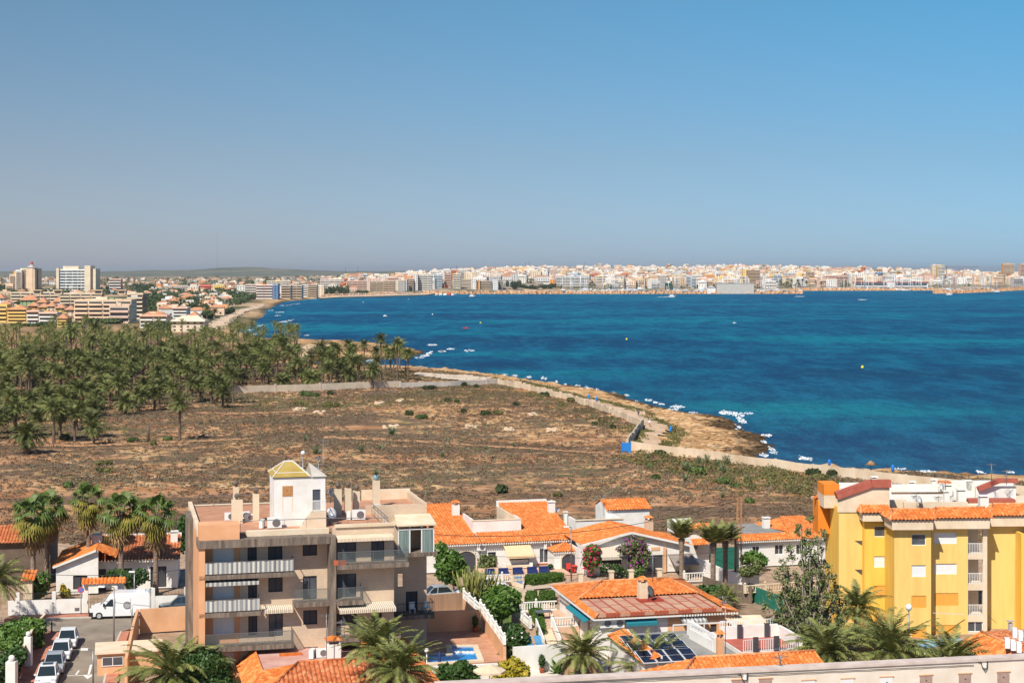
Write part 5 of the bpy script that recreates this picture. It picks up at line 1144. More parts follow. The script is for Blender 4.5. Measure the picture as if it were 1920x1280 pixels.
# ================================================================== apartment building at left
A=Fr(372.5,128.0,14)
tA=A.thing('apartment_building','four storey beige and orange apartment building with roof terrace and awnings','building')
Z=A.z; T=A.t
ZR=Z(372,1014,0)                     # top of the roof edge
V0=1.5                               # wall plane behind the column plane
tc=T(618,0); tc2=T(630,0); tR=T(741,0)
fl=[Z(460,1076,0),Z(430,1148,0),Z(460,1211,0)]; fl.append(fl[2]-(fl[0]-fl[2])/2)     # balcony floor levels, top down
fz=[ZR-.35]+fl
def W(x0,x1,yt,yb,v=V0): return (T(x0,v),T(x1,v),Z((x0+x1)/2,yb,v),Z((x0+x1)/2,yt,v))
wins=[]
Lh=[]   # openings left part: (px x0,x1,ytop,ybottom,kind)
for x0,x1,yt,yb,k in ((399.5,439,1024,1056,'white'),(464,481.5,1023,1051,'dark'),(502.5,529.5,1021,1049,'dark'),(567.5,594.5,1014,1041,'dark'),
   (399.5,439,1096,1123,'white'),(465,482,1094,1122,'dark'),(503,530,1082,1109,'dark'),(568,594,1079,1123,'glass'),
   (400,439.5,1156,1189,'white'),(465.5,482.5,1150,1190,'dark'),(504,530.5,1150,1192,'glass'),(568.5,595,1143,1170,'dark'),
   (400,439.5,1223,1250,'white'),(570,596,1212,1238,'dark')): Lh.append((*W(x0,x1,yt,yb),k))
m=MB(); tl=T(372.5,V0); to=T(450,V0); tm=T(618,V0)
facade(m,0,to,-1,ZR-.3,V0,.3,[h[:4] for h in Lh],0); m.build('orange_wall',M_SALM,tA)
m=MB(); facade(m,to,tm+.2,-1,ZR-.3,V0-.02,.32,[h[:4] for h in Lh],0); m.build('brick_wall',M_BRICK,tA)
for h in Lh: window(tA,h[0],h[1],h[2],h[3],V0,h[4],M_DMET if h[4]!='white' else M_WMET,rec=.12)
Rh=[]
for x0,x1,yt,yb,k in ((631,668,1010,1054,'glass'),(696,720.5,1009,1053,'glass'),(631,668,1075,1119,'glass'),(631,668.5,1149,1172,'dark'),(696,716,1149,1178,'dark'),(631,668,1190,1225,'dark')): Rh.append((*W(x0,x1,yt,yb,.6),k))
m=MB(); facade(m,tc2-.2,tR,-1,ZR+.55,.6,.3,[h[:4] for h in Rh]); m.build('brick_wall',M_BRICK,tA)
for h in Rh: window(tA,h[0],h[1],h[2],h[3],.6,h[4],M_DMET,rec=.12,mull=1)
MB().box(0,.3,V0+.3,18.6,-1,ZR).build('side_wall',M_SALM,tA)
MB().box(tR-.3,tR,.9,10,-1,ZR+.5).build('side_wall',M_BRICK,tA)
MB().box(.3,tR-.3,18.3,18.6,-1,ZR).build('rear_wall',M_BRICK,tA)
MB().box(-.45,-.003,9,14,-1,ZR+.4).build('side_fin',M_STAIN,tA)
m=MB(); m.box(0,.5,0,V0,-1,ZR-.3); m.build('end_column',M_SALM,tA)
MB().box(tc,tc2,-.05,V0-.03,-1,Z(624,1004,0)).build('column',M_STAIN,tA)
# roof slab, deck, parapets
MB().box(-.1,tc-.003,-.15,V0+.6,ZR-.62,ZR).build('roof_edge',M_STAIN,tA)
MB().box(tc2+.003,tR+.1,.45,1.1,ZR+.55,ZR+.75).build('roof_edge',M_CREAM,tA)
DZ=ZR+.1
MB().box(.3,tR-.3,V0+.6,18.3,ZR-.3,DZ).build('roof_deck',M_DECK,tA)
MB().box(.05,T(449,.2),.1,2.2,ZR+.003,Z(400,984,.2)).build('orange_parapet',M_SALM,tA)
MB().box(T(462,1.2),T(617,1.2),V0-.3,V0+.3,ZR+.003,ZR+.42).build('white_ledge',M_CREAM,tA)
MB().box(0,.35,2.2,18.6,ZR,ZR+.55).build('side_parapet',M_CREAM,tA)
MB().box(.35,tR*.63,18.25,18.6,ZR,ZR+.25).build('rear_kerb',M_CREAM,tA)
railing(tA,[(.5,18.2,DZ),(T(650,18),18.2,DZ)],.95,M_METAL,step=1.6)
railing(tA,[(T(452,1.6),2.3,DZ),(T(617,1.5),2.3,DZ),(tR-.4,1.2,DZ),(tR-.4,9.8,DZ)],1.0,M_METAL,step=1.5)
# right wing set back
wv=10.0; tw0=tR-.9; tw1=T(800,wv); zw=Z(760,945.5,wv)
wh=[(*W(761,783,1108,1150,wv),'dark'),(*W(746,756,1075,1100,wv),'dark')]
m=MB(); facade(m,tw0,tw1,-1,zw,wv,.3,[h[:4] for h in wh]); m.build('wing_wall',M_BRICK,tA)
window(tA,*wh[0][:4],wv,'dark',M_DMET)
MB().box(tw1-.3,tw1,wv+.3,18.3,-1,zw).build('wing_side_wall',M_BRICK,tA)
xb0=T(678,18.3); zb=Z(740,916.5,18.3)
MB().box(xb0,tw1,18.3,18.6,DZ-3,zb).build('rear_parapet',M_CREAM,tA)
MB().box(tw0,tw1-.3,wv+.3,18.3,DZ+.0,DZ+.06).build('wing_deck',M_DECK,tA)
MB().box(tw1-.32,tw1+.1,wv+.3,18.6,zw-.003,zb-.3).build('wing_parapet',M_CREAM,tA)
# balconies
def balc(t0,t1,v0,v1,zf,kind,name='balcony',side=True,lab=None):
    b=MB(); b.box(t0,t1,v0,v1,zf-.35,zf); o=b.build(name,M_STAIN,tA)
    if lab: o['label']=lab
    if kind=='canvas':
        r=MB(); n=max(2,int((t1-t0)/1.3))
        for i in range(n):
            a=t0+.05+(t1-t0-.1)*i/n; c=t0+.05+(t1-t0-.1)*(i+1)/n-.03; k=8
            P=[]; 
            for j in range(k+1):
                x=a+(c-a)*j/k; y=v0+.06+.035*math.sin(j*2.1+i); P+= [(x,y,zf+.1),(x,y-.01,zf+.98+.02*math.sin(j))]
            r.add(P,[(2*j,2*j+2,2*j+3,2*j+1) for j in range(k)])
        r.build('canvas_screen',M_STR,o)
        railing(o,[(t0+.05,v0+.1,zf),(t1-.05,v0+.1,zf),(t1-.05,v1,zf)],1.02,M_METAL,step=1.3)
    elif kind=='glass': 
        railing(o,[(t0+.05,v0+.08,zf),(t1-.05,v0+.08,zf)]+([(t1-.05,v1,zf)] if side else []),1.05,M_METAL,step=1.4,glass=M_BGL)
    elif kind=='dark':
        railing(o,[(t0+.05,v0+.08,zf),(t1-.05,v0+.08,zf)]+([(t1-.05,v1,zf)] if side else []),1.05,M_DMET,step=.5)
    return o
M_BGL=mat('balcony_glass',(.16,.19,.19),rough=.1,alpha=.22,spec=.5)
balc(.05,T(553,0),0,V0-.03,fl[0],'canvas'); balc(.05,T(489,0),0,V0-.03,fl[1],'canvas'); balc(.05,T(551,0),0,V0-.03,fl[2],'glass')
balc(T(552,0),tc-.003,0,V0-.03,Z(585,1129,0),'glass',side=False)
zr1=Z(700,1057,-.9)
balc(tc2+.003,T(767,-.9),-.9,.57,zr1,'glass'); balc(tc2+.003,T(682,-.9),-.9,.57,Z(655,1126,-.9),'glass'); balc(tc2+.003,tR+.3,-.9,.57,Z(680,1194,-.9),'dark')
balc(T(745,wv-2),T(815,wv-2),wv-2,wv-.03,Z(780,1153,wv-2),'dark'); 
# awnings
aw=awning(tA,T(376,0),T(549,0),Z(460,1013,V0)-.1,Z(460,1021,.2),V0-.05,1.0,M_STR)
aw=awning(tA,T(376,0),T(486,0),Z(430,1084,V0)+.0,Z(430,1092,.1),V0-.05,1.3,M_STR)
aw=awning(tA,T(630,0.4),T(735,0.4),Z(680,1002,.6),Z(680,1008,-.3),.55,1.0,M_CREAM)
aw=awning(tA,T(631,0.4),T(736,0.4),Z(700,1128,.6),Z(700,1140,-1.0),.55,1.9,M_STRT)
aw=awning(tA,T(490,1),T(549,1),Z(520,1137,V0)+.1,Z(520,1143,.6),V0-.05,.9,M_STRT)
# glazed conservatory on the wing
cv=wv-2.2; c0,c1=T(747,cv),T(813,cv); zc0=Z(780,1035,cv); zc1=Z(780,985,cv)
tg=MB(); tg.box(c0-.1,c1+.3,cv-.2,wv-.03,zc0-.35,zc0); o=tg.build('conservatory_floor',M_STAIN,tA)
m=MB()
for x in (c0,c0+(c1-c0)*.32,c0+(c1-c0)*.66,c1): m.box(x-.05,x+.05,cv-.05,cv+.05,zc0,zc1)
m.box(c0-.05,c1+.05,cv-.05,cv+.05,zc1-.35,zc1-.25); m.box(c1-.05,c1+.05,wv-.2,wv-.04,zc0,zc1); m.build('conservatory_frame',M_WMET,tA)
m=MB(); M_GRGL=mat('green_glass',(.10,.16,.16),(.26,.33,.31),scale=2,stretch=(4,4,.1),rough=.15)
m.box(c0+.06,c0+(c1-c0)*.32-.06,cv-.01,cv+.02,zc0,zc1-.36); m.build('glass_panel',M_GRGL,tA); m=MB(); m.box(c0+(c1-c0)*.66+.06,c1-.06,cv-.01,cv+.02,zc0,zc1-.36); m.build('glass_panel',M_GRGL,tA)
MB().box(c1-.02,c1+.02,cv+.06,wv-.21,zc0,zc1).build('glass_panel',M_GRGL,tA)
m=MB(); m.box(c0-.15,c1+.2,cv-.25,wv-.03,zc1,zc1+.12); m.add([(c0-.15,cv-.25,zc1+.12),(c1+.2,cv-.25,zc1+.12),(c1+.1,wv-.03,zc1+.7),(c0,wv-.03,zc1+.7)],[(0,1,2,3)]); m.build('conservatory_roof',M_CREAM,tA)
# stair house on the roof
sv=5.0; S0,S1=T(514,sv),T(610,sv); zs=Z(560,894.5,sv); dS=3.9
tS=A.thing('stair_house','white rooftop stair house with yellow pyramid roof and outside steps','roof structure',0,0,0)
dr=(T(586,sv),T(601,sv),Z(593,956,sv),Z(593,917,sv))
m=MB(); facade(m,S0,S1,DZ,zs,sv,.25,[dr]); m.box(S0,S0+.25,sv+.25,sv+dS,DZ,zs); m.box(S1-.25,S1,sv+.25,sv+dS,DZ,zs); m.box(S0+.25,S1-.25,sv+dS-.25,sv+dS,DZ,zs); m.box(S0+.25,S1-.25,sv+.25,sv+dS-.25,zs-.2,zs-.003); m.build('wall',M_WHITE,tS)
window(tS,*dr,sv,'glass',M_METAL,name='door',mull=0,rec=.1)
m=MB(); m.box(T(529.5,sv),T(549,sv),sv-.03,sv+.02,Z(540,930,sv),Z(540,910.5,sv)); m.build('vent_grille',mat('rusty_brick',(.30,.10,.03),(.62,.35,.14),scale=6,stretch=(1,1,3)),tS)
M_RUST=mat('rust_stain',(.70,.45,.22),(.78,.66,.52),scale=3,stretch=(3,3,.3)); MB().box(T(529.5,sv),T(531,sv),sv-.006,sv+.0,Z(540,965,sv),Z(540,931,sv)).build('rust_streak',M_RUST,tS); MB().box(T(547.5,sv),T(549,sv),sv-.006,sv+.0,Z(540,958,sv),Z(540,931,sv)).build('rust_streak',M_RUST,tS)
sq=T(582,sv)-.0; px0,px1=S0-.15,sq; py0,py1=sv-.15,sv+dS+.15; za=Z(540,866,sv+1.5)
M_YROOF=mat('yellow_panels',(.36,.25,.06),(.46,.33,.10),scale=.5); m=MB(); cx_=(px0+px1)/2; cy_=(py0+py1)/2; q=.35
m.add([(px0,py0,zs+.06),(px1,py0,zs+.06),(px1,py1,zs+.06),(px0,py1,zs+.06),(cx_-q,cy_-q*.3,za),(cx_+q,cy_-q*.3,za),(cx_+q,cy_+q,za),(cx_-q,cy_+q,za)],[(0,1,5,4),(1,2,6,5),(2,3,7,6),(3,0,4,7),(4,5,6,7),(3,2,1,0)]); m.build('pyramid_roof',M_YROOF,tS)
m=MB(); v8=[Vector(p) for p in m.v]; C4=[(px0,py0,zs+.08),(px1,py0,zs+.08),(px1,py1,zs+.08),(px0,py1,zs+.08)]; D4=[(cx_-q,cy_-q*.3,za+.03),(cx_+q,cy_-q*.3,za+.03),(cx_+q,cy_+q,za+.03),(cx_-q,cy_+q,za+.03)]
for i in range(4): m.bar(C4[i],D4[i],.06); m.bar(D4[i],D4[(i+1)%4],.06)
k=[tuple(Vector(C4[i]).lerp(Vector(D4[i]),.28)) for i in range(4)]
for i in range(4): m.bar(k[i],k[(i+1)%4],.05)
m.build('white_trim',M_WMET,tS)
m=MB(); m.add([(sq+.1,py0,zs+.03),(S1+.15,py0,zs+.03),(S1+.15,py1,zs+.03),(sq+.1,py1,zs+.03),(sq+.1,cy_,zs+1.0)],[(0,1,4),(1,2,4),(2,3,4),(3,0,4)]); m.build('grey_side_roof',M_CONC,tS)
st=MB(); n=8; xs0,xs1=T(563,sv-.9),T(586,sv-.9); zd=Z(593,956,sv)
for i in range(n): st.box(xs0+(xs1-xs0)*i/n,xs0+(xs1-xs0)*(i+1)/n,sv-1.1,sv-.003,DZ,DZ+(zd-DZ)*(i+1)/n)
st.box(xs1,T(611,sv-.9),sv-1.1,sv-.003,DZ,zd); st.build('steps',M_CREAM,tS)
r=MB()
for i in range(12): 
    f=i/11; x=xs0+(xs1-xs0)*f; z=DZ+(zd-DZ)*f; r.bar((x,sv-1.05,z),(x,sv-1.05,z+.95),.04)
r.bar((xs0,sv-1.05,DZ+.95),(xs1,sv-1.05,zd+.95),.06); e=T(611,sv-.9)-.03
for i in range(12): x=xs1+(e-xs1)*i/11; r.bar((x,sv-1.05,zd),(x,sv-1.05,zd+.95),.04)
r.bar((xs1,sv-1.05,zd+.95),(e,sv-1.05,zd+.95),.06); r.bar((e,sv-1.05,zd+.95),(e,sv-.1,zd+.95),.06); r.build('stair_railing',M_WMET,tS)
# roof chimneys, one thing each
def onroof(x,y): return A.tv(x,y,DZ)
CH=[(437.5,448,913,972,'slim rear chimney of the left pair on the roof terrace','ball'),(434.5,455,937.5,981,'thick front chimney of the left pair on the roof terrace','ball'),(474.5,486,926,978,'lone tall chimney between the air units and stair house','ball'),(627.5,641,917,966,'chimney with rusty cowl just right of the two dishes','ball'),(647.5,659,915.5,965,'second chimney right of the stair house, rusty round cowl','ball'),(663,675,921,961,'third chimney right of the stair house, grey cowl','ball'),(700,712.5,901,953,'tall chimney topped by a potted cactus on the roof terrace','none')]
for x0,x1,yt,yb,lab,cp in CH:
    t_,v_=onroof((x0+x1)/2,yb); chimney(A,x0,x1,yt,yb,v_,DZ,lab,M_CREAM,cp,wd=.6)
t_,v_=onroof(706,953); zc=Z(706,901,v_); t=A.thing('potted_cactus','small blue pot with spiky cactus on top of the tall chimney','plant',t_,v_+.3,zc); MB().lathe([(.12,0),(.25,.2),(.22,.45),(.15,.5)],10).build('pot',mat('blue_glaze',(.22,.38,.45),rough=.4),t); date_crown(3,16,.7,6,.06,.12,.2,20,.02,base=.5).build('leaves',[M_AGV,M_DEAD],t)
for x,yb,w,rz,lab in ((431,976,.9,0,'air conditioner left of the thick front chimney'),(458.5,974,.9,0,'air conditioner right of the thick front chimney'),(468,977,.8,0,'air conditioner left of the lone tall chimney'),(495,989.5,.9,1.3,'narrow side on air conditioner below the stair house corner'),(515,991,1.2,0,'wide air conditioner in front of the stair house'),(657.5,973.5,.9,1.4,'side on air conditioner below the chimneys'),(673,975,1.15,0,'air conditioner with round fan facing the camera below the chimneys'),(707,959,.85,.4,'air conditioner at the foot of the cactus chimney')):
    t_,v_=onroof(x,yb); ac_unit(A.w(t_,v_,DZ),A.a+rz,lab,w)
t_,v_=onroof(621,962); dish(A.w(t_,v_,DZ+.9),A.a+.5,'upper grey satellite dish beside the stair house',.45,M_METAL); t_,v_=onroof(619.5,983); dish(A.w(t_,v_,DZ),A.a+.6,'lower white satellite dish at the foot of the stair house',.5)
tb,vb=onroof(568,945); t=A.thing('roof_lamp','white globe lamp on a pole behind the yellow pyramid roof','lamp',T(568,9),9,DZ); zz=Z(568,851,9)-DZ; MB().tube([(0,0,0),(0,0,zz)],.05,6).build('pole',M_METAL,t); m=MB(); m.ball((0,0,zz+.1),.2,12); m.build('globe',M_WMET,t)
antenna(A.w(T(606,9),9,DZ),Z(606,822,9)-DZ,'tall rusty aerial behind the stair house',A.a,6); antenna(A.w(T(597,9),9,DZ),Z(597,855,9)-DZ,'shorter rusty aerial behind the stair house',A.a+1)
t=A.thing('plant_pot','terracotta trough on the upper right balcony floor','plant pot',T(638,-.7),-.7,zr1); MB().box(-.5,.5,0,.3,0,.35).build('trough',M_POT,t)
for i,(x,lab) in enumerate(((773,'white plastic chair at left on the low side balcony'),(803,'white plastic chair at right on the low side balcony'))):
    zf=Z(780,1153,wv-2); t=A.thing('plastic_chair',lab,'chair',T(x,wv-1),wv-1,zf,.3*i); m=MB()
    MB().box(-.25,.25,-.25,.25,.4,.45).build('seat',M_WMET,t); MB().box(-.25,.25,.22,.27,.45,.95).build('backrest',M_WMET,t)
    for a in (-.22,.22):
        for b in (-.22,.22): MB().bar((a,b,0),(a,b,.4),.04).build('leg',M_WMET,t)
# ================================================================== streets at left
def sheet(name,px,m,z,kind='structure',thick=0):
    mb=MB(); P=[at(x,y,z) for x,y in px]
    if thick: mb.prism(P,z-thick,z)
    else: mb.add([(a,b,z) for a,b in P],[tuple(range(len(P)))])
    # make sure it faces up
    o=struct(name,mb,m,kind); 
    return o
sheet('road',[(60,1300),(100,1222),(120,1184),(84,1181),(84,1158),(225,1153),(420,1147),(420,1165),(262,1173),(226,1184),(205,1230),(188,1300)],M_ASPH,.02)
sheet('pavement',[(8,1160),(84,1157),(175,1154),(175,1149),(22,1154)],M_PAVE,.14,thick=.3)
sheet('pavement',[(84,1182),(120,1185),(100,1222),(60,1300),(25,1300),(50,1240)],M_PAVE,.14,thick=.3)
sheet('pavement',[(226,1184),(243,1181),(232,1215),(215,1300),(189,1300),(205,1230)],M_PAVE,.14,thick=.3)
def kerb(px):
    m=MB(); P=[at(x,y,.13) for x,y in px]
    for a,b in zip(P[:-1],P[1:]): m.bar((*a,.075),(*b,.075),.16,.17)
    struct('kerb',m,M_KERB)
kerb([(84,1158.5),(175,1155.5)]); kerb([(227,1183),(206,1229),(190,1299)]); kerb([(120.5,1185),(101,1222),(61,1299)])
a_=at(164,1272,.03); b_=at(171,1245,.03); A1=Vector((*a_,.03)); B1=Vector((*b_,.03)); d=(B1-A1).normalized(); n=Vector((-d.y,d.x,0))
m=MB(); m.face(A1+d*1.3-n*.1,B1-n*.1,B1+n*.1,A1+d*1.3+n*.1); m.face(A1,A1+d*1.5-n*.5,A1+d*1.5+n*.5); struct('road_arrow',m,M_LINE)
m=MB(); p=Vector((*at(141,1266,.03),.03)); q=Vector((*at(148,1256,.03),.03)); m.bar(p-Vector((.9,0,0)),p+Vector((.9,.2,0)),.15,.006); m.bar(p,q,.15,.006); struct('road_marking',m,M_LINE)
# ---- cars
def car(name,label,loc,rz,paint,L=4.3,Wd=1.78,Hh=1.45,suv=False,group=None):
    t=thing(name,label,'car',loc,rz,group); w=Wd/2; sh=.82 if not suv else .95
    # length axis x, front at +x
    prof=[(-L/2,.38),(-L/2+.02,.72),(-L/2+.12,sh+.02),(-L*.30,sh+.03),(L*.20,sh),(L/2-.35,sh-.13),(L/2-.05,.62),(L/2,.38),(L/2-.1,.24),(-L/2+.1,.24)]
    m=MB(); n=len(prof); P=[]
    for yy,ins in ((-w,.06),(-w*.93,0),(w*.93,0),(w,.06)):
        for x,z in prof: P.append((x*(1-ins*.6),yy if ins else yy*1.0,z-(ins*.8 if z>.6 else -ins*.3)))
    F=[(r*n+k,r*n+(k+1)%n,(r+1)*n+(k+1)%n,(r+1)*n+k) for r in range(3) for k in range(n)]+[tuple(range(n-1,-1,-1)),tuple(range(3*n,4*n))]
    m.add(P,F,0,False); m.build('body',paint,t)
    c=[(-L*.43,sh-.02,w*.86),(-L*.30,Hh-.05,w*.70),(-L*.1,Hh,w*.70),(L*.06,Hh-.04,w*.70),(L*.24,sh-.03,w*.86)]
    g=MB(); P=[(x,-y,z) for x,z,y in c]+[(x,y,z) for x,z,y in c]; g.add(P,[(0,1,6,5),(3,4,9,8),(0,4,3,2,1),(5,6,7,8,9),(1,2,7,6),(2,3,8,7)],0); g.build('windows',M_CGL,t)
    r=MB(); k=.03; r.add([(c[1][0]-.02,-c[1][2]-.01,c[1][1]+k),(c[2][0],-c[2][2]-.01,c[2][1]+k),(c[3][0]+.02,-c[3][2]-.01,c[3][1]+k),(c[3][0]+.02,c[3][2]+.01,c[3][1]+k),(c[2][0],c[2][2]+.01,c[2][1]+k),(c[1][0]-.02,c[1][2]+.01,c[1][1]+k)],[(0,1,4,5),(1,2,3,4)])
    for s in (-1,1):
        for i in range(4): r.bar((c[i][0],s*(c[i][2]+.005),c[i][1]+.01),(c[i+1][0],s*(c[i+1][2]+.005),c[i+1][1]+.01),.06)
        r.bar((-L*.04,s*(w*.72),Hh-.03),(-L*.02,s*(w*.87),sh),.07)
    r.build('roof',paint,t)
    for s in (-1,1):
        for x in (-L*.31,L*.31):
            q=MB(); q.tube([(x,s*(w-.2),.32),(x,s*(w+.01),.32)],.32,16); o=q.build('wheel',M_TYRE,t); q=MB(); q.tube([(x,s*(w+.0),.32),(x,s*(w+.025),.32)],.19,12); q.build('rim',M_CARS,o)
        MB().box(L/2-.28,L/2-.06,s*w*.72-.2,s*w*.72+.2,.58,.72).build('headlight',M_LAMP,t); MB().box(-L/2-.01,-L/2+.1,s*w*.8-.14,s*w*.8+.14,.6,.8).build('tail_light',M_TRED,t)
        MB().box(L*.17,L*.21,s*(w+.05)-.08,s*(w+.05)+.08,sh+.02,sh+.15).build('mirror',paint,t)
    MB().box(L/2-.05,L/2+.01,-w*.5,w*.5,.34,.52).build('grille',M_DMET,t); return t
def grp(x,y): a,b=at(x,y); return (a,b,.02)
road_a=R(-90+11)
for i,(x,y,lab,p,kw) in enumerate(((127,1209,'white car parked farthest up the side street, nearest the white van',M_CAR,{}),(115,1232,'second white car down the parked row, dark windscreen',M_CAR,{}),(102,1256,'third white car down the parked row, silver grey roof',M_CARS,{}),(89,1279,'white car with black sunroof nearest the camera in the parked row',M_CAR,{}))):
    c=car('parked_car',lab,grp(x,y),road_a,p,group='cars parked along the side street')
    if i==3: MB().box(-.9,-.2,-.42,.42,1.47,1.5).build('sunroof',M_CGL,c)
car('parked_car','dark grey car half hidden behind the apartment block in the cross street',grp(338,1143),R(190),M_CARG)
car('parked_car','silver car beside the garden wall right of the apartment block',grp(815,1124),R(200),M_CARS)
car('parked_car','small white car nose behind the cactus tree',grp(884,1117),R(195),M_CAR,L=3.8)
car('parked_car','white car under the white balustrade of the blue bench garden',grp(916,1108),R(14),M_CAR)
# van
def van():
    X,Y=at(226,1156); t=thing('delivery_van','long white high roof van parked on the cross street before the white wall','van',(X,Y,.02),R(8)); L=5.9; w=1.0
    # front towards -x
    prof=[(-L/2,.45),(-L/2+.03,.95),(-L/2+.35,1.2),(-L/2+1.0,1.32),(-L/2+1.75,2.1),(-L/2+2.3,2.55),(L/2-.15,2.62),(L/2,2.45),(L/2,.4),(L/2-.1,.3),(-L/2+.1,.3)]
    m=MB(); n=len(prof); P=[(x,-w if z<1.4 else -w*.92 if z<2.3 else -w*.84,z) for x,z in prof]+[(x,w if z<1.4 else w*.92 if z<2.3 else w*.84,z) for x,z in prof]
    m.add(P,[(k,(k+1)%n,n+(k+1)%n,n+k) for k in range(n)]+[(0,1,2,3,8,9,10),(3,4,5,6,7,8),tuple(n+i for i in (10,9,8,3,2,1,0)),tuple(n+i for i in (8,7,6,5,4,3))]); m.build('body',M_CAR,t)
    m=MB(); m.face((-L/2+1.02,-w*.9,1.38),(-L/2+1.68,-w*.86,2.05),(-L/2+1.68,w*.86,2.05),(-L/2+1.02,w*.9,1.38)); 
    m.v=[(x-.03,y,z+.03) for x,y,z in m.v]; m.build('windscreen',M_CGL,t)
    for s in (-1,1):
        m=MB(); y=s*(w-.005); m.face((-L/2+1.2,y,1.3),(-L/2+2.35,y,1.25),(-L/2+2.3,s*(w*.925),1.98),(-L/2+1.85,s*(w*.925),1.98)); m.build('side_window',M_CGL,t)
        for x in (-L/2+.95,L/2-1.2):
            q=MB(); q.tube([(x,s*(w-.25),.36),(x,s*(w+.01),.36)],.36,16); o=q.build('wheel',M_TYRE,t); q=MB(); q.tube([(x,s*w,.36),(x,s*(w+.03),.36)],.22,12); q.build('rim',M_CARS,o)
        MB().box(-L/2+1.35,-L/2+1.5,s*(w+.12)-.1,s*(w+.12)+.1,1.3,1.6).build('mirror',M_DMET,t)
        MB().box(-L/2+.0,-L/2+.3,s*w*.78-.12,s*w*.78+.12,.85,1.1).build('headlight',M_LAMP,t)
        m=MB(); m.box(-L/2+2.5,-L/2+2.52,s*(w+.003)-.004,s*(w+.003)+.004,.5,2.1); m.box(-L/2+4.0,-L/2+4.02,s*(w+.003)-.004,s*(w+.003)+.004,.5,2.1); m.build('door_gap',M_METAL,t)
    MB().box(-L/2-.06,-L/2+.35,-w-.02,w+.02,.32,.72).build('front_bumper',M_DMET,t)
    m=MB(); m.tube([(.75,-w-.012,1.35),(.75,-w+.02,1.35)],.38,20); m.build('round_emblem',M_METAL,t)
    m=MB(); m.tube([(.75,-w-.016,1.35),(.75,-w-.01,1.35)],.30,20); m.build('emblem_disc',mat('emblem_grey',(.35,.36,.38)),t)
    MB().box(L/2-1.3,L/2-.5,-.4,.4,2.6,2.72).build('roof_vent',M_WMET,t)
van()
# sign, bollard, lamp posts
X,Y=at(152,1153); t=thing('no_parking_sign','round blue and red no parking sign on a post before the white wall','sign',(X,Y,.14)); MB().tube([(0,0,0),(0,0,2.2)],.045,8).build('post',M_METAL,t)
m=MB(); m.tube([(0,-.05,2.45),(0,-.02,2.45)],.33,20); o=m.build('disc_red',M_REDP,t); m=MB(); m.tube([(0,-.062,2.45),(0,-.05,2.45)],.24,20); m.build('disc_blue',M_BLUE,o); m=MB(); m.bar((-.17,-.075,2.62),(.17,-.075,2.28),.02,.07); m.build('diagonal_bar',M_REDP,o)
X,Y=at(97,1187); t=thing('bollard','black bollard on the corner of the left pavement','bollard',(X,Y,.14)); m=MB(); m.tube([(0,0,0),(0,0,.85)],.07,8); m.build('post',M_DMET,t); m=MB(); m.ball((0,0,.92),.08,8); m.build('knob',M_DMET,t)
streetlamp(213.5,1239,6.6,'tall grey street lamp on the right pavement of the side street')
streetlamp(174.5,1300,3.6,'short lamp post with flat head at the bottom left of the street',.5)
streetlamp(252,1150,4.2,'thin lamp post rising behind the white van',.05)
X,Y=at(247.5,1178); t=thing('street_post','short pale post at the corner of the orange wall','post',(X,Y,.14)); MB().tube([(0,0,0),(0,0,2.2)],.06,8).build('pole',M_METAL,t); MB().box(-.12,.12,-.04,.0,1.9,2.3).build('plate',M_WMET,t)
streetlamp(1643,1097,4.6,'thin white street lamp post by the clipped hedge',.3) if False else None
streetlamp(1071,1090,6.1,'thin grey lamp post in front of the arched porch house',.35)
streetlamp(1704,1250,5.0,'globe lamp on a pole before the yellow apartment building',ball=True)
# ---- white street wall with railings and tiled gate
Lf=Fr(22,162.4,10)
tW=Lf.thing('garden_wall','long white garden wall with black railings and pillars beside the van','wall',0,0,0)
LT=lambda x,v=0: Lf.t(x,v)
g0,g1=LT(164),LT(228); tE=LT(420)
MB().box(LT(15),g0,0,.25,0,1.45).build('wall_panel',M_WHITE,tW); MB().box(g1,tE,0,.25,0,1.45).build('wall_panel',M_WHITE,tW)
for x in (33,101,160,226,287,349): m=MB(); w=.55 if x in(160,226) else .38; m.box(LT(x)-w/2,LT(x)+w/2,-.04,.31,0,2.9 if x in(160,226) else 2.25); m.build('pillar',M_WHITE,tW)
for a,b in ((36,99),(104,158),(229,285),(290,347)): railing(tW,[(LT(a)+.1,.12,1.45),(LT(b)-.1,.12,1.45)],.7,M_DMET,step=.14)
tGt=Lf.thing('gate_roof','small orange tiled canopy over the garden gate','gate',LT(195),.15,0); w=(g1-g0)/2+.5
m=MB(); roofpanel(m,[(-w,-.7,2.95),(w,-.7,2.95),(w,.12,3.45),(-w,.12,3.45)],(1,0,0)); roofpanel(m,[(-w,.9,2.95),(w,.9,2.95),(w,.12,3.45),(-w,.12,3.45)],(1,0,0)); m.build('tile_roof',M_TILE,tGt); MB().box(-w+.2,w-.2,-.3,.5,2.7,2.94).build('beam',M_WHITE,tGt)
railing(tGt,[(g0-LT(195)+.3,0,0),(g1-LT(195)-.4,0,0)],1.9,M_DMET,step=.13)
MB().box(LT(140),LT(149),-.004,.02,.2,.55).build('vent_cover',M_METAL,tW)
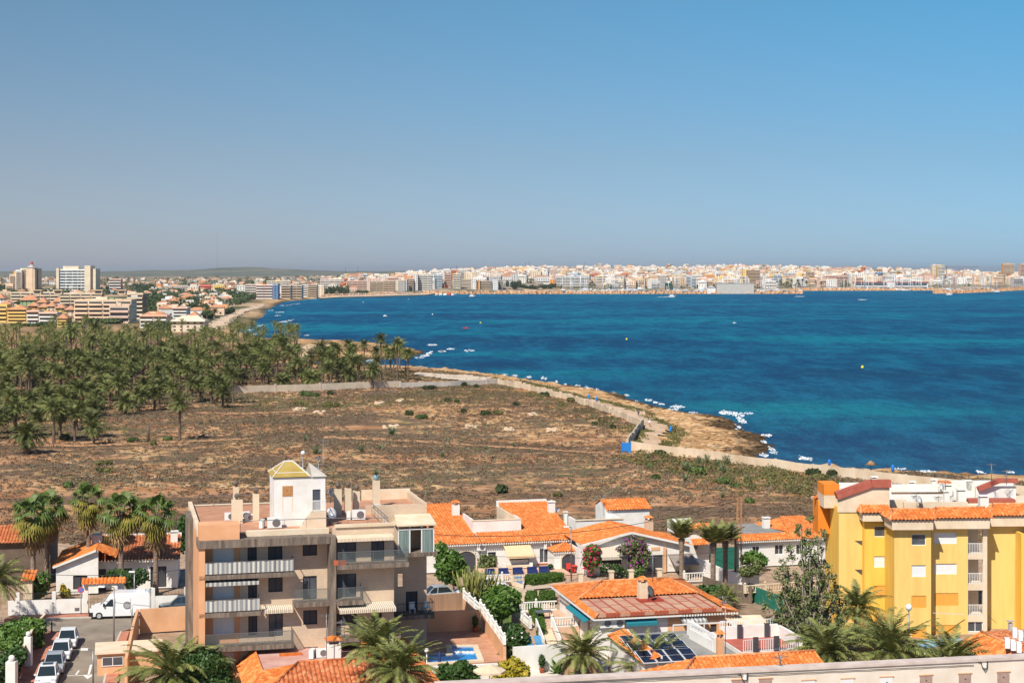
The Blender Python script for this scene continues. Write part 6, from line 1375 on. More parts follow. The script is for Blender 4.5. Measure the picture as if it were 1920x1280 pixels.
# house L
HL=Fr(181,174.6,10); z_=HL.z; T_=HL.t
tH=HL.thing('tiled_house','white bungalow with orange tiled roof behind the fan palms','house')
ez=3.2; tr=T_(338); tl_=T_(181); rv=8.5; rz_=z_(250,1003,rv); tb0=T_(172,rv); tb1=T_(322,rv)
m=MB(); roofpanel(m,[(tl_,0,ez),(tr,0,ez),(tr-.2,rv,rz_),(tl_,rv,rz_)],(1,0,0)); m.build('main_roof',M_TILE2,tH)
MB().box(tl_,tr-.1,rv-.15,rv+.3,rz_-.4,rz_+.15).build('ridge_wall',M_WHITE,tH)
hol=[(T_(183,.6),T_(199,.6),0,2.3),(T_(232,.6),T_(250,.6),.9,2.3),(T_(282,.6),T_(312,.6),.1,2.4)]
m=MB(); facade(m,tl_,tr-.3,0,ez-.1,.6,.25,hol); m.box(tr-.55,tr-.3,.85,rv,0,ez); m.build('front_wall',M_WHITE,tH)
for h in hol: window(tH,*h,.6,'dark',M_DMET)
teeth(tH,tl_,tr,ez-.02,-.05)
gl=T_(99,-1.6); ga=T_(180,-1.6); gz0=z_(100,1063,-1.6); gz1=z_(180,1031,-1.6)
m=MB(); roofpanel(m,[(gl,-1.6,gz0),(gl,rv,gz0),(ga,rv,gz1),(ga,-1.6,gz1)],(0,1,0)); roofpanel(m,[(ga,-1.6,gz1),(ga,rv,gz1),(ga+2.0,rv,gz1-1.1),(ga+2.0,-.5,gz1-1.1)],(0,1,0)); m.build('gable_roof',M_TILE,tH)
hw=[(T_(137,-1.2),T_(164,-1.2),.5,2.0)]
m=MB(); facade(m,gl+.3,ga+.2,0,gz0-.1,-1.2,.25,hw); m.add([(gl+.3,-1.2,gz0-.1),(ga+.2,-1.2,gz0-.1),(ga+.2,-1.2,gz1-.12),(gl+.3,-.95,gz0-.1),(ga+.2,-.95,gz0-.1),(ga+.2,-.95,gz1-.12)],[(0,1,2),(5,4,3),(0,2,5,3),(1,4,5,2)]); m.build('gable_wall',M_WHITE,tH); window(tH,*hw[0],-1.2,'dark',M_DMET)
m=MB(); m.bar((gl,-1.62,gz0-.05),(ga,-1.62,gz1-.05),.1,.2); m.build('verge_board',M_WHITE,tH)
MB().box(T_(172,3),T_(190,3),3,4.5,ez,z_(181,1003,3)).build('white_box',M_WHITE,tH)
chimney(HL,320,333,999,1022,5.5,ez+.8,'white chimney with flat stone cap at the right of the palm house roof',M_WHITE,'flat')
t=HL.thing('shaded_house','shaded brown house behind the leftmost fan palms','house',T_(25,6),6); MB().box(-5,4,0,8,0,4.6).build('wall',mat('shaded_brown',(.12,.085,.065),(.16,.12,.09)),t); m=MB(); roofpanel(m,[(-5.5,-.6,4.6),(4.5,-.6,4.6),(4.5,4,5.9),(-5.5,4,5.9)],(1,0,0)); m.build('roof',M_TILE2,t); window(t,-3,-1,1,2.4,-.03,'dark',M_DMET,rec=0)  # the house's shade is put into its dark wall colour
t=Lf.thing('gate_pier','narrow cream wall pier with orange tile cap left of the fan palm trunks','wall',LT(52,4),4); MB().box(-.45,.45,0,2.5,0,2.7).build('pier',M_CREAM,t); m=MB(); roofpanel(m,[(-.7,-.3,2.72),(.7,-.3,2.72),(.7,2.6,3.3),(-.7,2.6,3.3)],(1,0,0)); m.build('tile_cap',M_TILE,t)
# orange walls right of the street
def lwall(name,label,px,h,m,th=.25,base=0,cap=None):
    t=thing(name,label,'wall'); P=[at(x,y,base) for x,y in px]; 
    for a,b in zip(P[:-1],P[1:]):
        k=MB(); k.bar((*a,base+h/2),(*b,base+h/2),th,h); k.build('wall_panel',m,t)
        if cap: k=MB(); k.bar((*a,base+h+.04),(*b,base+h+.04),th+.1,.08); k.build('coping',cap,t)
    return t
lwall('yard_wall','orange rendered wall between the side street and the apartment yard',[(352,1180),(262,1186)],2.3,M_PEACH)
lwall('yard_wall','orange wall running down beside the red pavement',[(258,1186),(250,1215),(236,1285)],2.3,M_PEACH)
t=thing('low_building','low tan flat roofed shed with small window behind the front palm fronds','shed',(*at(258,1262),0),R(14)); MB().box(-3.4,2.0,0,3.5,0,1.9).build('wall',M_PEACH,t); MB().box(-3.6,2.2,-.3,3.8,1.9,2.05).build('roof_slab',M_CREAM,t); window(t,-3,-1.2,.8,1.6,-.04,'glass',rec=0)
# left garden fence and base wall
lwall('slat_fence','reddish brown slat fence along the left garden above the pavement',[(84,1188),(62,1215),(26,1290)],1.9,mat('brown_fence',(.24,.09,.045),(.34,.14,.08),scale=2,stretch=(4,4,.2)),.12,base=.1,cap=M_CREAM)
t=thing('white_gatepost','white lantern post on the left garden fence','post',(*at(53,1250),.1)); MB().box(-.3,.3,-.3,.3,0,2.6).build('post',M_WHITE,t); m=MB(); m.ball((0,0,2.85),.22,10); m.build('lantern',M_WMET,t)
t=thing('stone_post','rounded white post with ball at the bottom left corner','post',(*at(22,1295),.1)); MB().box(-.4,.4,-.4,.4,0,2.4).build('post',M_WHITE,t); m=MB(); m.ball((0,0,2.65),.28,10); m.build('ball',M_WHITE,t)
# ================================================================== row of white houses in the centre
C=Fr(833,185.1,14); z=C.z; T=C.t; EZ=3.2
t1=C.thing('tiled_house','white house with long orange roof partly hidden by the apartment block','house')
ta=T(770); tb=T(903); rv=15.5; rz=z(825,944,rv)
m=MB(); roofpanel(m,[(ta,0,EZ),(tb,0,EZ),(tb,rv,rz),(ta,rv,rz)],(1,0,0)); m.build('roof',M_TILE,t1)
ah=[(T(x0,.5),T(x1,.5),0,2.1) for x0,x1 in ((836,848),(855,893))]
m=MB(); facade(m,ta,tb-.1,0,EZ-.1,.5,.25,ah); m.box(tb-.35,tb-.1,.75,rv,0,EZ); m.build('front_wall',M_WHITE,t1)
def arch(par,a,b,z0,zs,y,m=M_SHUT,name='arched_shade',trim=M_CREAM):
    """flat arched panel set in a wall at depth y, springing at zs"""
    n=10; r=(b-a)/2; c=(a+b)/2; P=[(a,z0),(b,z0)]+[(c+r*math.cos(math.pi*i/n),zs+r*.75*math.sin(math.pi*i/n)) for i in range(n+1)]
    k=MB(); k.add([(x,y-.01,q) for x,q in P],[tuple(range(len(P)))]); o=k.build(name,m,par)  # in the dark material this panel paints the shade inside an open arch
    k=MB(); Q=[(a,z0)]+[(c-r*math.cos(math.pi*i/n),zs+r*.75*math.sin(math.pi*i/n)) for i in range(n+1)]+[(b,z0)]
    for p,q in zip(Q[:-1],Q[1:]): k.bar((p[0],y-.03,p[1]),(q[0],y-.03,q[1]),.14,.14)
    k.build('arch_trim',trim,o); return o
for h in ah: arch(t1,h[0],h[1],0,1.5,.5)
teeth(t1,ta,tb,EZ-.02,-.05)
chimney(C,849,862,947,964,10.5,z(855,964,10.5),'white chimney with orange cap on the long roof beside the apartment block',M_WHITE,'tile')
# second house
t2=C.thing('tiled_house','white house with tall orange roof, tan awning and blue planters','house')
tg=T(934,14.0); te=T(1083); rz2=z(980,941,14.0); tp=T(977,3.8)
m=MB(); roofpanel(m,[(tg,0,EZ),(te,0,EZ),(te-.0,14,rz2),(tg,14,rz2)],(1,0,0)); m.build('main_roof',M_TILE,t2)
m=MB(); sl=(rz2-EZ)/14; roofpanel(m,[(tb+.15,0,EZ-.02),(tg+.05,0,EZ-.02),(tg+.05,3.7,EZ+3.7*sl),(tb+.15,3.7,EZ+3.7*sl)],(1,0,0)); m.build('low_roof',M_TILE,t2)
MB().box(tg-.2,te,13.9,14.3,rz2-.5,rz2+.28).build('ridge_wall',M_WHITE,t2)
MB().box(tg-.22,tg-.02,4,13.9,0,rz2-.35).build('gable_side_wall',M_CREAM,t2)
zp0=EZ+3.7*sl; zp1=z(930,975,3.8)
m=MB(); m.box(tb-.2,tp,3.75,4.0,1,zp1); m.box(tb-.2,tb,4.0,9.5,1,zp1+.1); m.box(tp-.2,tp,4.0,7.0,zp0,zp1+.1); m.build('terrace_parapet',M_WHITE,t2); MB().box(tb,tg-.25,4.0,9.5,1,zp1-1.0).build('terrace_floor',M_PATIO,t2)
MB().box(tb-.25,tp+.05,3.7,4.05,zp1,zp1+.1).build('coping',M_CREAM,t2)
wh=[(T(1012,.5),T(1028,.5),.55,2.25),(T(915,.5),T(930,.5),0,2.1),(T(955,.5),T(992,.5),0,2.3)]
m=MB(); facade(m,tb,te-.1,0,EZ-.1,.5,.25,wh); m.box(te-.35,te-.1,.75,14,0,EZ); m.build('front_wall',M_WHITE,t2)
window(t2,*wh[0],.5,'glass'); window(t2,*wh[1],.5,'dark',M_DMET); window(t2,*wh[2],.5,'dark',M_DMET); teeth(t2,tb+.2,te,EZ-.02,-.05)
MB().box(wh[0][0]-.2,wh[0][1]+.2,.3,.49,.42,.54).build('window_sill',M_POT,t2)
awning(t2,T(943,.4),T(993,.4),EZ-.25,z(968,1046,-2.0)+.2,.48,2.4,M_TAN)
pz=z(1062,1032,-1.5)
px0,px1=T(1036,-2.5),T(1090,-2.5); zc=z(1060,1034,-2.5); za=z(1075,1017,-.5)
m=MB(); mid=(px0+px1)/2+.6; roofpanel(m,[(px0,-2.6,zc),(px1,-2.6,zc),(mid,.3,za)],(1,0,0)); roofpanel(m,[(px0,-2.6,zc),(mid,.3,za),(px0,.45,zc)],(0,1,0)); m.build('porch_roof',M_TILE,t2)
m=MB(); m.bar((px0,-2.6,zc+.08),(mid,.3,za+.08),.16,.1); m.build('hip_ridge',M_RIDGE,t2)
MB().box(px0+.2,px1-.1,-2.4,.45,0,zc-.05).build('porch_wall',M_WHITE,t2); arch(t2,T(1052,-2.4),T(1083,-2.4),.0,1.35,-2.4,name='porch_arch'); teeth(t2,px0+.1,px1,zc-.02,-2.62)
arch(t2,T(1037,.5)-.05,T(1041,.5)+.12,0,1.5,.49,M_PEACH,'arched_door')
chimney(C,1029,1041,943,959,9.5,z(1035,959,9.5),'white vented chimney between two dishes on the tall orange roof',M_WHITE,'flat')
for x,y,lab in ((1033,941,'white round dish above the vented chimney'),(1044,955,'white dish right of the vented chimney')): v=10.2; dish(C.w(T(x,v),v,z(x,y,v)-.95),C.a+.3,lab,.28)
ac_unit(C.w(T(903,.0),.15,z(903,1033,0)),C.a,'air conditioner under the eave between two white houses',1.0); ac_unit(C.w(T(1028,.0),.15,z(1028,1030,0)),C.a,'air conditioner above the window near the arched porch',.95)
# terrace in front with blue benches, sofa, pool
MB_=MB(); zt=.35
t=C.thing('front_terrace','tiled terrace in front of the blue bench house','terrace',T(965,-3),-3); MB().box(-4,6.0,-2.4,3.2,0,zt).build('floor',M_PATIO,t)
t=C.thing('bench_row','row of blue painted planter benches on the terrace','bench',T(968,-4.6),-4.6,zt)
for a in (-3.6,-2.0,-.3,1.4,2.8): MB().box(a,a+1.15,0,.5,0,.38).build('bench_seat',mat('navy_paint',(.02,.04,.15),rough=.6) if 'navy_paint' not in bpy.data.materials else bpy.data.materials['navy_paint'],t); MB().box(a,a+1.15,.45,.52,.38,.72).build('bench_back',bpy.data.materials['navy_paint'],t)
t=C.thing('garden_sofa','white cushioned garden sofa under the tan awning','sofa',T(970,-1.2),-1.2,zt); MB().box(-1.4,1.4,-.4,.4,.1,.45).build('seat',M_CREAM,t); MB().box(-1.4,1.4,.25,.45,.45,.95).build('backrest',M_WHITE,t); MB().box(-1.75,-1.4,-.4,.45,.1,.7).build('armrest',M_WHITE,t); MB().box(1.4,1.75,-.4,.45,.1,.7).build('armrest',M_WHITE,t)
t=thing('red_chair','red plastic chair under the arched porch','chair',C.w(T(1068,-3.2),-3.2,.05),.4); m=MB(); MB().box(-.3,.3,-.3,.3,.42,.48).build('seat',M_REDP,t); MB().box(-.3,.3,.25,.3,.48,1.0).build('backrest',M_REDP,t)
for a in (-.26,.26):
    for b in (-.26,.26): MB().bar((a,b,0),(a,b,.42),.05).build('leg',M_REDP,t)
t=thing('red_table','red plastic table beside the red chair','table',C.w(T(1077,-3.1),-3.1,.05),.2); MB().box(-.4,.4,-.4,.4,.68,.74).build('table_top',M_REDP,t); MB().box(-.12,.12,-.12,.12,0,.68).build('pedestal',M_REDP,t)
sheet('patio_floor',[(1015,1078),(1095,1073),(1110,1092),(1040,1098),(1018,1092)],M_PATIO,.05)
def pool(name,label,px,zw,par=None,rim=.45):
    X=sum(at(x,y,zw)[0] for x,y in px)/len(px); Y=sum(at(x,y,zw)[1] for x,y in px)/len(px); t=thing(name,label,'pool',(X,Y,zw)); P=[(at(x,y,zw)[0]-X,at(x,y,zw)[1]-Y) for x,y in px]
    m=MB(); m.add([(a,b,0) for a,b in P],[tuple(range(len(P)))]); m.build('water',M_POOL,t)
    n=len(P); ar=sum(P[i][0]*P[(i+1)%n][1]-P[(i+1)%n][0]*P[i][1] for i in range(n)); sg=1 if ar>0 else -1; m=MB(); Q=[]
    for i in range(n):
        a=Vector(P[i-1]);b=Vector(P[i]);c=Vector(P[(i+1)%n]); d1=(b-a).normalized();d2=(c-b).normalized(); n1=Vector((d1.y,-d1.x))*sg;n2=Vector((d2.y,-d2.x))*sg; k=(n1+n2); k=k/max(.5,k.dot(n1)); Q.append(b+k*rim)
    V=[(a,b,-.3) for a,b in P]+[(a,b,.1) for a,b in P]+[(q.x,q.y,.1) for q in Q]+[(q.x,q.y,-.3) for q in Q]; F=[]
    for i in range(n): j=(i+1)%n; F+=[(i,j,n+j,n+i),(n+i,n+j,2*n+j,2*n+i),(2*n+i,2*n+j,3*n+j,3*n+i)]
    m.add(V,F); m.build('rim',M_CREAM,t); return t
pool('small_pool','small turquoise garden pool behind a black gate',[(963,1081),(979,1080),(980,1097),(968,1092)],.35)
railing(C.thing('garden_gate','black wrought iron gate in front of the small turquoise pool','gate',0,0,0),[(T(962,-9.3),-9.3,0),(T(981,-9.3),-9.3,0)],1.3,M_DMET,step=.16)
t=C.thing('balustrade','white balustrade above the white car','balustrade'); balustrade(t,(T(902,-8.5),-8.5,.35),(T(956,-8.5),-8.5,.35)); MB().box(T(895,-8.5),T(1058,-8.5),-8.35,-8.1,0,.6).build('base_wall',M_CREAM,t)
# third house
t3=C.thing('tiled_house','white house with broad low gable roof, brick chimney and awnings','house'); vg=-6.0
apx=T(1185,vg); apz=z(1185,998,vg); lx=T(1090,vg); lz=z(1090,1022,vg); rx=T(1299,vg); rz3=z(1299,1023,vg); vb=2.5
m=MB(); roofpanel(m,[(lx,vg,lz),(apx,vg,apz),(apx,vb,apz),(lx,vb,lz)],(0,1,0)); m.build('left_roof',M_TILE,t3); m=MB(); roofpanel(m,[(rx,vg,rz3),(apx,vg,apz),(apx,vb,apz),(rx,vb,rz3)],(0,1,0)); m.build('right_roof',M_TILE,t3)
m=MB(); m.bar((lx,vg-.05,lz-.02),(apx,vg-.05,apz-.02),.14,.22); m.bar((rx,vg-.05,rz3-.02),(apx,vg-.05,apz-.02),.14,.22); m.build('verge_board',M_WHITE,t3)
def Wv(x0,x1,yt,yb,v): return (T(x0,v),T(x1,v),max(0,z((x0+x1)/2,yb,v)),z((x0+x1)/2,yt,v))
vw=vg+.5
h3=[Wv(1213,1243,1040,1072,vw),(T(1125,vw),T(1165,vw),0,2.0)]; zw_=min(lz,rz3)-.12
m=MB(); facade(m,lx+.3,rx-.2,0,zw_,vw,.25,h3); m.add([(lx+.3,vw,zw_),(rx-.2,vw,zw_),(apx,vw,apz-.12)],[(0,1,2)]); m.box(lx+.3,lx+.5,vw+.25,vb,0,zw_); m.box(rx-.4,rx-.2,vw+.25,vb,0,zw_); m.build('front_wall',M_WHITE,t3)
for h in h3: window(t3,*h,vw,'dark',M_DMET)
MB().box(T(1221,vw),T(1237,vw),vw-.06,vw-.003,z(1229,1031,vw),z(1229,1025,vw)).build('orange_panel',M_PEACH,t3)
awning(t3,T(1118,vw),T(1170,vw),z(1145,1025,vw),z(1145,1047,vw-1.8)+.2,vw-.02,2.2,M_STRT); awning(t3,T(1252,vw),T(1297,vw),z(1270,1038,vw),z(1280,1060,vw-2.2)+.1,vw-.02,2.4,M_GREYC,val=.08)
MB().box(T(1243,vw),T(1248,vw),vw-.25,vw-.003,0,2.9).build('brick_pilaster',M_PEACH,t3)
pb0,pb1=T(1081,4.5),T(1169,4.5); zpt=z(1125,974.5,4.5)
m=MB(); m.box(pb0,pb1,4.5,4.75,0,zpt); m.box(pb0,pb0+.25,4.75,10,0,zpt); m.box(pb1-.25,pb1,4.75,10,0,zpt); m.box(pb0+.25,pb1-.25,4.75,10,zpt-1,zpt-.9); m.build('terrace_parapet',M_WHITE,t3); MB().box(pb0-.1,pb1+.1,4.4,4.8,zpt,zpt+.12).build('coping',M_CREAM,t3)
chimney(C,1212,1225,976,1000,vb-1.5,z(1218,1000,vb-1.5),'brick chimney with tiled cap on the low gable roof',M_BRICK,'tile')
# tall white block
tB=C.thing('tall_block','tall white two storey block with short orange tiled roof','house'); bv=9.0; b0,b1=T(1139,bv),T(1222,bv); ze=z(1180,955.5,bv); zr=z(1170,935,bv+2.7)
m=MB(); m.box(b0,b1-.2,bv+.3,bv+5.1,0,ze-.05); m.add([(b0,bv+.3,ze-.05),(b0,bv+5.1,ze-.05),(b0,bv+2.7,zr-.08)],[(0,1,2)]); m.build('wall',M_WHITE,tB)
m=MB(); roofpanel(m,[(b0-.1,bv,ze),(b1,bv,ze),(b1-.0,bv+2.7,zr),(b0-.1,bv+2.7,zr)],(1,0,0)); roofpanel(m,[(b0-.1,bv+5.4,ze),(b1,bv+5.4,ze),(b1,bv+2.7,zr),(b0-.1,bv+2.7,zr)],(1,0,0)); m.build('roof',M_TILE,tB); antenna(C.w(T(1131,10),10,z(1131,963,10)),2.2,'thin aerial on the tall white block',0,4)
chimney(C,1058,1064,962,985,8,z(1060,985,8)-.3,'slim white pipe chimney between the tall roof and the terrace parapet',M_WHITE,'flat')
# fourth group right: small white house, mesh fence, flat roofed house
t4=C.thing('small_house','small white house with teal door and narrow orange eaves','house',0,0); v4=-1.0
s0,s1=T(1288,v4),T(1333,v4); zt4=z(1310,988,v4); hh=[Wv(1302,1308,1017,1029,v4)]
m=MB(); facade(m,s0,s1,0,zt4,v4,.25,hh); m.box(s0,s0+.2,v4+.25,v4+7,0,zt4); m.box(s0+.2,s1,v4+6.8,v4+7,0,zt4); m.box(s0+.2,s1,v4+.25,v4+6.8,zt4-.5,zt4-.4); m.build('wall',M_WHITE,t4); window(t4,*hh[0],v4,'dark'); m=MB(); roofpanel(m,[(s0-.2,v4-.5,zt4-.1),(s1,v4-.5,zt4-.7),(s1,v4+.8,zt4-.2),(s0-.2,v4+.8,zt4+.4)],(1,0,0)); roofpanel(m,[(T(1300,v4-1.5),v4-1.5,zt4-1.9),(T(1333,v4-1.5),v4-1.5,zt4-1.7),(T(1333,v4-1.5),v4-.02,zt4-1.2),(T(1303,v4-1.5),v4-.02,zt4-1.3)],(1,0,0)); m.build('tile_eave',M_TILE,t4)
MB().box(T(1286.5,v4),T(1291,v4),v4-.1,v4-.01,0.8,2.6).build('teal_door',M_TEAL,t4)
t=C.thing('mesh_fence','dark green netting fence between the thick palm trunks','fence'); vf=-8; MB().box(T(1330,vf),T(1385,vf),vf,vf+.06,.4,3.0).build('netting',mat('green_net',(.015,.13,.09),(.025,.17,.12),scale=2),t)
for x in (1330,1357,1385): MB().box(T(x,vf)-.04,T(x,vf)+.04,vf-.08,vf-.003,0,3.1).build('post',M_METAL,t)
t5=C.thing('flat_roof_house','long white house with grey flat roof edged in orange tiles','house'); v5=-5.5; e0,e1=T(1378,v5),T(1570,v5); ze5=z(1460,1012,v5); d0=1.7
m=MB(); roofpanel(m,[(e0,v5,ze5),(e1,v5,ze5),(e1,v5+d0,ze5+.55),(e0+.3,v5+d0,ze5+.55)],(1,0,0)); m.build('eave_roof',M_TILE,t5)
MB().box(e0,e1,v5+d0+.02,v5+10,ze5+.1,ze5+.42).build('flat_roof',mat('grey_roof',(.22,.22,.21),(.32,.31,.29),scale=.8),t5)
hx=T(1408,v5+10); m=MB(); za5=z(1455,968.5,v5+10); roofpanel(m,[(T(1480,v5+d0+.1),v5+d0+.1,ze5+.5),(e1,v5+d0+.1,ze5+.5),(e1,v5+10,za5),(T(1462,v5+10),v5+10,za5)],(1,0,0)); roofpanel(m,[(T(1480,v5+d0+.1),v5+d0+.1,ze5+.5),(T(1462,v5+10),v5+10,za5),(T(1410,v5+9.9),v5+9.9,ze5+.5)],(0,1,0)); m.build('hip_roof',M_TILE,t5)
w5=[Wv(x0,x1,y0,y1,v5+.5) for x0,x1,y0,y1 in ((1411,1424,1024,1037),(1453,1469,1021,1039),(1493,1508,1020,1038))]
m=MB(); facade(m,e0+.3,e1,0,ze5-.1,v5+.5,.25,w5); m.build('front_wall',M_WHITE,t5)
for h in w5: window(t5,*h,v5+.5,'dark')
teeth(t5,e0,e1,ze5-.02,v5-.05); chimney(C,1433,1444,973,990,v5+6,ze5+.5,'white chimney on the grey flat roof',M_WHITE,'flat')
lwall('street_wall','white stepped wall climbing beside the thick palm trunks',[(1290,1068),(1318,1078),(1360,1096),(1400,1106)],1.7,M_WHITE)
t=C.thing('balustrade','white baluster fence in front of the thick palm trunks','balustrade'); vb_=C.tv(1285,1092,.0)[1]; balustrade(t,(T(1283,vb_),vb_,.1),(T(1336,vb_),vb_,.1),1.0,step=.3)
lwall('terrace_wall','low cream and stone terrace wall below the flat roofed house',[(1395,1118),(1550,1105)],1.1,mat('rubble_stone',(.42,.26,.14),(.66,.48,.32),scale=3,bump=.4)); t=C.thing('balustrade','cream balustrade on the terrace wall below the flat roofed house','balustrade'); p=C.tv(1397,1112,1.1); q=C.tv(1550,1100,1.1); balustrade(t,(p[0],p[1],1.12),(q[0],q[1],1.12),.8,M_CREAM,.3)
# fences of the middle street
t=C.thing('street_fence','black railing fence with cream pillars in front of the bougainvillea gardens','fence'); va=-11.5
for x in (1088,1146,1183,1236): m=MB(); q=T(x,va); m.box(q-.25,q+.25,va-.25,va+.25,0,1.5); m.box(q-.32,q+.32,va-.32,va+.32,1.5,1.62); m.build('pillar',M_CREAM,t)
for a,b in ((1060,1086),(1090,1144),(1149,1181),(1186,1234)): MB().box(T(a,va),T(b,va),va-.1,va+.1,0,.4).build('base_wall',M_CREAM,t); railing(t,[(T(a,va),va,.4),(T(b,va),va,.4)],.95,M_DMET,step=.15)
sheet('street_floor',[(860,1180),(1020,1165),(1030,1135),(1000,1104),(1100,1096),(1240,1088),(1240,1080),(1050,1086),(880,1112),(800,1122),(800,1135)],mat('street_concrete',(.46,.36,.27),(.58,.47,.36),scale=.5),.012)
# lattice pylon
X,Y=at(1386,1096); t=thing('lattice_pole','rusty lattice electricity pole beside a wooden pole','pylon',(X,Y,0),.3); hp=H-(932-HY)*Y/FP; wd=.28
for a in (-wd,wd):
    for b in (-wd*.6,wd*.6): MB().bar((a,b,0),(a*.75,b*.75,hp),.07).build('leg',M_RUSTM if 'M_RUSTM' in globals() else mat('rusty_steel',(.40,.20,.09),(.55,.32,.17),scale=3),t)
m=MB(); n=15
for i in range(n):
    z0=hp*i/n; z1=hp*(i+1)/n; s=1 if i%2 else -1; k=1-.25*i/n
    m.bar((-wd*k*s,-wd*.6*k,z0),(wd*k*s,-wd*.6*k,z1),.035); m.bar((-wd*k,-wd*.6*k,z1),(wd*k,-wd*.6*k,z1),.03)
m.build('lattice',bpy.data.materials['rusty_steel'],t); X2,Y2=at(1379,1098); t=thing('wooden_pole','dark wooden pole beside the lattice pylon','pole',(X2,Y2,0)); MB().tube([(0,0,0),(0,0,6.4)],[.16,.12],8).build('pole',M_BARK,t); MB().box(-.4,.4,-.05,.05,5.9,6.05).build('crossarm',M_BARK,t)
def cable(label,p,q,sag,r=.018):
    P=[]; 
    for i in range(25): f=i/24; P.append((p[0]+(q[0]-p[0])*f,p[1]+(q[1]-p[1])*f,p[2]+(q[2]-p[2])*f-4*sag*f*(1-f)))
    k=MB(); k.tube(P,r,4); tag(k.build('cable',M_DMET),label,'cable')
def P3(x,y,Y): return ((x-960)*Y/FP,Y,H-(y-HY)*Y/FP)
cable('long power cable sagging across the orange roofs to the pylon',P3(795,1000,172),(X,Y,hp-.3),1.6,.03); cable('upper power cable rising to the pylon from the street',P3(1215,957,180),(X,Y,hp),.4,.025); cable('low phone cable crossing the white house fronts',P3(880,1040,168),P3(1380,1032,168),.5); cable('power cable along the front of the fan palms',P3(20,1071,158),P3(352,1066,158),.5,.025)
# ================================================================== hip roofed villa in the middle foreground
B=Fr(1115,144.8,13); z=B.z; T=B.t; EB=3.45; tB=B.thing('hip_villa','white villa with big orange hip roof framing a red and tan flat terrace','house')
w=T(1386,0); D=15.4
di=.5; dl=B.tv(1120,1149,EB+di); dr=B.tv(1355,1139,EB+di); bl=B.tv(1094,1121,EB+di); br=B.tv(1314,1112,EB+di)
i0=dl[0]; i1=min(dr[0],w-1.0); vf=(dl[1]+dr[1])/2; vk=(bl[1]+br[1])/2; ir=br[0]
vr=11.8; r0=B.t(1130,vr); r1=B.t(1253,vr); zr=B.z(1190,1086.5,vr); ZI=EB+di
m=MB(); roofpanel(m,[(0,0,EB),(w,0,EB),(i1,vf,ZI),(i0,vf,ZI)],(1,0,0)); m.build('front_eave_roof',M_TILE,tB)
m=MB(); roofpanel(m,[(0,0,EB),(0,vk,EB),(i0,vk,ZI),(i0,vf,ZI)],(0,1,0)); m.add([(0,vk,EB+.03),(0,D,EB+.03),(r0,vr,zr),(i0,vk,ZI+.03)],[(0,1,2),(0,2,3)]); m.build('left_roof',M_TILE,tB)
m=MB(); roofpanel(m,[(i0,vk,ZI),(i1,vk,ZI),(r1,vr,zr),(r0,vr,zr)],(1,0,0)); m.build('hip_front_roof',M_TILE,tB)
m=MB(); roofpanel(m,[(w,0,EB),(w,vk,EB),(i1,vk,ZI),(i1,vf,ZI)],(0,1,0)); m.add([(w,vk,EB+.03),(w,D,EB+.03),(r1,vr,zr),(i1,vk,ZI+.03)],[(0,1,2),(0,2,3)]); m.build('right_roof',M_TILE,tB)
m=MB(); m.add([(0,D,EB),(w,D,EB),(r1,vr,zr),(r0,vr,zr)],[(0,1,2,3)]); m.build('rear_roof',M_TILE,tB)
m=MB()
for a,b in (((0,0,EB),(i0,vf,ZI)),((i0,vk,ZI),(r0,vr,zr)),((r0,vr,zr),(r1,vr,zr)),((r1,vr,zr),(i1,vk,ZI)),((0,D,EB),(r0,vr,zr)),((w,D,EB),(r1,vr,zr)),((w,0,EB),(i1,vf,ZI))): m.tube([(a[0],a[1],a[2]+.06),(b[0],b[1],b[2]+.06)],.11,6)
m.build('ridge',M_RIDGE,tB)
k=NT('patched_terrace'); tc=k.n.nodes.new('ShaderNodeTexCoord'); bt=k.n.nodes.new('ShaderNodeTexBrick'); bt.offset=.37; bt.inputs['Scale'].default_value=1; bt.inputs['Brick Width'].default_value=2.6; bt.inputs['Row Height'].default_value=1.15; bt.inputs['Mortar Size'].default_value=.12
for i_,c_ in (('Color1',(.56,.36,.24)),('Color2',(.50,.28,.19)),('Mortar',(.38,.08,.045))): bt.inputs[i_].default_value=(*c_,1)
mp=k.n.nodes.new('ShaderNodeMapping'); mp.inputs['Rotation'].default_value=(0,0,R(90)); k.l.new(tc.outputs['Object'],mp.inputs[0]); k.l.new(mp.outputs[0],bt.inputs['Vector']); k.col(k.mix(k.math('MULTIPLY',k.rng(k.noise(.6,5,.6),.45,.65),.4),bt.outputs[0],(.42,.14,.09))); k.b.inputs['Roughness'].default_value=.9
MB().box(i0,i1,vf,vk,ZI-.35,ZI-.06).build('flat_terrace',k.m,tB)
wv0=.6; hB=[(T(a,wv0),T(b,wv0),B.z(a,d,wv0),B.z(a,c,wv0)) for a,b,c,d in ((1186,1232,1172,1190),)]; hB=[(h[0],h[1],max(.5,h[2]),h[3]) for h in hB]
tp=T(1252,wv0); hP=[(T(1290,wv0),T(1299,wv0),0,2.2),(T(1332,wv0),T(1344,wv0),0,2.3)]
m=MB(); facade(m,.6,tp,-1.2,EB-.1,wv0,.25,hB); m.build('front_wall',M_WHITE,tB); m=MB(); facade(m,tp,w-.5,0,EB-.1,wv0-.01,.26,hP); m.build('peach_wall',M_PEACH,tB)
for h in hB: window(tB,*h,wv0,'white',rec=.1)
for h in hP: window(tB,*h,wv0,'dark',M_DMET)
lh=[(3.0,4.6,.6,2.4),(7.5,9,.6,2.4)]
m=MB()
for y0,y1,a,b in ((.85,3,-1.2,EB-.1),(3,4.6,-1.2,.6),(3,4.6,2.4,EB-.1),(4.6,7.5,-1.2,EB-.1),(7.5,9,-1.2,.6),(7.5,9,2.4,EB-.1),(9,D-.6,-1.2,EB-.1)): m.box(.6,.85,y0,y1,a,b)
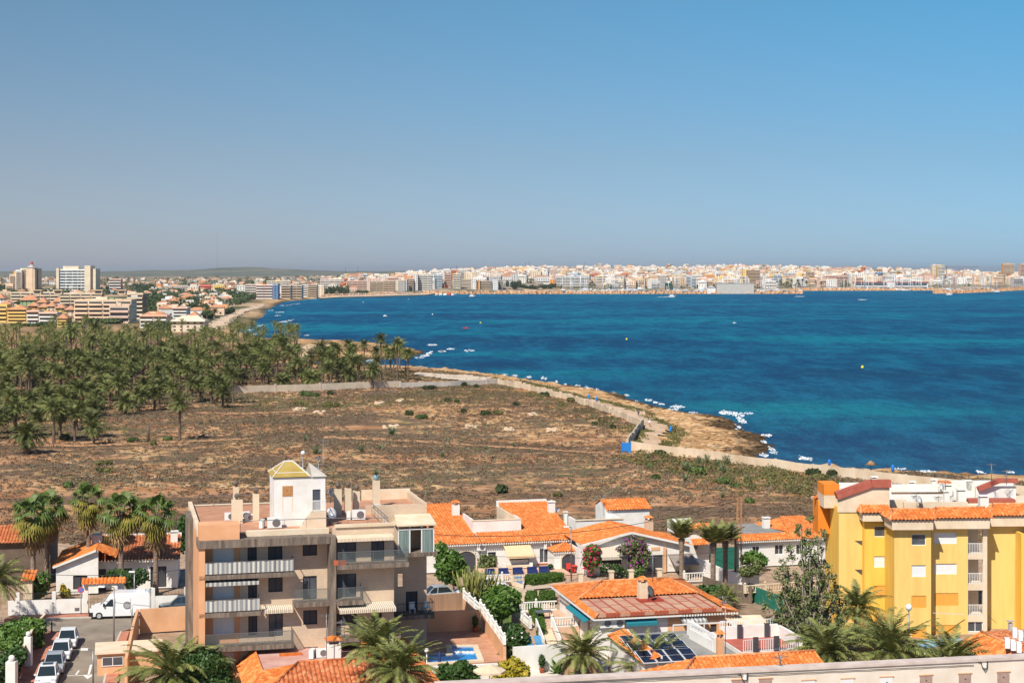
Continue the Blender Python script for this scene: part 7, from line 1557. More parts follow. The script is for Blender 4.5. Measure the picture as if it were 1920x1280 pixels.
m.build('side_wall',M_WHITE,tB)
for a,b,c,d in lh: g=MB(); g.box(.72,.76,a,b,c,d); g.build('side_window',M_GLASS,tB)
MB().box(w-.75,w-.5,.85,D-.6,0,EB-.1).build('side_wall',M_PEACH,tB); MB().box(.85,w-.75,D-.85,D-.6,0,EB-.1).build('rear_wall',M_WHITE,tB)
teeth(tB,.1,w,EB-.02,-.04); m=MB(); m.bar((-.1,-.1,EB-.06),(w*.6,-.1,EB-.06),.12); m.bar((-.1,0,EB-.06),(-.1,D,EB-.06),.12); m.build('gutter',M_WMET,tB)
awning(tB,T(1172,.4),T(1230,.4),EB-.25,EB-.55,.58,.7,M_TEAL)
m=MB(); m.add([(.58,2.2,EB-.2),(.58,9,EB-.2),(-.35,9,EB-.75),(-.35,2.2,EB-.75)],[(0,1,2,3)]); m.add([(.58,2.2,EB-.25),(.58,9,EB-.25),(-.35,9,EB-.8),(-.35,2.2,EB-.8)],[(3,2,1,0)]); m.build('teal_awning',M_TEAL,tB)
awning(tB,T(1275,.4),T(1322,.4),EB-.35,EB-.6,.55,.8,M_STR)
for a,lab in ((1137,'left of two air conditioners under the villa eave'),(1160,'right of two air conditioners under the villa eave')): ac_unit(B.w(T(a,.2),.25,B.z(a,1178,.2)),B.a,lab,1.15)
cv=vk-1.6; chimney(B,1199,1215,1093,1117,cv,ZI,'cream chimney with tiled cap in the middle of the villa terrace',M_CREAM,'tile'); t=B.thing('red_plinth','low dark red plinth around the villa chimney','plinth',T(1220,cv-.8),cv-.8,ZI-.05); MB().box(-1.1,1.2,-.25,1.2,0,.12).build('slab',mat('dark_red',(.33,.05,.03)),t)
dish(B.w(T(1217,cv-.9),cv-.9,ZI),B.a+.8,'grey satellite dish leaning on the villa chimney',.55,M_METAL)
antenna(B.w(T(1224,vr-2),vr-2,ZI+.8),2.4,'tall aerial on wires behind the villa chimney',.5,5)
antenna(B.w(T(1355,1.0),1.0,ZI),B.z(1355,1126,1)-ZI+.5,'small aerial on the right corner of the villa roof',.3,7)
# terrace, steps and garden beside the villa
t=B.thing('terrace','raised white terrace with stairs on the left side of the villa','terrace',0,0,0)
ZT=1.25; q=lambda x,y,zz: B.tv(x,y,zz)
a1=q(1000,1134,ZT); a2=q(1048,1134,ZT); MB().box(-4.3,.55,7.2,D-.5,-.2,ZT).build('floor',M_PATIO,t)
n=8
for i in range(n): MB().box(-3.6,-2.2,7.2-.38*(i+1),7.2-.38*i,-.2,ZT*(1-(i+1)/(n+1))).build('step',M_CREAM,t)
balustrade(t,(-4.25,7.2,ZT),(-4.25,D-.6,ZT),.9); balustrade(t,(-4.2,D-.6,ZT),(.3,D-.6,ZT),.9); balustrade(t,(-2.1,7.3,ZT),(.5,7.3,ZT),.9)
m=MB(); m.bar((-3.7,7.2,ZT+.9),(-3.7,4.0,.9),.12); m.bar((-2.1,7.2,ZT+.9),(-2.1,4.0,.9),.12)
for s in (-3.7,-2.1):
    for i in range(9): y=7.2-3.2*i/8; zz=ZT*(1-i/8); m.bar((s,y,zz),(s,y,zz+.9),.08)
m.build('stair_rail',M_WMET,t)
MB().box(-.75,.55,.7,7.1,-.2,.1).build('side_path',M_PATIO,t)
tt=B.thing('garden_table','small grey table on the raised villa terrace','table',-2.0,11,ZT); MB().box(-.8,.8,-.5,.5,.7,.76).build('table_top',M_METAL,tt)
for a in (-.7,.7):
    for b in (-.4,.4): MB().bar((a,b,0),(a,b,.7),.05).build('leg',M_METAL,tt)
# garden lawn and paths between
sheet('garden_path',[(1000,1200),(1045,1200),(1035,1150),(1022,1110),(985,1105),(975,1120),(985,1165),(998,1190)],mat('garden_paving',(.56,.40,.27),(.66,.50,.36),scale=1),.03)
sheet('lawn',[(905,1195),(985,1212),(998,1192),(984,1165),(972,1118),(880,1112),(880,1150)],mat('lawn_grass',(.07,.13,.02),(.16,.19,.05),scale=3,bump=.5,bscale=12),.035)
# sun loungers terrace
LG=Fr(985,141.6,13,z0=.6)
t=LG.thing('retaining_wall','white retaining wall and terrace below the two blue loungers','wall'); lx1=LG.t(1064); MB().box(LG.t(962),lx1,0,.3,-.6,.0).build('wall_panel',M_WHITE,t); MB().box(LG.t(962),lx1,.3,4,-.6,-.02).build('terrace_floor',M_PATIO,t)
for x,y,lab in ((995,1215,'left grey blue sun lounger on the terrace'),(1013,1214,'right bright blue sun lounger on the terrace')):
    X,Y=at(x,y,.6); t=thing('sun_lounger',lab,'sun lounger',(X,Y,.6),R(13)); bm_=M_BLUEC if 'M_BLUEC' in globals() else mat('lounger_blue',(.05,.22,.42),(.10,.30,.50),scale=8); M_BLUEC=bm_
    MB().box(-.32,.32,-.6,.6,.28,.34).build('seat',bm_,t); m=MB(); m.bar((0,.6,.33),(0,1.25,.85),.64,.06); m.build('backrest',bm_,t)
    for a in (-.3,.3):
        for b in (-.5,.5): MB().bar((a,b,0),(a,b,.28),.05).build('leg',M_WMET,t)
# front garden wall with balusters running down beside the pool patio
p0=Vector(at(901,1163,1.1)); p1=Vector(at(944,1215,.9)); pA=Vector(at(868,1118,1.1))
def dwall(label,pts,h,m,base,name='garden_wall',bal=False,th=.28):
    t=thing(name,label,'wall')
    for a,b in zip(pts[:-1],pts[1:]):
        k=MB(); k.bar((*a,base+h/2),(*b,base+h/2),th,h); k.build('wall_panel',m,t)
        if bal: balustrade(t,(a[0],a[1],base+h),(b[0],b[1],base+h),.75)
    return t
dwall('peach wall topped by white balusters beside the pool patio',[at(901,1172,1.0),at(946,1240,1.0)],1.5,M_PEACH,1.0,bal=True)
dwall('peach wall topped by white balusters beside the apartment car yard',[at(870,1150,0),at(903,1180,0)],1.6,M_PEACH,0,bal=True)
# pool patio behind a white wall
PP=Fr(795,134.0,13,z0=0)
def PX(x,y,zz): return at(x,y,zz)
zp=1.15; m=MB(); m.prism([PX(x,y,zp) for x,y in ((797,1246),(905,1241),(946,1237),(905,1180),(800,1183),(770,1200))],-.5,zp); struct('pool_patio',m,mat('red_patio',(.46,.22,.13),(.58,.32,.20),scale=1.2,bump=.1),kind='structure')
pool('swimming_pool','bright blue stepped swimming pool with white stepping blocks',[(804,1243),(896,1237),(886,1212),(846,1212),(849,1227),(805,1228)],zp+.06,rim=.5)
for i,x in enumerate((852,860,868.5,877,885.5)):
    X,Y=at(x,1222,zp+.1); t=thing('pool_block','white stepping block in the swimming pool, '+['leftmost','second from left','middle one','second from right','rightmost'][i],'block',(X,Y,zp),R(13),'pool stepping blocks'); MB().lathe([(.26,-.1),(.28,.12),(.24,.17)],10).build('block',M_WHITE,t)
lwall('pool_wall','tall white wall in front of the swimming pool',[(800,1290),(935,1284)],0.1,M_WHITE) if False else None
t=thing('pool_wall','tall white wall dropping from the front edge of the swimming pool','wall'); a=at(797,1249,zp); b=at(948,1242,zp); k=MB(); k.bar((*a,.0),(*b,.0),.3,2*zp); k.build('wall_panel',M_WHITE,t)
dwall('shaded peach wall across the pool patio behind',[at(802,1184,1.15),at(900,1180,1.15)],1.9,M_PEACH,1.15)
dwall('brown slatted yard wall below the parked silver car',[at(800,1150,0),at(868,1145,0)],1.9,mat('brown_wall',(.30,.18,.11),(.40,.25,.16),scale=1,stretch=(6,6,.2)),0)
t=thing('parasol','cream garden parasol between the dark bush and yellow shrub','parasol',(-1.84,131.2,0)); MB().tube([(0,0,0),(0,0,2.3)],.05,6).build('pole',M_WMET,t)
m=MB(); P=[(0,0,2.75)]+[(1.35*math.cos(a*math.pi/4),1.35*math.sin(a*math.pi/4),2.25) for a in range(8)]+[(1.35*math.cos(a*math.pi/4),1.35*math.sin(a*math.pi/4),2.1) for a in range(8)]; m.add(P,[(0,i+1,(i+1)%8+1) for i in range(8)]+[(i+1,i+9,(i+1)%8+9,(i+1)%8+1) for i in range(8)]); m.build('canopy',M_CREAM,t)
sheet('white_yard',[(945,1290),(1140,1275),(1140,1225),(1060,1222),(965,1228),(940,1245)],mat('pale_paving',(.60,.54,.46),(.70,.64,.56),scale=1),.02)
dwall('white wall of the lower garden with potted plants',[at(962,1262,0),at(1065,1254,0)],2.3,M_WHITE,0)
# ================================================================== bottom left orange roofed house
K=Fr(489,123.0,14); t=K.thing('tiled_house','bungalow roof at the bottom with pink flat terrace and orange tiles','house'); ek=3.5
zz=K.z; kk=lambda x,y,h: K.tv(x,y,h)
a=kk(447,1209,3.9); b=kk(470,1205,4.1); c=kk(480,1249,4.1); d=kk(465,1290,3.3)
hx0,hx1=K.t(500,-2),K.t(860,-2)
P_bl=kk(447,1212,3.8); P_br=kk(752,1193,3.8); P_rl=kk(560,1242,4.6); P_rr=kk(668,1233,4.6)
m=MB(); e0=(P_rl[0]-4.2,P_rl[1]-5.5,2.9); e1=(P_rr[0]+6.2,P_rl[1]-5.5,2.9)
roofpanel(m,[e0,e1,(P_rr[0],P_rl[1],4.6),(P_rl[0],P_rl[1],4.6)],(1,0,0)); m.build('front_roof',M_TILE2,t)
m=MB(); lf=e0[0]; bk=P_bl[1]; zi=4.35
k_=bk-e0[1]; roofpanel(m,[(lf,P_rl[1],2.9),(lf,bk,2.9),(lf+1.5,bk,4.2),(lf+1.5,P_rl[1],4.2)],(0,1,0)); m.add([(lf,e0[1],2.92),(lf,P_rl[1],2.92),(lf+1.5,P_rl[1],4.22),(P_rl[0],P_rl[1],4.6)],[(0,1,2),(0,2,3)]); m.build('left_roof',M_TILE,t)
m=MB(); rx_=e1[0]; roofpanel(m,[(rx_,e1[1],2.9),(rx_,bk+3,2.9),(P_rr[0]+2.5,bk+3,4.2),(P_rr[0],P_rl[1],4.6)],(0,1,0)); m.build('right_roof',M_TILE,t)
m=MB(); m.tube([(e0[0],e0[1],2.98),(P_rl[0],P_rl[1],4.68)],.12,6); m.tube([(P_rl[0],P_rl[1],4.68),(P_rr[0],P_rl[1],4.68)],.12,6); m.tube([(e1[0],e1[1],2.98),(P_rr[0],P_rl[1],4.68)],.12,6); m.build('ridge',M_TILE2,t)
MB().box(lf+1.5,P_rr[0]+1.5,P_rl[1]+.1,bk,3.7,3.95).build('pink_terrace',mat('pink_screed',(.52,.27,.22),(.64,.40,.34),scale=.7),t)
MB().box(lf+1.5,P_rr[0]+1.5,bk,bk+.25,3.5,4.5).build('rear_parapet',M_CREAM,t); MB().box(P_rr[0]+1.5,P_rr[0]+1.75,P_rl[1]+.1,bk,3.5,4.3).build('side_parapet',M_CREAM,t); MB().box(P_rr[0]+1.76,P_rr[0]+2.6,P_rl[1]+.1,bk,3.5,4.2).build('tile_strip',M_TILE,t)
MB().box(lf+.5,rx_-.5,e0[1]+.5,bk,0,2.85).build('wall',M_CREAM,t)
chimney(K,613,640,1208,1234,K.tv(626,1234,3.95)[1],3.9,'white chimney hut with small tiled cap on the pink terrace',M_WHITE,'tile')
for x,lab in ((590,'white air conditioner left on the pink terrace'),(604,'rusty air conditioner beside the chimney hut')): p=K.tv(x,1233,3.95); ac_unit(K.w(p[0],p[1],3.95),K.a+(1.2 if x==590 else 0),lab,.95)
p=K.tv(545,1228,3.95); q_=K.thing('roof_tile_pile','short row of orange tiles lying on the pink terrace','tiles',p[0],p[1],3.95); MB().box(-.9,.9,-.15,.15,0,.2).build('tiles',M_TILE,q_)
p=K.tv(612,1240,3.95); antenna(K.w(p[0],p[1],3.95),K.z(612,1150,p[1])-3.95,'tall aerial with grid panel above the chimney hut',.2,6); p=K.tv(640,1240,3.95); antenna(K.w(p[0],p[1],3.95),K.z(640,1162,p[1])-3.95,'second aerial right of the chimney hut',1.1,5)
t=thing('globe_lamp_post','white twin globe lamp post beside the small pool garden','street lamp',(*at(800,1300),0)); zl=H-(1222-HY)*at(800,1300)[1]/FP; MB().tube([(0,0,0),(0,0,zl)],.05,6).build('pole',M_WMET,t); m=MB(); m.ball((0,0,zl+.15),.2,10); m.build('globe',M_WMET,t); m=MB(); m.ball((-.3,0,zl-.6),.17,10); m.build('globe',M_WMET,t)
# ================================================================== solar roof house, red terrace, bottom right roofs
Q=Fr(1180,138.0,13); t=Q.thing('solar_house','white house with grey flat roof carrying solar panels and orange left eave','house'); q0=Q.tv(1180,1200,3.2); s0=Q.t(1160); s1=Q.t(1330)
MB().box(s0,s1,-7.5,2.5,0,3.0).build('wall',M_WHITE,t); MB().box(s0+1.0,s1,-7.4,2.4,3.0,3.12).build('flat_roof',bpy.data.materials['grey_roof'],t)
m=MB(); roofpanel(m,[(s0-.3,-7.6,3.0),(s0-.3,2.6,3.0),(s0+1.3,2.6,3.5),(s0+1.3,-7.6,3.5)],(0,1,0)); m.build('eave_roof',M_TILE,t); MB().box(s0+1.3,s0+1.45,-7.6,2.6,2.9,3.5).build('kerb',M_WHITE,t)
M_SOL=mat('solar_cell',(.012,.014,.03),(.02,.022,.045),scale=2,rough=.15,spec=.6)
v3=Q.tv(1240,1238,3.3)[1]
for r_ in range(3):
    vb=v3+(2-r_)*2.75
    for c_ in range(4):
        xa=(1176,1191,1206)[r_]; ta=Q.t(xa+c_*27,vb)+.03; tb_=Q.t(xa+(c_+1)*27,vb)-.03; L_=2.55; f=lambda y: 3.2+.4*y/L_
        m=MB(); m.add([(ta,vb,f(0)),(tb_,vb,f(0)),(tb_,vb+L_,f(L_)),(ta,vb+L_,f(L_)),(ta,vb,f(0)-.05),(tb_,vb,f(0)-.05),(tb_,vb+L_,f(L_)-.05),(ta,vb+L_,f(L_)-.05)],[(0,1,2,3),(7,6,5,4),(0,4,5,1),(1,5,6,2),(2,6,7,3),(3,7,4,0)]); o=m.build('solar_panel',M_WMET,t)
        o['label']='dark solar panel, %s of the %s row'%(('leftmost','second from left','third from left','rightmost')[c_],('rear','middle','front')[r_])
        g=MB()
        for k_ in range(2): y0=.04+k_*(L_-.04)/2; y1=y0+(L_-.12)/2; g.face((ta+.05,vb+y0,f(y0)+.006),(tb_-.05,vb+y0,f(y0)+.006),(tb_-.05,vb+y1,f(y1)+.006),(ta+.05,vb+y1,f(y1)+.006))
        g.build('cells',M_SOL,o)
t=Q.thing('red_terrace','red floored roof terrace with white rails and dark posts','terrace'); rz_=3.0; ra=Q.t(1352,-1); rb=Q.t(1458,-1); vb_=Q.tv(1400,1222,rz_)[1]; vt_=Q.tv(1400,1196,rz_)[1]
MB().box(ra,rb,vb_,vt_,0,rz_).build('wall',M_WHITE,t); MB().box(ra+.1,rb-.1,vb_+.1,vt_-.1,rz_,rz_+.05).build('floor',mat('red_floor',(.40,.09,.06),(.48,.14,.10),scale=1.5),t)
railing(t,[(ra+.2,vb_+.1,rz_),(rb,vb_+.1,rz_)],1.0,M_WMET,step=.2,w=.05); MB().box(ra,rb,vt_,vt_+.25,rz_-.5,rz_+1.1).build('rear_wall',M_WHITE,t); MB().box(rb,rb+.25,vb_,vt_,0,rz_+1.0).build('side_wall',M_WHITE,t); MB().box(Q.t(1340,vb_),Q.t(1350,vb_),vb_,vb_+7,0,rz_+1.3).build('side_wall',M_WHITE,t)
for x,v in ((1455,vb_),(1416,vb_),(1386,vt_),(1437,vt_)): MB().box(Q.t(x,v)-.2,Q.t(x,v)+.2,v-.25,v-.01,rz_,rz_+1.25).build('dark_post',M_SHUT,t)
railing(t,[(Q.t(1350,vt_+3),vt_+3,rz_),(Q.t(1462,vt_+3),vt_+3,rz_)],.9,M_WMET,step=.22,w=.05); MB().box(Q.t(1320,vt_+1),Q.t(1462,vt_+1),vt_+.3,vt_+3,0,rz_).build('upper_deck',M_WHITE,t)
t=Q.thing('stair_wall','white sloping stair parapet beside the solar roof','wall'); m=MB(); sx=Q.t(1291,0); m.bar((sx,-.5,2.9),(Q.t(1335,-5),-5.5,2.9),.25,2.2); m.build('wall_panel',M_WHITE,t); railing(t,[(sx,-.5,4.0),(Q.t(1335,-5),-5.5,4.0)],.5,M_WMET,step=.3,w=.05)
t=Q.thing('pergola_frame','thin white pergola frame before the peach villa wall','pergola',Q.t(1262,4),4); m=MB(); L_=Q.t(1378,4)-Q.t(1262,4)
m.bar((0,0,3.3),(L_,0,3.3),.1); m.build('beam',M_WMET,t)
for a in (0,L_*.5,L_): MB().bar((a,0,.0),(a,0,3.3),.08).build('post',M_WMET,t)
t=Q.thing('white_canopy','slack white canopy and tables right of the villa','canopy',Q.t(1395,6),6); m=MB(); m.add([(-1.5,-1,2.7),(2.2,-1,2.5),(2.4,2,2.9),(-1.3,2,3.0),(.5,.5,2.4)],[(0,1,4),(1,2,4),(2,3,4),(3,0,4)]); m.build('cloth',M_CREAM,t)
for a,b in ((-1.5,-1),(2.2,-1),(2.4,2)): MB().bar((a,b,0),(a,b,2.6),.06).build('post',M_METAL,t)
# bottom orange roof
Y_=at(1360,1236,3.6)[1]; N=Fr(1215,124.0,13); t=N.thing('tiled_house','orange hip roof at the bottom centre above the cream storage wall','house'); p=N.tv(1303,1234,4.7); q=N.tv(1482,1223,4.7)
e=2.9; vv=p[1]-6; l0=p[0]-5; m=MB(); roofpanel(m,[(l0,vv,e),(q[0]+2,vv,e),(q[0]+2,p[1],4.7),(p[0],p[1],4.7)],(1,0,0)); m.build('front_roof',M_TILE,t)
m=MB(); roofpanel(m,[(l0,vv,e),(l0,p[1]+3,e),(p[0],p[1],4.7)],(0,1,0)); m.build('left_roof',M_TILE,t); m=MB(); roofpanel(m,[(l0,p[1]+3,e),(q[0]+2,p[1]+3,e+.6),(q[0]+2,p[1],4.7),(p[0],p[1],4.7)],(1,0,0)); m.build('rear_roof',M_TILE,t)
m=MB(); m.tube([(l0,vv,e+.08),(p[0],p[1],4.8)],.12,6); m.tube([(p[0],p[1],4.8),(q[0]+2,p[1],4.8)],.12,6); m.build('ridge',M_RIDGE,t); MB().box(l0+.4,q[0]+1.8,vv+.4,p[1]+2.6,0,2.8).build('wall',M_WHITE,t)
chimney(N,1346,1358,1196,1232,p[1]+1.8,3.9,'brick and tile chimney with aerials left of the red terrace',M_PEACH,'tile'); antenna(N.w(N.t(1360,p[1]+1.5),p[1]+1.5,4.0),N.z(1360,1125,p[1]+1.5)-4.0,'tall aerial on the brick chimney by the red terrace',.8,7)
antenna(N.w(N.t(1462,p[1]-3),p[1]-3,3.8),N.z(1462,1212,p[1]-3)-3.8,'rusty aerial at the right end of the bottom orange roof',.2,6)
# right: tiled roof with row of air units
U=Fr(1795,136,13); t=U.thing('tiled_house','mossy orange tiled roof at lower right carrying air conditioners','house'); a=U.tv(1788,1191,3.9); b=U.tv(1925,1182,3.9); c=U.tv(1868,1232,3.9)
zu=3.9; l0=a[0]; v1=a[1]; v0=c[1]-1; r1=l0+14
m=MB(); roofpanel(m,[(l0,v0-1.5,3.1),(r1,v0-1.5,3.1),(r1,v0+2.5,4.3),(l0+2,v0+2.5,4.3)],(1,0,0)); m.build('front_roof',M_TILE2,t)
m=MB(); roofpanel(m,[(l0,v0-1.5,3.1),(l0,v1,3.1),(l0+2,v1-1,4.3),(l0+2,v0+2.5,4.3)],(0,1,0)); m.build('left_roof',M_TILE,t)
m=MB(); roofpanel(m,[(l0+2,v0+2.5,4.3),(r1,v0+2.5,4.3),(r1,v1-1,4.3),(l0+2,v1-1,4.3)],(1,0,0)); m.build('top_roof',M_TILE2,t)
MB().box(l0+.3,r1-.3,v0-1.2,v1-.2,0,3.05).build('wall',M_WHITE,t); m=MB(); m.tube([(l0,v0-1.5,3.2),(l0+2,v0+2.5,4.4)],.12,6); m.tube([(l0+2,v0+2.5,4.4),(l0+2,v1-1,4.4)],.12,6); m.build('ridge',M_RIDGE,t)
for i,(x,y,lab) in enumerate(((1893,1213,'first air conditioner of the front trio on the mossy roof'),(1904,1217,'middle air conditioner of the front trio on the mossy roof'),(1915,1221,'last air conditioner of the front trio on the mossy roof'),(1907,1194,'left air conditioner of the rear pair on the mossy roof'),(1918,1199,'right air conditioner of the rear pair on the mossy roof'))): p=U.tv(x,y,4.4); ac_unit(U.w(p[0],p[1],4.36),U.a+1.1,lab,1.0)
chimney(U,1893,1900,1168,1184,U.tv(1896,1184,4.3)[1],4.3,'small stone chimney at the rear of the mossy roof',M_CONC,'flat')
t=thing('blue_canopy','pale blue sloping carport canopy left of the mossy roof','canopy',(*at(1765,1206,2.6),0),R(13)); m=MB(); m.box(-2.0,2.4,-.8,1.6,2.55,2.65); m.build('sheet_roof',mat('pale_blue_sheet',(.22,.42,.55),(.30,.50,.62),scale=2,stretch=(8,1,1)),t)
for a_ in (-1.9,2.3): MB().bar((a_,-.6,0),(a_,-.6,2.55),.07).build('post',M_WMET,t)
# ================================================================== yellow apartment building at right
M_YEL=mat('yellow_render',(.74,.46,.13),(.87,.585,.19),scale=1.1,bump=.1,bscale=10,lo=.25,hi=.6,stretch=(1,1,.13)); M_YELD=mat('deep_and_sunlit_yellow',(.76,.44,.07),(.88,.55,.10),scale=1.1,lo=.25,hi=.6,stretch=(1,1,.13))
E=Fr(1570,156.0,1.5); z=E.z; T=E.t; tY=E.thing('yellow_apartments','large yellow apartment building with stepped bays and orange tiled eaves','building')
def yw(x0,x1,yt,yb,v): return (T(x0,v),T(x1,v),z((x0+x1)/2,yb,v),z((x0+x1)/2,yt,v))
def bay(x0,x1,ytop,v,depth,wins,m,left=True,top=None,sidem=None,name='bay_wall',z0=-1):
    a,b=T(x0,v),T(x1,v); zt=z((x0+x1)/2,ytop,v); H_=[yw(*w[:4],v) for w in wins]
    k=MB(); facade(k,a,b,z0,zt,v,.3,H_); k.build(name,m,tY)
    if left: k=MB(); k.box(a,a+.3,v+.3,v+depth,z0,zt); k.build('side_wall',sidem or M_YELD,tY)  # deeper yellow puts the sunlight on left sides into the colour
    k=MB(); k.box(b-.3,b,v+.3,v+depth,z0,zt); k.build('side_wall',sidem or M_YEL,tY)
    for h,w in zip(H_,wins):
        if len(w)>4: window(tY,*h,v,w[4],M_WMET if w[4] in('white','glass') else M_WOODY,rec=.06 if w[4]=='wood' else .1,mull=w[5] if len(w)>5 else 0)
    return a,b,zt
# far left narrow face and recessed plain wall
bay(1573,1622,952,1.0,6,[],M_YEL)
# bay 1: windows column x 1638-1664
a,b,zt=bay(1621,1673,975,0,8,[(1639,1663,986,1006,'glass'),(1638.5,1664,1042,1063,'white'),(1638,1665,1097,1120,'wood',1),(1638,1665,1150,1175,'wood',1)],M_YELD)
v2=-3.6
a2,b2,zt2=bay(1677,1746,993,v2,8,[(1709,1736,1001,1022,'glass'),(1709,1736,1059,1081,'white'),(1709,1737,1116,1139,'wood',1),(1710,1737,1174,1197,'wood',1)],M_YEL)
v3=-1.6
a3,b3,zt3=bay(1747,1814,990,v3,8,[(1752,1794,998,1019,'white'),(1752,1794,1056,1076,'white',1),(1752,1797,1111,1135,'wood',2),(1752,1796,1171,1192,'wood',2)],M_YEL,left=False)
# loggia column
lv=-1.6; L0,L1=T(1814,lv),T(1851,lv)
m=MB(); lh_=[yw(1815,1843,yt,yb,lv) for yt,yb in ((993,1039),(1048,1095),(1106,1154),(1165,1184))]; facade(m,L0+.003,L1,-1,z(1830,990,lv),lv-.01,.3,lh_); m.build('loggia_wall',M_CREAM,tY)
for i,h in enumerate(lh_):
    k=MB(); k.box(h[0]-.2,h[1]+.3,lv+2.3,lv+2.5,h[2],h[3]+.2); k.box(h[0]-.2,h[0]-.05,lv+.3,lv+2.3,h[2],h[3]+.2); k.box(h[0]-.05,h[1]+.3,lv+.3,lv+2.3,h[2]-.15,h[2]); k.box(h[0]-.05,h[1]+.3,lv+.3,lv+2.3,h[3]+.05,h[3]+.2); k.build('loggia_recess',M_CREAM,tY)
    if i<3: railing(tY,[(h[0],lv+.12,h[2]),(h[1],lv+.12,h[2])],1.05,M_WMET,step=.16,w=.04)
    else: window(tY,*h,lv,'glass',mull=1)
# right recessed wall with cream band
a5,b5,zt5=bay(1851,2060,985,0.6,9,[],M_YEL,left=False)
bay(1915,2060,1000,-1.2,1.7,[],M_YELD)
# cream frieze bands + tiled eaves
def eave(x0,x1,yb,yt,yroof,v,out=.7,dd=2.2,left=True,name='eave_roof'):
    a,b=T(x0,v-out),T(x1,v-out); z0=z((x0+x1)/2,yb,v-out); z1=z((x0+x1)/2,yt,v-out); k=MB(); k.box(a,b,v-out,v+dd,z0,z1); k.build('frieze',M_CREAM,tY)
    zr_=z((x0+x1)/2,yroof,v-out-.2+dd*.95); k=MB(); ha=min(1.2,(b-a)*.2); o=.25
    roofpanel(k,[(a-o,v-out-o,z1+.05),(b+o,v-out-o,z1+.05),(b+o-ha*.0,v-out+dd,zr_),(a-o+ha,v-out+dd,zr_)],(1,0,0))
    if left: roofpanel(k,[(a-o,v-out-o,z1+.05),(a-o,v+dd*.8+2,z1+.05),(a-o+ha,v-out+dd,zr_)],(0,1,0))
    k.build(name,M_TILE,tY); k=MB(); k.tube([(a-o,v-out-o,z1+.12),(a-o+ha,v-out+dd,zr_+.07)],.11,6); k.tube([(a-o+ha,v-out+dd,zr_+.07),(b+o,v-out+dd,zr_+.07)],.11,6); k.build('ridge',M_RIDGE,tY); return zr_
eave(1618,1668,977,962,943,0); eave(1673,1750,993,975,956,v2); z3=eave(1751,1856,991,972,953,v3); eave(1857,2060,986,967,946,.6)
# flat roofs and white roof structures
MB().box(T(1573,3),T(2060,3),3,16,z(1700,958,3)-.6,z(1700,958,3)-.3).build('flat_roof',M_CREAM,tY)
def ubox(name,x0,x1,yt,yb,v,d,m): k=MB(); k.box(T(x0,v),T(x1,v),v,v+d,z((x0+x1)/2,yb,v),z((x0+x1)/2,yt,v)); return k.build(name,m,tY)
M_RBR=mat('red_brown_coping',(.36,.09,.06),(.44,.13,.09),scale=2)
# stepped gable with red coping at left
m=MB(); v=.9; X0,X1,X2=T(1572,v),T(1622,v),T(1668,v); za,zb=z(1572,936,v),z(1625,913,v)
m.add([(X0,v,z(1590,960,v)),(X2,v,z(1640,960,v)),(X2,v,zb),(X1+.6,v,zb),(X0,v,za),(X0,v+.4,z(1590,960,v)),(X2,v+.4,z(1640,960,v)),(X2,v+.4,zb),(X1+.6,v+.4,zb),(X0,v+.4,za)],[(0,1,2,3,4),(9,8,7,6,5),(4,3,8,9),(3,2,7,8)]); m.build('gable_parapet',M_CREAM,tY)
m=MB(); m.bar((X0-.2,v+.2,za+.35),(X1+.6,v+.2,zb+.35),.9,.7); m.bar((X1+.6,v+.2,zb+.35),(X2+.1,v+.2,zb+.35),.9,.7); m.build('red_coping',M_RBR,tY)
M_ORW=mat('orange_render',(.74,.22,.02),(.82,.28,.04),scale=.5); ubox('rear_wall',1545,1575,928,952,3,3,M_CREAM); ubox('orange_gable_wall',1545,1574,908,927.8,3,3,M_ORW); ubox('orange_wing',1534,1556,938,1000,5,2.5,M_ORW)
m=MB(); roofpanel(m,[(T(1521,5.5),5.5,z(1540,934,5.5)),(T(1572,5.5),5.5,z(1540,926,5.5)),(T(1572,9),9,z(1545,912,9)),(T(1545,9),9,z(1545,914,9))],(1,0,0)); m.build('orange_wing_roof',M_TILE,tY)
m=MB(); v=6
for x0,x1,yt,yb,vv in ((1574,1672,905,930,9),(1672,1775,908,922,8.5),(1664,1772,927,940,5),(1780,1900,901,932,10),(1640,1700,937,952,3.2),(1695,1815,941,953,2.6),(1830,1905,912,938,7)): ubox('roof_parapet',x0,x1,yt,yb,vv,.4,M_WHITE if yt<930 else M_CREAM)
m=MB(); m.bar((T(1832,7),6.8,z(1832,916,7)),(T(1872,7),6.8,z(1872,900,7)),.6,.45); m.bar((T(1872,7),6.8,z(1872,900,7)),(T(1906,7),6.8,z(1905,900,7)),.6,.45); m.build('red_coping',M_RBR,tY); ubox('red_roof_strip',1814,1904,936,943,5.5,1.2,M_RBR)
ubox('orange_gable',1764,1784,903,912,9,1,M_TILE)
for i,(x0,x1,yt,yb,v,lab) in enumerate(((1838,1854,933,958,2.2,'thick white chimney behind the right tiled eave'),(1797,1812,921,950,4,'tall white chimney left of the thick one on the yellow building'),(1771,1781,924,950,4,'narrow white chimney at the centre of the yellow building roof'),(1773,1786,912,935,7,'rear white chimney beside the orange gable'),(1635,1645,897,905,10,'little white vent chimney above the red coping'),(1707,1716,906,914,9,'little white vent chimney on the long white parapet'),(1748,1756,902,910,9,'little white vent chimney left of the orange gable'),(1812,1822,904,914,10,'small chimney at the far right roof rear'))):
    chimney(E,x0,x1,yt,yb,v,z((x0+x1)/2,yb,v),lab,M_WHITE,'flat')
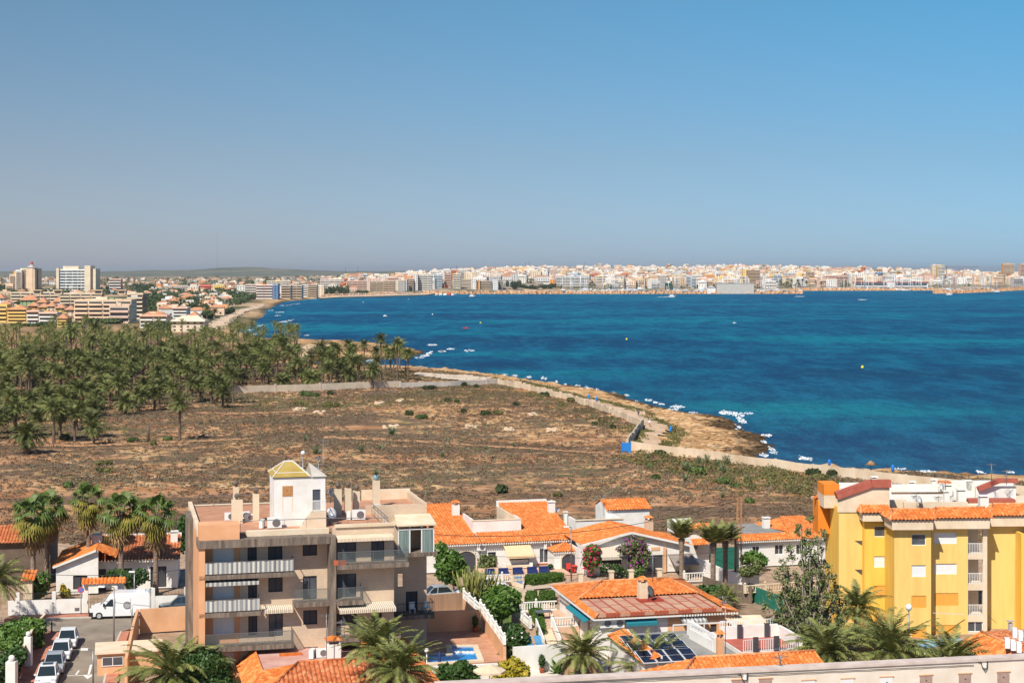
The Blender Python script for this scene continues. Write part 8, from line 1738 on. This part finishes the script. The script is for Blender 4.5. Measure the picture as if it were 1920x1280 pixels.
for x,yt,yb,lab in ((1773,890,930,'tall aerial rising above the yellow building by the sea'),(1859,868,905,'tallest pole on the yellow building roof, against the sea'),(1887,880,905,'white pole with ball at the far right of the roof'),(1718,926,955,'aerial with small dish over the second tiled eave'),(1760,928,955,'thin aerial left of the tall white chimney')): antenna(E.w(T(x,5),5,z(x,yb,5)),z(x,yt,5)-z(x,yb,5),lab,.5,5)
dish(E.w(T(1721,2),2,z(1721,945,2)-.5),.9,'white dish over the second tiled eave of the yellow building',.4); dish(E.w(T(1762,8),8,z(1762,920,8)-.5),.9,'white dish in front of the orange gable',.45)
m=MB(); m.bar((T(1748,v2),v2-.3,z(1760,1147,v2)),(T(1804,v3),v3-.5,z(1790,1149,v3)),.05); m.build('clothes_line',M_WMET,tY)
m=MB(); m.add([(T(1854,.3),.5,z(1857,1155,.3)),(T(1866,-.6),-1.0,z(1866,1166,-.6)),(T(1865,-.6),-1.0,z(1866,1164,-.6)),(T(1853,.3),.5,z(1857,1153,.3))],[(0,1,2,3)]); m.build('wall_awning',M_WHITE,tY)
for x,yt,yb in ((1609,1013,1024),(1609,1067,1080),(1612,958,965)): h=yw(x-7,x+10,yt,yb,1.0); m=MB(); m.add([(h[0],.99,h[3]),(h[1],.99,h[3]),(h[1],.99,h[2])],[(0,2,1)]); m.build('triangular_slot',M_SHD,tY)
# ================================================================== near storage block across the bottom
J=Fr(880,97.5,10.6); t=J.thing('storage_block','long cream wall with a row of small doors along the bottom edge','building'); zt=J.z(900,1279,0); xe=J.t(2050)
MB().box(-2,xe,.0,.8,zt-6,zt-.16).build('wall',mat('cream_wash',(.70,.60,.49),(.80,.72,.62),scale=.5,bump=.1,bscale=6),t); MB().box(-2.05,xe+.05,-.1,.85,zt-.16,zt).build('coping',mat('pinkish_coping',(.52,.42,.37),(.66,.56,.50),scale=1,stretch=(1,1,1)),t)
for i,x in enumerate((1384,1435,1516,1589,1662,1736,1809,1881,1955)):
    c=J.t(x,0); col=M_WSH if i in(2,3,4) else mat('brown_door',(.34,.23,.19),(.42,.30,.25),scale=3) if 'brown_door' not in bpy.data.materials else bpy.data.materials['brown_door']
    yt=1280-(x-1384)*.047+ (0 if i>1 else -3); ztd=J.z(x,yt-5,0) if i<2 else J.z(x,1273-(x-1516)*.0425,0)
    m=MB(); m.box(c-.42,c+.42,-.03,.02,ztd-2.0,ztd-.06); o=m.build('door',col,t); m=MB(); m.box(c-.48,c+.5,-.06,.0,ztd-.05,ztd+.01); m.build('lintel',M_PEACH,t); m=MB(); m.box(c-.03,c+.06,-.05,-.03,ztd-.42,ztd-.36); m.build('number_plate',M_DMET,o)
m=MB(); P=[(J.t(x,0),-.06-.02*(i%2),J.z(x,y,-.05)) for i,(x,y) in enumerate([(900+i*25,1288-(i*25)*.0455) for i in range(38)])]; m.tube(P,.022,4); m.build('cable_run',M_DMET,t)
for x,y in ((1393,1270),(1843,1248)): m=MB(); X_=J.t(x,0); Z_=J.z(x,y,0); m.tube([(X_-.35,-.08,Z_+.3),(X_-.2,-.1,Z_+.32),(X_-.1,-.1,Z_),(X_+.1,-.1,Z_-.3),(X_+.25,-.1,Z_-.1),(X_+.28,-.08,Z_+.35)],.03,6); m.build('cable_loop',M_DMET,t); MB().box(X_,X_+.2,-.1,-.003,Z_-.1,Z_+.2).build('junction_box',M_WMET,t)
antenna(J.w(J.t(1464,.6),.6,zt-.3),J.z(1464,1218,.6)-zt,'rusty stub aerial standing on the storage block',.4,4)
# ================================================================== trees and gardens of the estate
def P0(x,y,z=0): a,b=at(x,y,z); return (a,b,z)
# fan palms at left
M_LEAFY2=mat('leaf_yellowing',(.13,.15,.02),(.30,.22,.05),scale=2); M_FAN=mat('fan_leaf',(.045,.09,.018),(.15,.20,.045),scale=2,rough=.5)
FV=[]
def fanpalm(x,yb,ytop,label,v,sc=1.0):
    X,Y=at(x,yb); s=FP/Y; h=(yb-ytop)/s-1.3*sc; t=thing('fan_palm',label,'palm tree',(X,Y,0),v*1.3,'fan palms before the tiled bungalow')
    trunk_mesh(.30,.21,h+.2,10,16,0,v,.05).build('trunk',M_TRUNKR,t); fan_crown(v,30,.85*sc,70,1.05*sc,-50,13,3.0).build('crown',[M_FAN,M_DEAD,M_LEAFY2],t).location=(0,0,h)
for i,(x,yb,yt,lab,sc) in enumerate(((62,1117,932,'leftmost fan palm with yellowing skirt',1.6),(88,1100,922,'fan palm with drooping yellow green fans, second from left',1.6),(166,1100,908,'tallest fan palm with brown skirt and thin trunk, middle one',1.4),(227,1110,925,'fan palm fourth from left, over the tiled bungalow',1.6),(292,1111,930,'rightmost fan palm beside the apartment block',1.6))): fanpalm(x,yb,yt,lab,i+1,sc)
# thick date palms
def datepalm(x,yb,ytop,label,seed,L=2.4,nf=46,r=.3,emin=-20,droop=.7,emax=88,lw=.07,ll=.5,npair=26,zb=0,rx=None,ytr=None,trm=None,group=None,lean=0,mats=None,tilt=0):
    X,Y=at(x,yb,zb); s=FP/Y; h=max(.3,(yb-(ytr if ytr else ytop+L*.75*s))/s); t=thing('date_palm',label,'palm tree',(X,Y,zb),seed*.7,group)
    if h>.4:
        m=MB(); k=10; m.tube([(0,0,h*i/k) for i in range(k+1)],[r*(1+.08*(i%2)) for i in range(k-1)]+[r*1.35,r*1.5],10); m.build('trunk',trm or M_TRUNKR,t)
    o=date_crown(seed,nf,L,npair,lw,ll,droop,emin,r*.6,emax,0,rach=.035).build('crown',mats or [M_FRONDN,M_DEAD],t); o.location=(0,0,h); return t
datepalm(1278,1088,950,'leftmost thick trunked palm with upright green crown',201,3.0,46,.26,42,.6,emax=86,ytr=1010,lw=.12,ll=.6)
datepalm(1337,1115,962,'middle thick trunked palm of the three',202,2.8,46,.27,38,.6,emax=86,ytr=1018,lw=.12,ll=.6); datepalm(1360,1105,966,'right thick trunked palm touching the lattice pylon',203,2.7,46,.26,38,.6,emax=86,ytr=1014,lw=.12,ll=.6)
def boot(x,y0,y1,yb): pass
datepalm(325,1330,1165,'huge feathery palm crown at bottom left before the orange shed',204,5.0,72,.35,-25,.95,npair=42,lw=.12,ll=.7,ytr=1262,emax=86)
datepalm(708,1375,1150,'left feathery palm of the pair before the apartment block',205,3.9,56,.3,-15,.85,npair=34,ytr=1216,ll=.6,lw=.11); datepalm(750,1395,1190,'right feathery palm of the pair, nearest the pool',206,3.9,56,.3,-15,.9,npair=34,ytr=1256,ll=.6,lw=.11)
datepalm(1093,1262,1168,'feathery palm in the lower garden left of the solar roof',207,3.5,60,.3,-25,1.0,npair=34,ytr=1226,ll=.55,lw=.11)
datepalm(1208,1290,1168,'upright dark feathery palm in front of the solar panels',208,4.3,44,.28,5,.65,npair=36,ytr=1252,ll=.55,lw=.11,mats=[M_FRONDN,M_DEAD])
datepalm(1607,1200,1090,'wind swept palm against the yellow building',209,3.8,54,.28,-18,.95,npair=32,ytr=1140,ll=.55,lw=.11)
datepalm(1552,1290,1185,'left big palm crown behind the storage wall',210,4.6,70,.3,-30,1.0,npair=34,ytr=1224,ll=.65,lw=.13); datepalm(1668,1290,1168,'middle big palm crown behind the storage wall',211,5.0,76,.3,-30,.9,npair=34,ytr=1220,ll=.68,lw=.13); datepalm(1785,1290,1195,'right palm crown behind the storage wall',212,4.2,60,.3,-25,.95,npair=32,ytr=1236,ll=.58,lw=.12)
datepalm(1740,1290,1200,'small palm between the two big crowns behind the storage wall',213,2.4,36,.25,-20,.95,npair=26,ytr=1248,ll=.4) if False else None
datepalm(-8,1180,1040,'palm cut by the left edge above the hedge',214,4.4,60,.3,-35,1.0,npair=32,ytr=1088,ll=.6,lw=.11)
datepalm(1362,1140,1085,'low dark palm in shrubs under the thick trunked palms',215,2.1,36,.2,-20,.8,npair=22,ytr=1122,ll=.4)
# trees
def tree(x,yb,label,blobs,n,size,m,seed,name='tree',cat='tree',trunk=None,aspect=1.8,shell=.4,zb=0,extra=None,group=None,pcat=None):
    """blobs in photo px: (x,y,rx,ry[,depth])"""
    X,Y=at(x,yb,zb); s=FP/Y; g=random.Random(seed); B_=[]
    for b in blobs: B_.append(((b[0]-x)/s,(b[4] if len(b)>4 else g.uniform(-.3,.3)*b[2]/s),(yb-b[1])/s,b[2]/s,min(b[2],40)/s*.9,b[3]/s))
    t=thing(name,label,cat,(X,Y,zb)); L=leafcloud(B_,n,size,seed,shell,aspect=aspect); L[:,:,2]=np.maximum(L[:,:,2],.03); MB().quads(L).build('crown' if trunk else 'foliage',m,t)
    if extra: k,mm,nn,ss=extra; L=leafcloud(B_,nn,ss,seed+5,.85,aspect=1.2); L[:,:,2]=np.maximum(L[:,:,2],.05); MB().quads(L).build(k,mm,t)
    if trunk:
        m_=MB(); r,top=trunk; zt=(yb-top)/s; m_.tube([(0,0,-.1),(.05,0,zt*.5),(0,0,zt)],[r,r*.8,r*.6],8)
        for b in B_[:8]: m_.tube([(0,0,zt*.75),((b[0])*.5,b[1]*.5,(zt*.8+b[2])*.5),(b[0],b[1],b[2])],[r*.5,r*.35,r*.12],5)
        m_.build('trunk',M_BARK,t)
    return t
tree(940,1185,'round glossy citrus tree in the centre garden',[(940,1128,30,22),(922,1125,20,18),(958,1120,20,18),(940,1112,24,14),(925,1140,20,12),(955,1138,18,13),(938,1150,16,10)],6500,.22,M_LEAF,31,trunk=(.16,1150))
tree(850,1120,'bright green leafy tree right of the apartment block',[(835,1060,20,22),(828,1035,14,20),(850,1050,18,20),(845,1080,18,14),(862,1065,14,16),(830,1075,12,14)],5200,.24,M_LEAF,32,trunk=(.14,1090))
tree(925,1068,'pale trunked garden tree behind the cactus tree',[(905,1045,14,10),(920,1050,12,12),(895,1055,10,9),(908,1060,14,8)],1500,.2,M_LEAFO,33,trunk=(.1,1060))
tree(965,1225,'large oleander bush with white flowers beside the loungers',[(965,1195,24,22),(950,1200,16,16),(978,1200,16,18),(962,1182,16,12),(970,1210,22,12)],5200,.2,M_LEAFD,34,name='oleander_bush',cat='bush',extra=('flowers',M_WFL,110,.16))
tree(946,1250,'small grey green bush between parasol and oleander',[(946,1232,14,14),(938,1238,10,9),(955,1238,10,10)],1800,.18,M_LEAFO,35,name='bush',cat='bush')
tree(958,1285,'yellow and green croton shrub at the bottom centre',[(945,1260,16,20),(962,1255,16,22),(978,1262,14,18),(935,1272,12,12),(968,1272,20,12)],3800,.24,M_LEAFY,36,name='croton_shrub',cat='shrub')
tree(862,1285,'dark rubbery bush at the bottom left of the parasol',[(840,1262,22,16),(865,1258,20,20),(885,1264,16,16),(830,1272,16,12),(858,1275,30,10)],4200,.26,M_LEAFD,37,name='bush',cat='bush')
tree(885,1248,'reddish brown shrub at the pool wall corner',[(905,1240,16,8),(890,1245,10,6)],900,.16,M_LEAFO,38,name='shrub',cat='shrub')
tree(380,1330,'dense dark conifer bush below the apartment block',[(385,1240,42,28),(360,1255,30,24),(410,1258,28,24),(390,1275,50,22),(345,1275,22,20)],11000,.16,M_LEAFD,39,name='conifer_bush',cat='bush',trunk=(.2,1280))
tree(20,1215,'big rounded hedge bush at the left garden corner',[(55,1180,30,22),(25,1185,28,20),(62,1200,22,20),(35,1205,34,18),(5,1200,22,24),(70,1172,16,12)],9000,.2,M_LEAF,40,name='hedge_bush',cat='bush')
tree(10,1280,'lower hedge bush inside the left garden fence',[(20,1240,22,22),(5,1255,18,20),(34,1228,16,16),(12,1272,20,14)],5000,.2,M_LEAFD,41,name='hedge_bush',cat='bush')
tree(68,1130,'leafy shrub with pinkish flowers between fan palm trunks',[(75,1100,16,18),(82,1085,14,12),(68,1112,14,12)],2400,.2,M_LEAF,42,name='shrub',cat='shrub',extra=('flowers',M_PINK,60,.14))
tree(124,1120,'yellow flowering plant with bright stems inside the white wall',[(124,1112,9,9),(118,1105,5,10)],700,.2,M_LEAFY,43,name='flowering_plant',cat='plant')
tree(238,1120,'dark leafy tree in the bungalow porch shade',[(240,1085,26,16),(215,1078,18,12),(262,1080,18,14)],2200,.2,M_LEAFD,44,trunk=(.1,1095))
tree(345,1050,'dark green bushes at the right end of the bungalow',[(346,990,12,24),(342,1020,10,16),(350,1000,8,16)],2200,.24,M_LEAFD,45,name='bush',cat='bush')
tree(1108,1082,'red bougainvillea climbing beside the arched porch',[(1105,1040,12,14),(1112,1030,14,10),(1100,1055,8,12),(1116,1050,10,14),(1108,1068,5,10)],1700,.2,M_LEAF,46,name='bougainvillea',cat='flowering shrub',extra=('flowers',M_MAG,520,.2))
tree(1192,1085,'purple bougainvillea arching in front of the low gable house',[(1190,1020,20,14),(1200,1035,16,20),(1175,1030,18,10),(1210,1045,10,20),(1192,1050,14,16),(1190,1065,14,12)],3400,.2,M_LEAFO,47,name='bougainvillea',cat='flowering shrub',trunk=(.1,1050),extra=('flowers',M_PURP,420,.2))
tree(1150,1090,'pink flowering bush behind the railing fence',[(1148,1070,20,12),(1135,1066,12,10),(1160,1076,12,10)],2600,.18,M_LEAFD,48,name='flowering_bush',cat='bush',extra=('flowers',M_PINK,210,.15))
tree(1185,1085,'low bright green bush right of the pink flowering bush',[(1192,1070,16,8),(1180,1075,10,7)],1100,.18,M_LEAF,49,name='bush',cat='bush')
tree(1420,1120,'dense green bush mass behind the white canopy',[(1420,1125,26,16),(1440,1135,24,18),(1405,1135,16,12),(1460,1140,20,18)],4200,.22,M_LEAF,50,name='bush',cat='bush')
tree(1415,1068,'dark green tree over the mesh fence at right',[(1412,1042,18,10),(1400,1048,12,10),(1425,1050,14,12)],2400,.22,M_LEAF,51,trunk=(.1,1058))
tree(1400,1110,'reddish shrubs behind the metre boxes',[(1402,1072,16,10),(1418,1062,10,14)],1200,.2,M_LEAFO,52,name='shrub',cat='shrub')
tree(1345,1125,'dark tangled bushes below the thick trunked palms',[(1345,1110,30,12),(1375,1118,24,12),(1320,1105,18,8)],3600,.22,M_LEAFD,53,name='bush',cat='bush')
tree(1640,1220,'dark orange tinged bushes at the foot of the yellow building',[(1630,1195,24,14),(1600,1190,20,16),(1660,1200,18,10),(1680,1215,30,10)],3800,.22,M_LEAFO,54,name='bush',cat='bush')
tree(1830,1240,'green bushes left of the mossy roof',[(1830,1222,22,10),(1810,1215,12,8)],1500,.22,M_LEAF,55,name='bush',cat='bush')
# tall sparse poplar like tree
def poplar():
    X,Y=at(1520,1240); s=FP/Y; t=thing('sparse_tree','tall sparse tree with grey upright branches before the yellow building','tree',(X,Y,0)); g=random.Random(8); m=MB(); bl=[]
    tips=[(1515,975),(1508,1000),(1498,985),(1533,990),(1548,1010),(1470,1050),(1458,1075),(1484,1030),(1555,1060),(1572,1100),(1560,1130),(1448,1110),(1440,1140),(1525,1040),(1590,1130),(1500,1060),(1540,1080),(1468,1120),(1490,1100),(1575,1160),(1450,1170)]
    for x,y in tips:
        dx=(x-1520)/s; top=(1240-y)/s; dp=g.uniform(-1.4,1.4); P=[(0,0,.2),(dx*.35,dp*.35,top*.35),(dx*.75,dp*.8,top*.68),(dx,dp,top)]
        m.tube(P,[.11,.08,.05,.015],5)
        for k in range(9):
            f=.25+.75*k/8; q=Vector(P[0]).lerp(Vector(P[3]),f); q.x=dx*f**.9; q.y=dp*f; bl.append((q.x+g.uniform(-.35,.35),q.y+g.uniform(-.4,.4),top*f+g.uniform(-.3,.3),g.uniform(.3,.62),g.uniform(.3,.6),g.uniform(.35,.75)))
        for k in range(5):
            f=g.uniform(.4,.95); a=Vector((dx*f,dp*f,top*f)); m.tube([a,a+Vector((g.uniform(-.7,.7),g.uniform(-.5,.5),g.uniform(.5,1.1)))],[.03,.01],4)
    m.build('branches',mat('grey_bark',(.26,.22,.19),(.42,.37,.32),scale=6),t); MB().quads(leafcloud(bl,11500,.15,8,.1)).build('foliage',M_LEAFO,t)
poplar()
# euphorbia candelabra
def euph():
    X,Y=at(892,1140); s=FP/Y; t=thing('cactus_tree','candelabra cactus tree with many upright green arms','cactus tree',(X,Y,0)); g=random.Random(5); m=MB(); w_=MB()
    w_.tube([(0,0,0),(.05,0,1.1)],[.22,.2],8); w_.build('trunk',M_BARK,t)
    for i in range(85):
        a=g.uniform(0,6.28); r=g.uniform(.2,2.2); h=g.uniform(2.6,4.6)-r*.25; x,y=r*math.cos(a),r*math.sin(a)*.8
        m.tube([(0,0,.8),(x*.45,y*.45,1.3+r*.2),(x*.9,y*.9,h*.62),(x*1.05,y*1.05,h)],[.09,.08,.085,.05],5)
        if g.random()<.7: m.tube([(x*.9,y*.9,h*.62),(x*1.2,y*1.2,h*.8),(x*1.25,y*1.25,h*.98)],[.06,.07,.05],5)
    m.build('arms',M_EUPH,t)
euph()
# clipped hedges
def hedge(label,px,h,seed,m=M_HEDGE,zb=0,n=5000,size=.13):
    P=[Vector(at(x,y,zb)) for x,y in px]; c=sum(P,Vector((0,0)))/len(P); mb=MB(); g=np.random.RandomState(seed)
    xs=[p.x-c.x for p in P]; ys=[p.y-c.y for p in P]; poly=np.array([(a,b) for a,b in zip(xs,ys)])
    mb.prism([(a*.93,b*.93) for a,b in zip(xs,ys)],0,h*.95); pts=[]
    while len(pts)<n:
        X=g.uniform(min(xs),max(xs),n*3); Y=g.uniform(min(ys),max(ys),n*3); k=inside(X,Y,poly); X,Y=X[k],Y[k]; d=dist(X,Y,np.vstack([poly,poly[:1]])); Z=np.where(d>.18,h*(.96+.08*g.rand(len(X))),h*g.rand(len(X))); sel=(d<.18)|(g.rand(len(X))<.5); pts+=list(zip(X[sel],Y[sel],Z[sel]))
    C_=np.array(pts[:n]); d1=g.normal(size=C_.shape); d1/=np.linalg.norm(d1,axis=1)[:,None]; d2=np.cross(d1,g.normal(size=C_.shape)); d2/=np.linalg.norm(d2,axis=1)[:,None]; s=size*(.6+.7*g.rand(n))[:,None]
    mb.quads(np.stack([C_-d1*s,C_-d2*s*.6,C_+d1*s,C_+d2*s*.6],1)); t=thing('hedge',label,'hedge',(c.x,c.y,zb)); mb.build('foliage',m,t); return t
hedge('long wavy clipped hedge in front of the arched porch house',[(983,1094),(1000,1098),(1056,1091),(1058,1086),(1040,1084),(985,1089)],.75,1)
hedge('left square clipped hedge block beside the villa stairs',[(984,1131),(1006,1131),(1007,1119),(988,1119)],.7,2,n=3000); hedge('right square clipped hedge block beside the villa stairs',[(1010,1132),(1040,1131),(1040,1118),(1012,1118)],.7,3,n=3500)
hedge('tall narrow hedge running down beside the white stairs',[(1008,1208),(1024,1206),(1016,1160),(1000,1150),(986,1150),(992,1175)],1.5,4,n=6500)
hedge('long low hedge behind the baluster wall by the citrus tree',[(910,1190),(938,1200),(930,1165),(905,1160)],1.0,5,n=5200); hedge('hedge below the balustrade left of the citrus tree',[(898,1135),(925,1130),(928,1118),(898,1120)],1.2,6,n=3500)
# potted plants, small things
def pot(x,y,label,c=M_POT,leaf=M_LEAF,h=.9,zb=0,seed=1,fl=None):
    X,Y=at(x,y,zb); t=thing('potted_plant',label,'potted plant',(X,Y,zb)); MB().lathe([(.16,0),(.26,.4),(.28,.42),(.2,.42)],10).build('pot',c,t); MB().quads(leafcloud([(0,0,.45+h/2,.3,.3,h/2)],350,.12,seed,.2)).build('plant',leaf,t)
    if fl: MB().quads(leafcloud([(0,0,.45+h/2,.32,.32,h/2)],60,.12,seed+1,.8)).build('flowers',fl,t)
pot(1016,1261,'conifer in a red pot against the lower white wall',M_POT,M_LEAFD,1.2,0,1); pot(1065,1262,'yellow flowering pot by the lower garden wall',M_POT,M_LEAFY,.7,0,2,M_LEAFY); pot(1110,1262,'red flowering pot under the feathery palm',M_POT,M_LEAF,.6,0,3,M_MAG); pot(1032,1072,'dark potted plant beside the arched door',M_DMET,M_LEAFD,.5,.05,4)
pot(891,1184,'slender potted cactus in the shaded corner of the pool patio',M_POT,M_LEAFD,1.1,1.15,5); pot(1250,1068,'potted palm beside the garage of the gable house',M_CREAM,M_LEAF,.8,0,6)
X,Y=at(1045,1262); t=thing('banana_plant','broad leaved bright green plant by the lower white wall','plant',(X,Y,0)); date_crown(61,14,1.5,10,.22,.25,.5,30,.05).build('leaves',[M_LEAF,M_LEAF],t)
X,Y=at(824,1268,0); t=thing('surf_board','dark blue folded parasol standing by the white pool wall','parasol',(X,Y,0)); MB().tube([(0,0,0),(0,0,1.0),(0,0,2.0),(0,0,2.2)],[.03,.16,.12,.02],8).build('folded_canopy',bpy.data.materials['navy_paint'],t); t.name='folded_parasol'
X,Y=at(1239,1068); t=thing('folded_parasol','closed white parasol standing before the dark garage','parasol',(X,Y-.6,0)); MB().tube([(0,0,0),(0,0,.8),(0,0,2.2),(0,0,2.5)],[.05,.22,.14,.02],8).build('folded_canopy',M_WHITE,t)
X,Y=at(1403,1100); t=thing('meter_boxes','pair of grey utility boxes on the terrace corner','utility box',(X,Y,0),.2); MB().box(-1.2,0,-.2,.2,.3,1.5).build('box',M_METAL,t); MB().box(.05,1.2,-.2,.2,.3,1.5).build('box',M_METAL,t); MB().box(-1.3,1.3,-.3,.3,0,.3).build('plinth',M_WHITE,t)
# walkers and bins on the coastal path
def person(x,y,label,top,bottom,rz=0,h=1.72):
    X,Y=at(x,y); z0=h1(X,Y)+.35; me=bpy.data.meshes.new('person'); 
    J={'p':(0,0,.95),'w':(0,0,1.15),'c':(0,0,1.38),'n':(0,0,1.5),'h':(0,0,1.62),'t':(0,0,1.74),'lk':(.1,-.06,.5),'la':(.12,.14,.08),'lf':(.12,0.0,.03),'rk':(-.1,-.1,.5),'ra':(-.12,-.2,.1),'rf':(-.12,-.34,.04),'ls':(.2,0,1.4),'le':(.26,.06,1.12),'lh':(.24,-.08,.88),'rs':(-.2,0,1.4),'re':(-.26,-.04,1.12),'rh':(-.24,-.2,.9),'lp':(.1,0,.92),'rp':(-.1,0,.92)}
    E_=[('p','w'),('w','c'),('c','n'),('n','h'),('h','t'),('p','lp'),('lp','lk'),('lk','la'),('la','lf'),('p','rp'),('rp','rk'),('rk','ra'),('ra','rf'),('c','ls'),('ls','le'),('le','lh'),('c','rs'),('rs','re'),('re','rh')]
    K_=list(J); me.from_pydata([J[k] for k in K_],[(K_.index(a),K_.index(b)) for a,b in E_],[]); o=bpy.data.objects.new('person',me); COL.objects.link(o)
    o.modifiers.new('skin','SKIN'); rad={'p':.15,'w':.14,'c':.16,'n':.06,'h':.1,'t':.07,'lp':.1,'rp':.1,'lk':.07,'rk':.07,'la':.045,'ra':.045,'lf':.04,'rf':.04,'ls':.07,'rs':.07,'le':.045,'re':.045,'lh':.035,'rh':.035}
    for i,k in enumerate(K_): sv=me.skin_vertices[0].data[i]; sv.radius=(rad[k],rad[k]); sv.use_root=(k=='p')
    ss=o.modifiers.new('sub','SUBSURF'); ss.levels=1; ss.render_levels=1
    k=NT('clothes_'+str(x)); tc=k.n.nodes.new('ShaderNodeTexCoord'); sp=k.n.nodes.new('ShaderNodeSeparateXYZ'); k.l.new(tc.outputs['Object'],sp.inputs[0]); k.col(k.ramp(k.math('DIVIDE',sp.outputs[2],2.0),[(.0,(.45,.28,.2)),(.22,bottom),(.48,top),(.76,(.5,.3,.2)),(.85,(.06,.04,.03))])); 
    for nd in k.n.nodes:
        if nd.type=='VALTORGB': nd.color_ramp.interpolation='CONSTANT'
    me.materials.append(k.m); o.location=(X,Y,z0); o.rotation_euler=(0,0,rz); o.scale=(h/1.78,)*3; tag(o,label,'person')
person(1218,799,'person in white top carrying a bag on the coastal path bend',(.75,.75,.72),(.2,.2,.22)); person(1197,782,'person in dark clothes further back on the coastal path',(.04,.04,.05),(.05,.04,.05)); person(787,697,'person in teal standing on the pale path by the grove',(.03,.35,.38),(.05,.08,.1))
def bin_(x,y,label,h=1.3):
    X,Y=at(x,y); t=thing('path_bin',label,'bin',(X,Y,h1(X,Y)+.2)); MB().lathe([(.22,.35),(.28,.5),(.28,h),(.18,h+.2)],10).build('body',M_BLUE,t); MB().tube([(0,0,0),(0,0,.4)],.08,6).build('post',M_METAL,t)
bin_(1258,808,'bright blue bin at the seaward edge of the path bend',1.5); bin_(1104,753,'left blue bin of the two beside the coastal wall'); bin_(1119,756,'right blue bin of the two beside the coastal wall'); bin_(1674,889,'small blue bin behind the wall by the sea at right'); bin_(1555,875,'pale blue bin on the shore behind the wall',1.2)
X,Y=at(1633,893); t=thing('thatched_parasol','thatched beach parasol frame behind the wall at right','parasol',(X,Y,h1(X,Y))); MB().tube([(0,0,0),(0,0,2.6)],.08,6).build('pole',M_BARK,t); MB().lathe([(1.1,2.3),(.1,3.0)],8).build('thatch',M_DEAD,t)
# graffiti on the coastal wall
p=Vector(at(953,722.5)); q=Vector(at(962,724.5)); 
# dead stump trunks and posts in the field
for i,(x,y,h,lab) in enumerate(((278,827,3.4,'bare headless palm trunk standing in the field'),(369,823,.9,'left low palm stump right of the lone palm'),(400,822,.8,'right low palm stump right of the lone palm'),(205,830,1.0,'low palm stump near the stone line'))): X,Y=at(x,y); t=thing('palm_stump',lab,'stump',(X,Y,h1(X,Y))); MB().tube([(0,0,-.1),(0,0,h*.6),(0,0,h)],[.3,.26,.42],8).build('trunk',M_TRUNK,t)
# pale rock outcrops
rg=random.Random(2)
for i,(x,y,w_,lab) in enumerate(((560,768,24,'pale rock outcrop left in the stony belt'),(600,774,18,'pale rock outcrop in the middle of the stony belt'),(710,754,12,'small pale rocks beyond the stony belt'),(750,749,10,'tiny pale rocks nearest the low pale wall'),(885,797,20,'pale rock outcrop in the middle of the field'),(955,803,16,'whitish boulder at field centre right'),(1035,804,14,'pale stones right of the whitish boulder'),(730,800,26,'long pale rock ledge left of field centre'),(1000,775,16,'pale stones near the coastal wall'))):
    X,Y=at(x,y); s=FP/Y; t=thing('rock_outcrop',lab,'rocks',(X,Y,h1(X,Y))); m=MB()
    for k in range(26): r=rg.uniform(.25,.8); m.ball((rg.uniform(-.5,.5)*w_/s,rg.uniform(-4,4),0),r,6,0,.5)
    m.build('stones',M_OUT if 'M_OUT' in globals() else mat('pale_rock',(.52,.36,.23),(.70,.54,.38),scale=1,bump=.5),t); M_OUT=bpy.data.materials['pale_rock']
# remove nothing hidden: prototype palms are all placed above
for i,(t,tr,cr) in enumerate(GV): t['category']='palm tree'

# brush screens and planting right of the villa
M_BRUSH=mat('brush_screen',(.10,.075,.055),(.22,.165,.12),scale=5,stretch=(3,3,.3))
lwall('brush_fence','dark brown brushwood screen below the thick palm trunks',[(1318,1112),(1352,1124),(1410,1132)],1.9,M_BRUSH,.1)
lwall('green_mesh_fence','green mesh fence behind the white canopy tables',[(1412,1128),(1470,1150)],1.7,bpy.data.materials['green_net'],.06)
tree(1500,1240,'low mixed shrubs filling the garden under the sparse tree',[(1470,1195,26,16),(1500,1205,28,18),(1535,1200,26,18),(1450,1180,18,14),(1560,1210,20,14)],4200,.22,M_LEAFD,56,name='bush',cat='bush')
tree(1725,1240,'reddish brown shrubs between the big palm crowns',[(1725,1222,30,12),(1700,1215,16,12),(1750,1225,18,10)],2200,.22,M_LEAFO,57,name='bush',cat='bush')
sheet('garden_ground',[(1400,1290),(1900,1290),(1870,1205),(1570,1185),(1420,1120),(1340,1110),(1330,1125),(1395,1160)],mat('garden_soil',(.20,.14,.09),(.36,.26,.18),scale=.8),.015)
# the air itself
hz_=MB(); hz_.box(-62000,62000,-400,41500,-9,95); M_HAZE=bpy.data.materials.new('haze_air'); M_HAZE.use_nodes=True; n_=M_HAZE.node_tree; n_.nodes.clear()
o_=n_.nodes.new('ShaderNodeOutputMaterial'); v_=n_.nodes.new('ShaderNodeVolumePrincipled'); v_.inputs['Density'].default_value=3.9e-5; v_.inputs['Color'].default_value=(.80,.86,.93,1); v_.inputs['Anisotropy'].default_value=.2; n_.links.new(v_.outputs[0],o_.inputs['Volume'])
tag(hz_.build('haze',M_HAZE),kind='stuff')
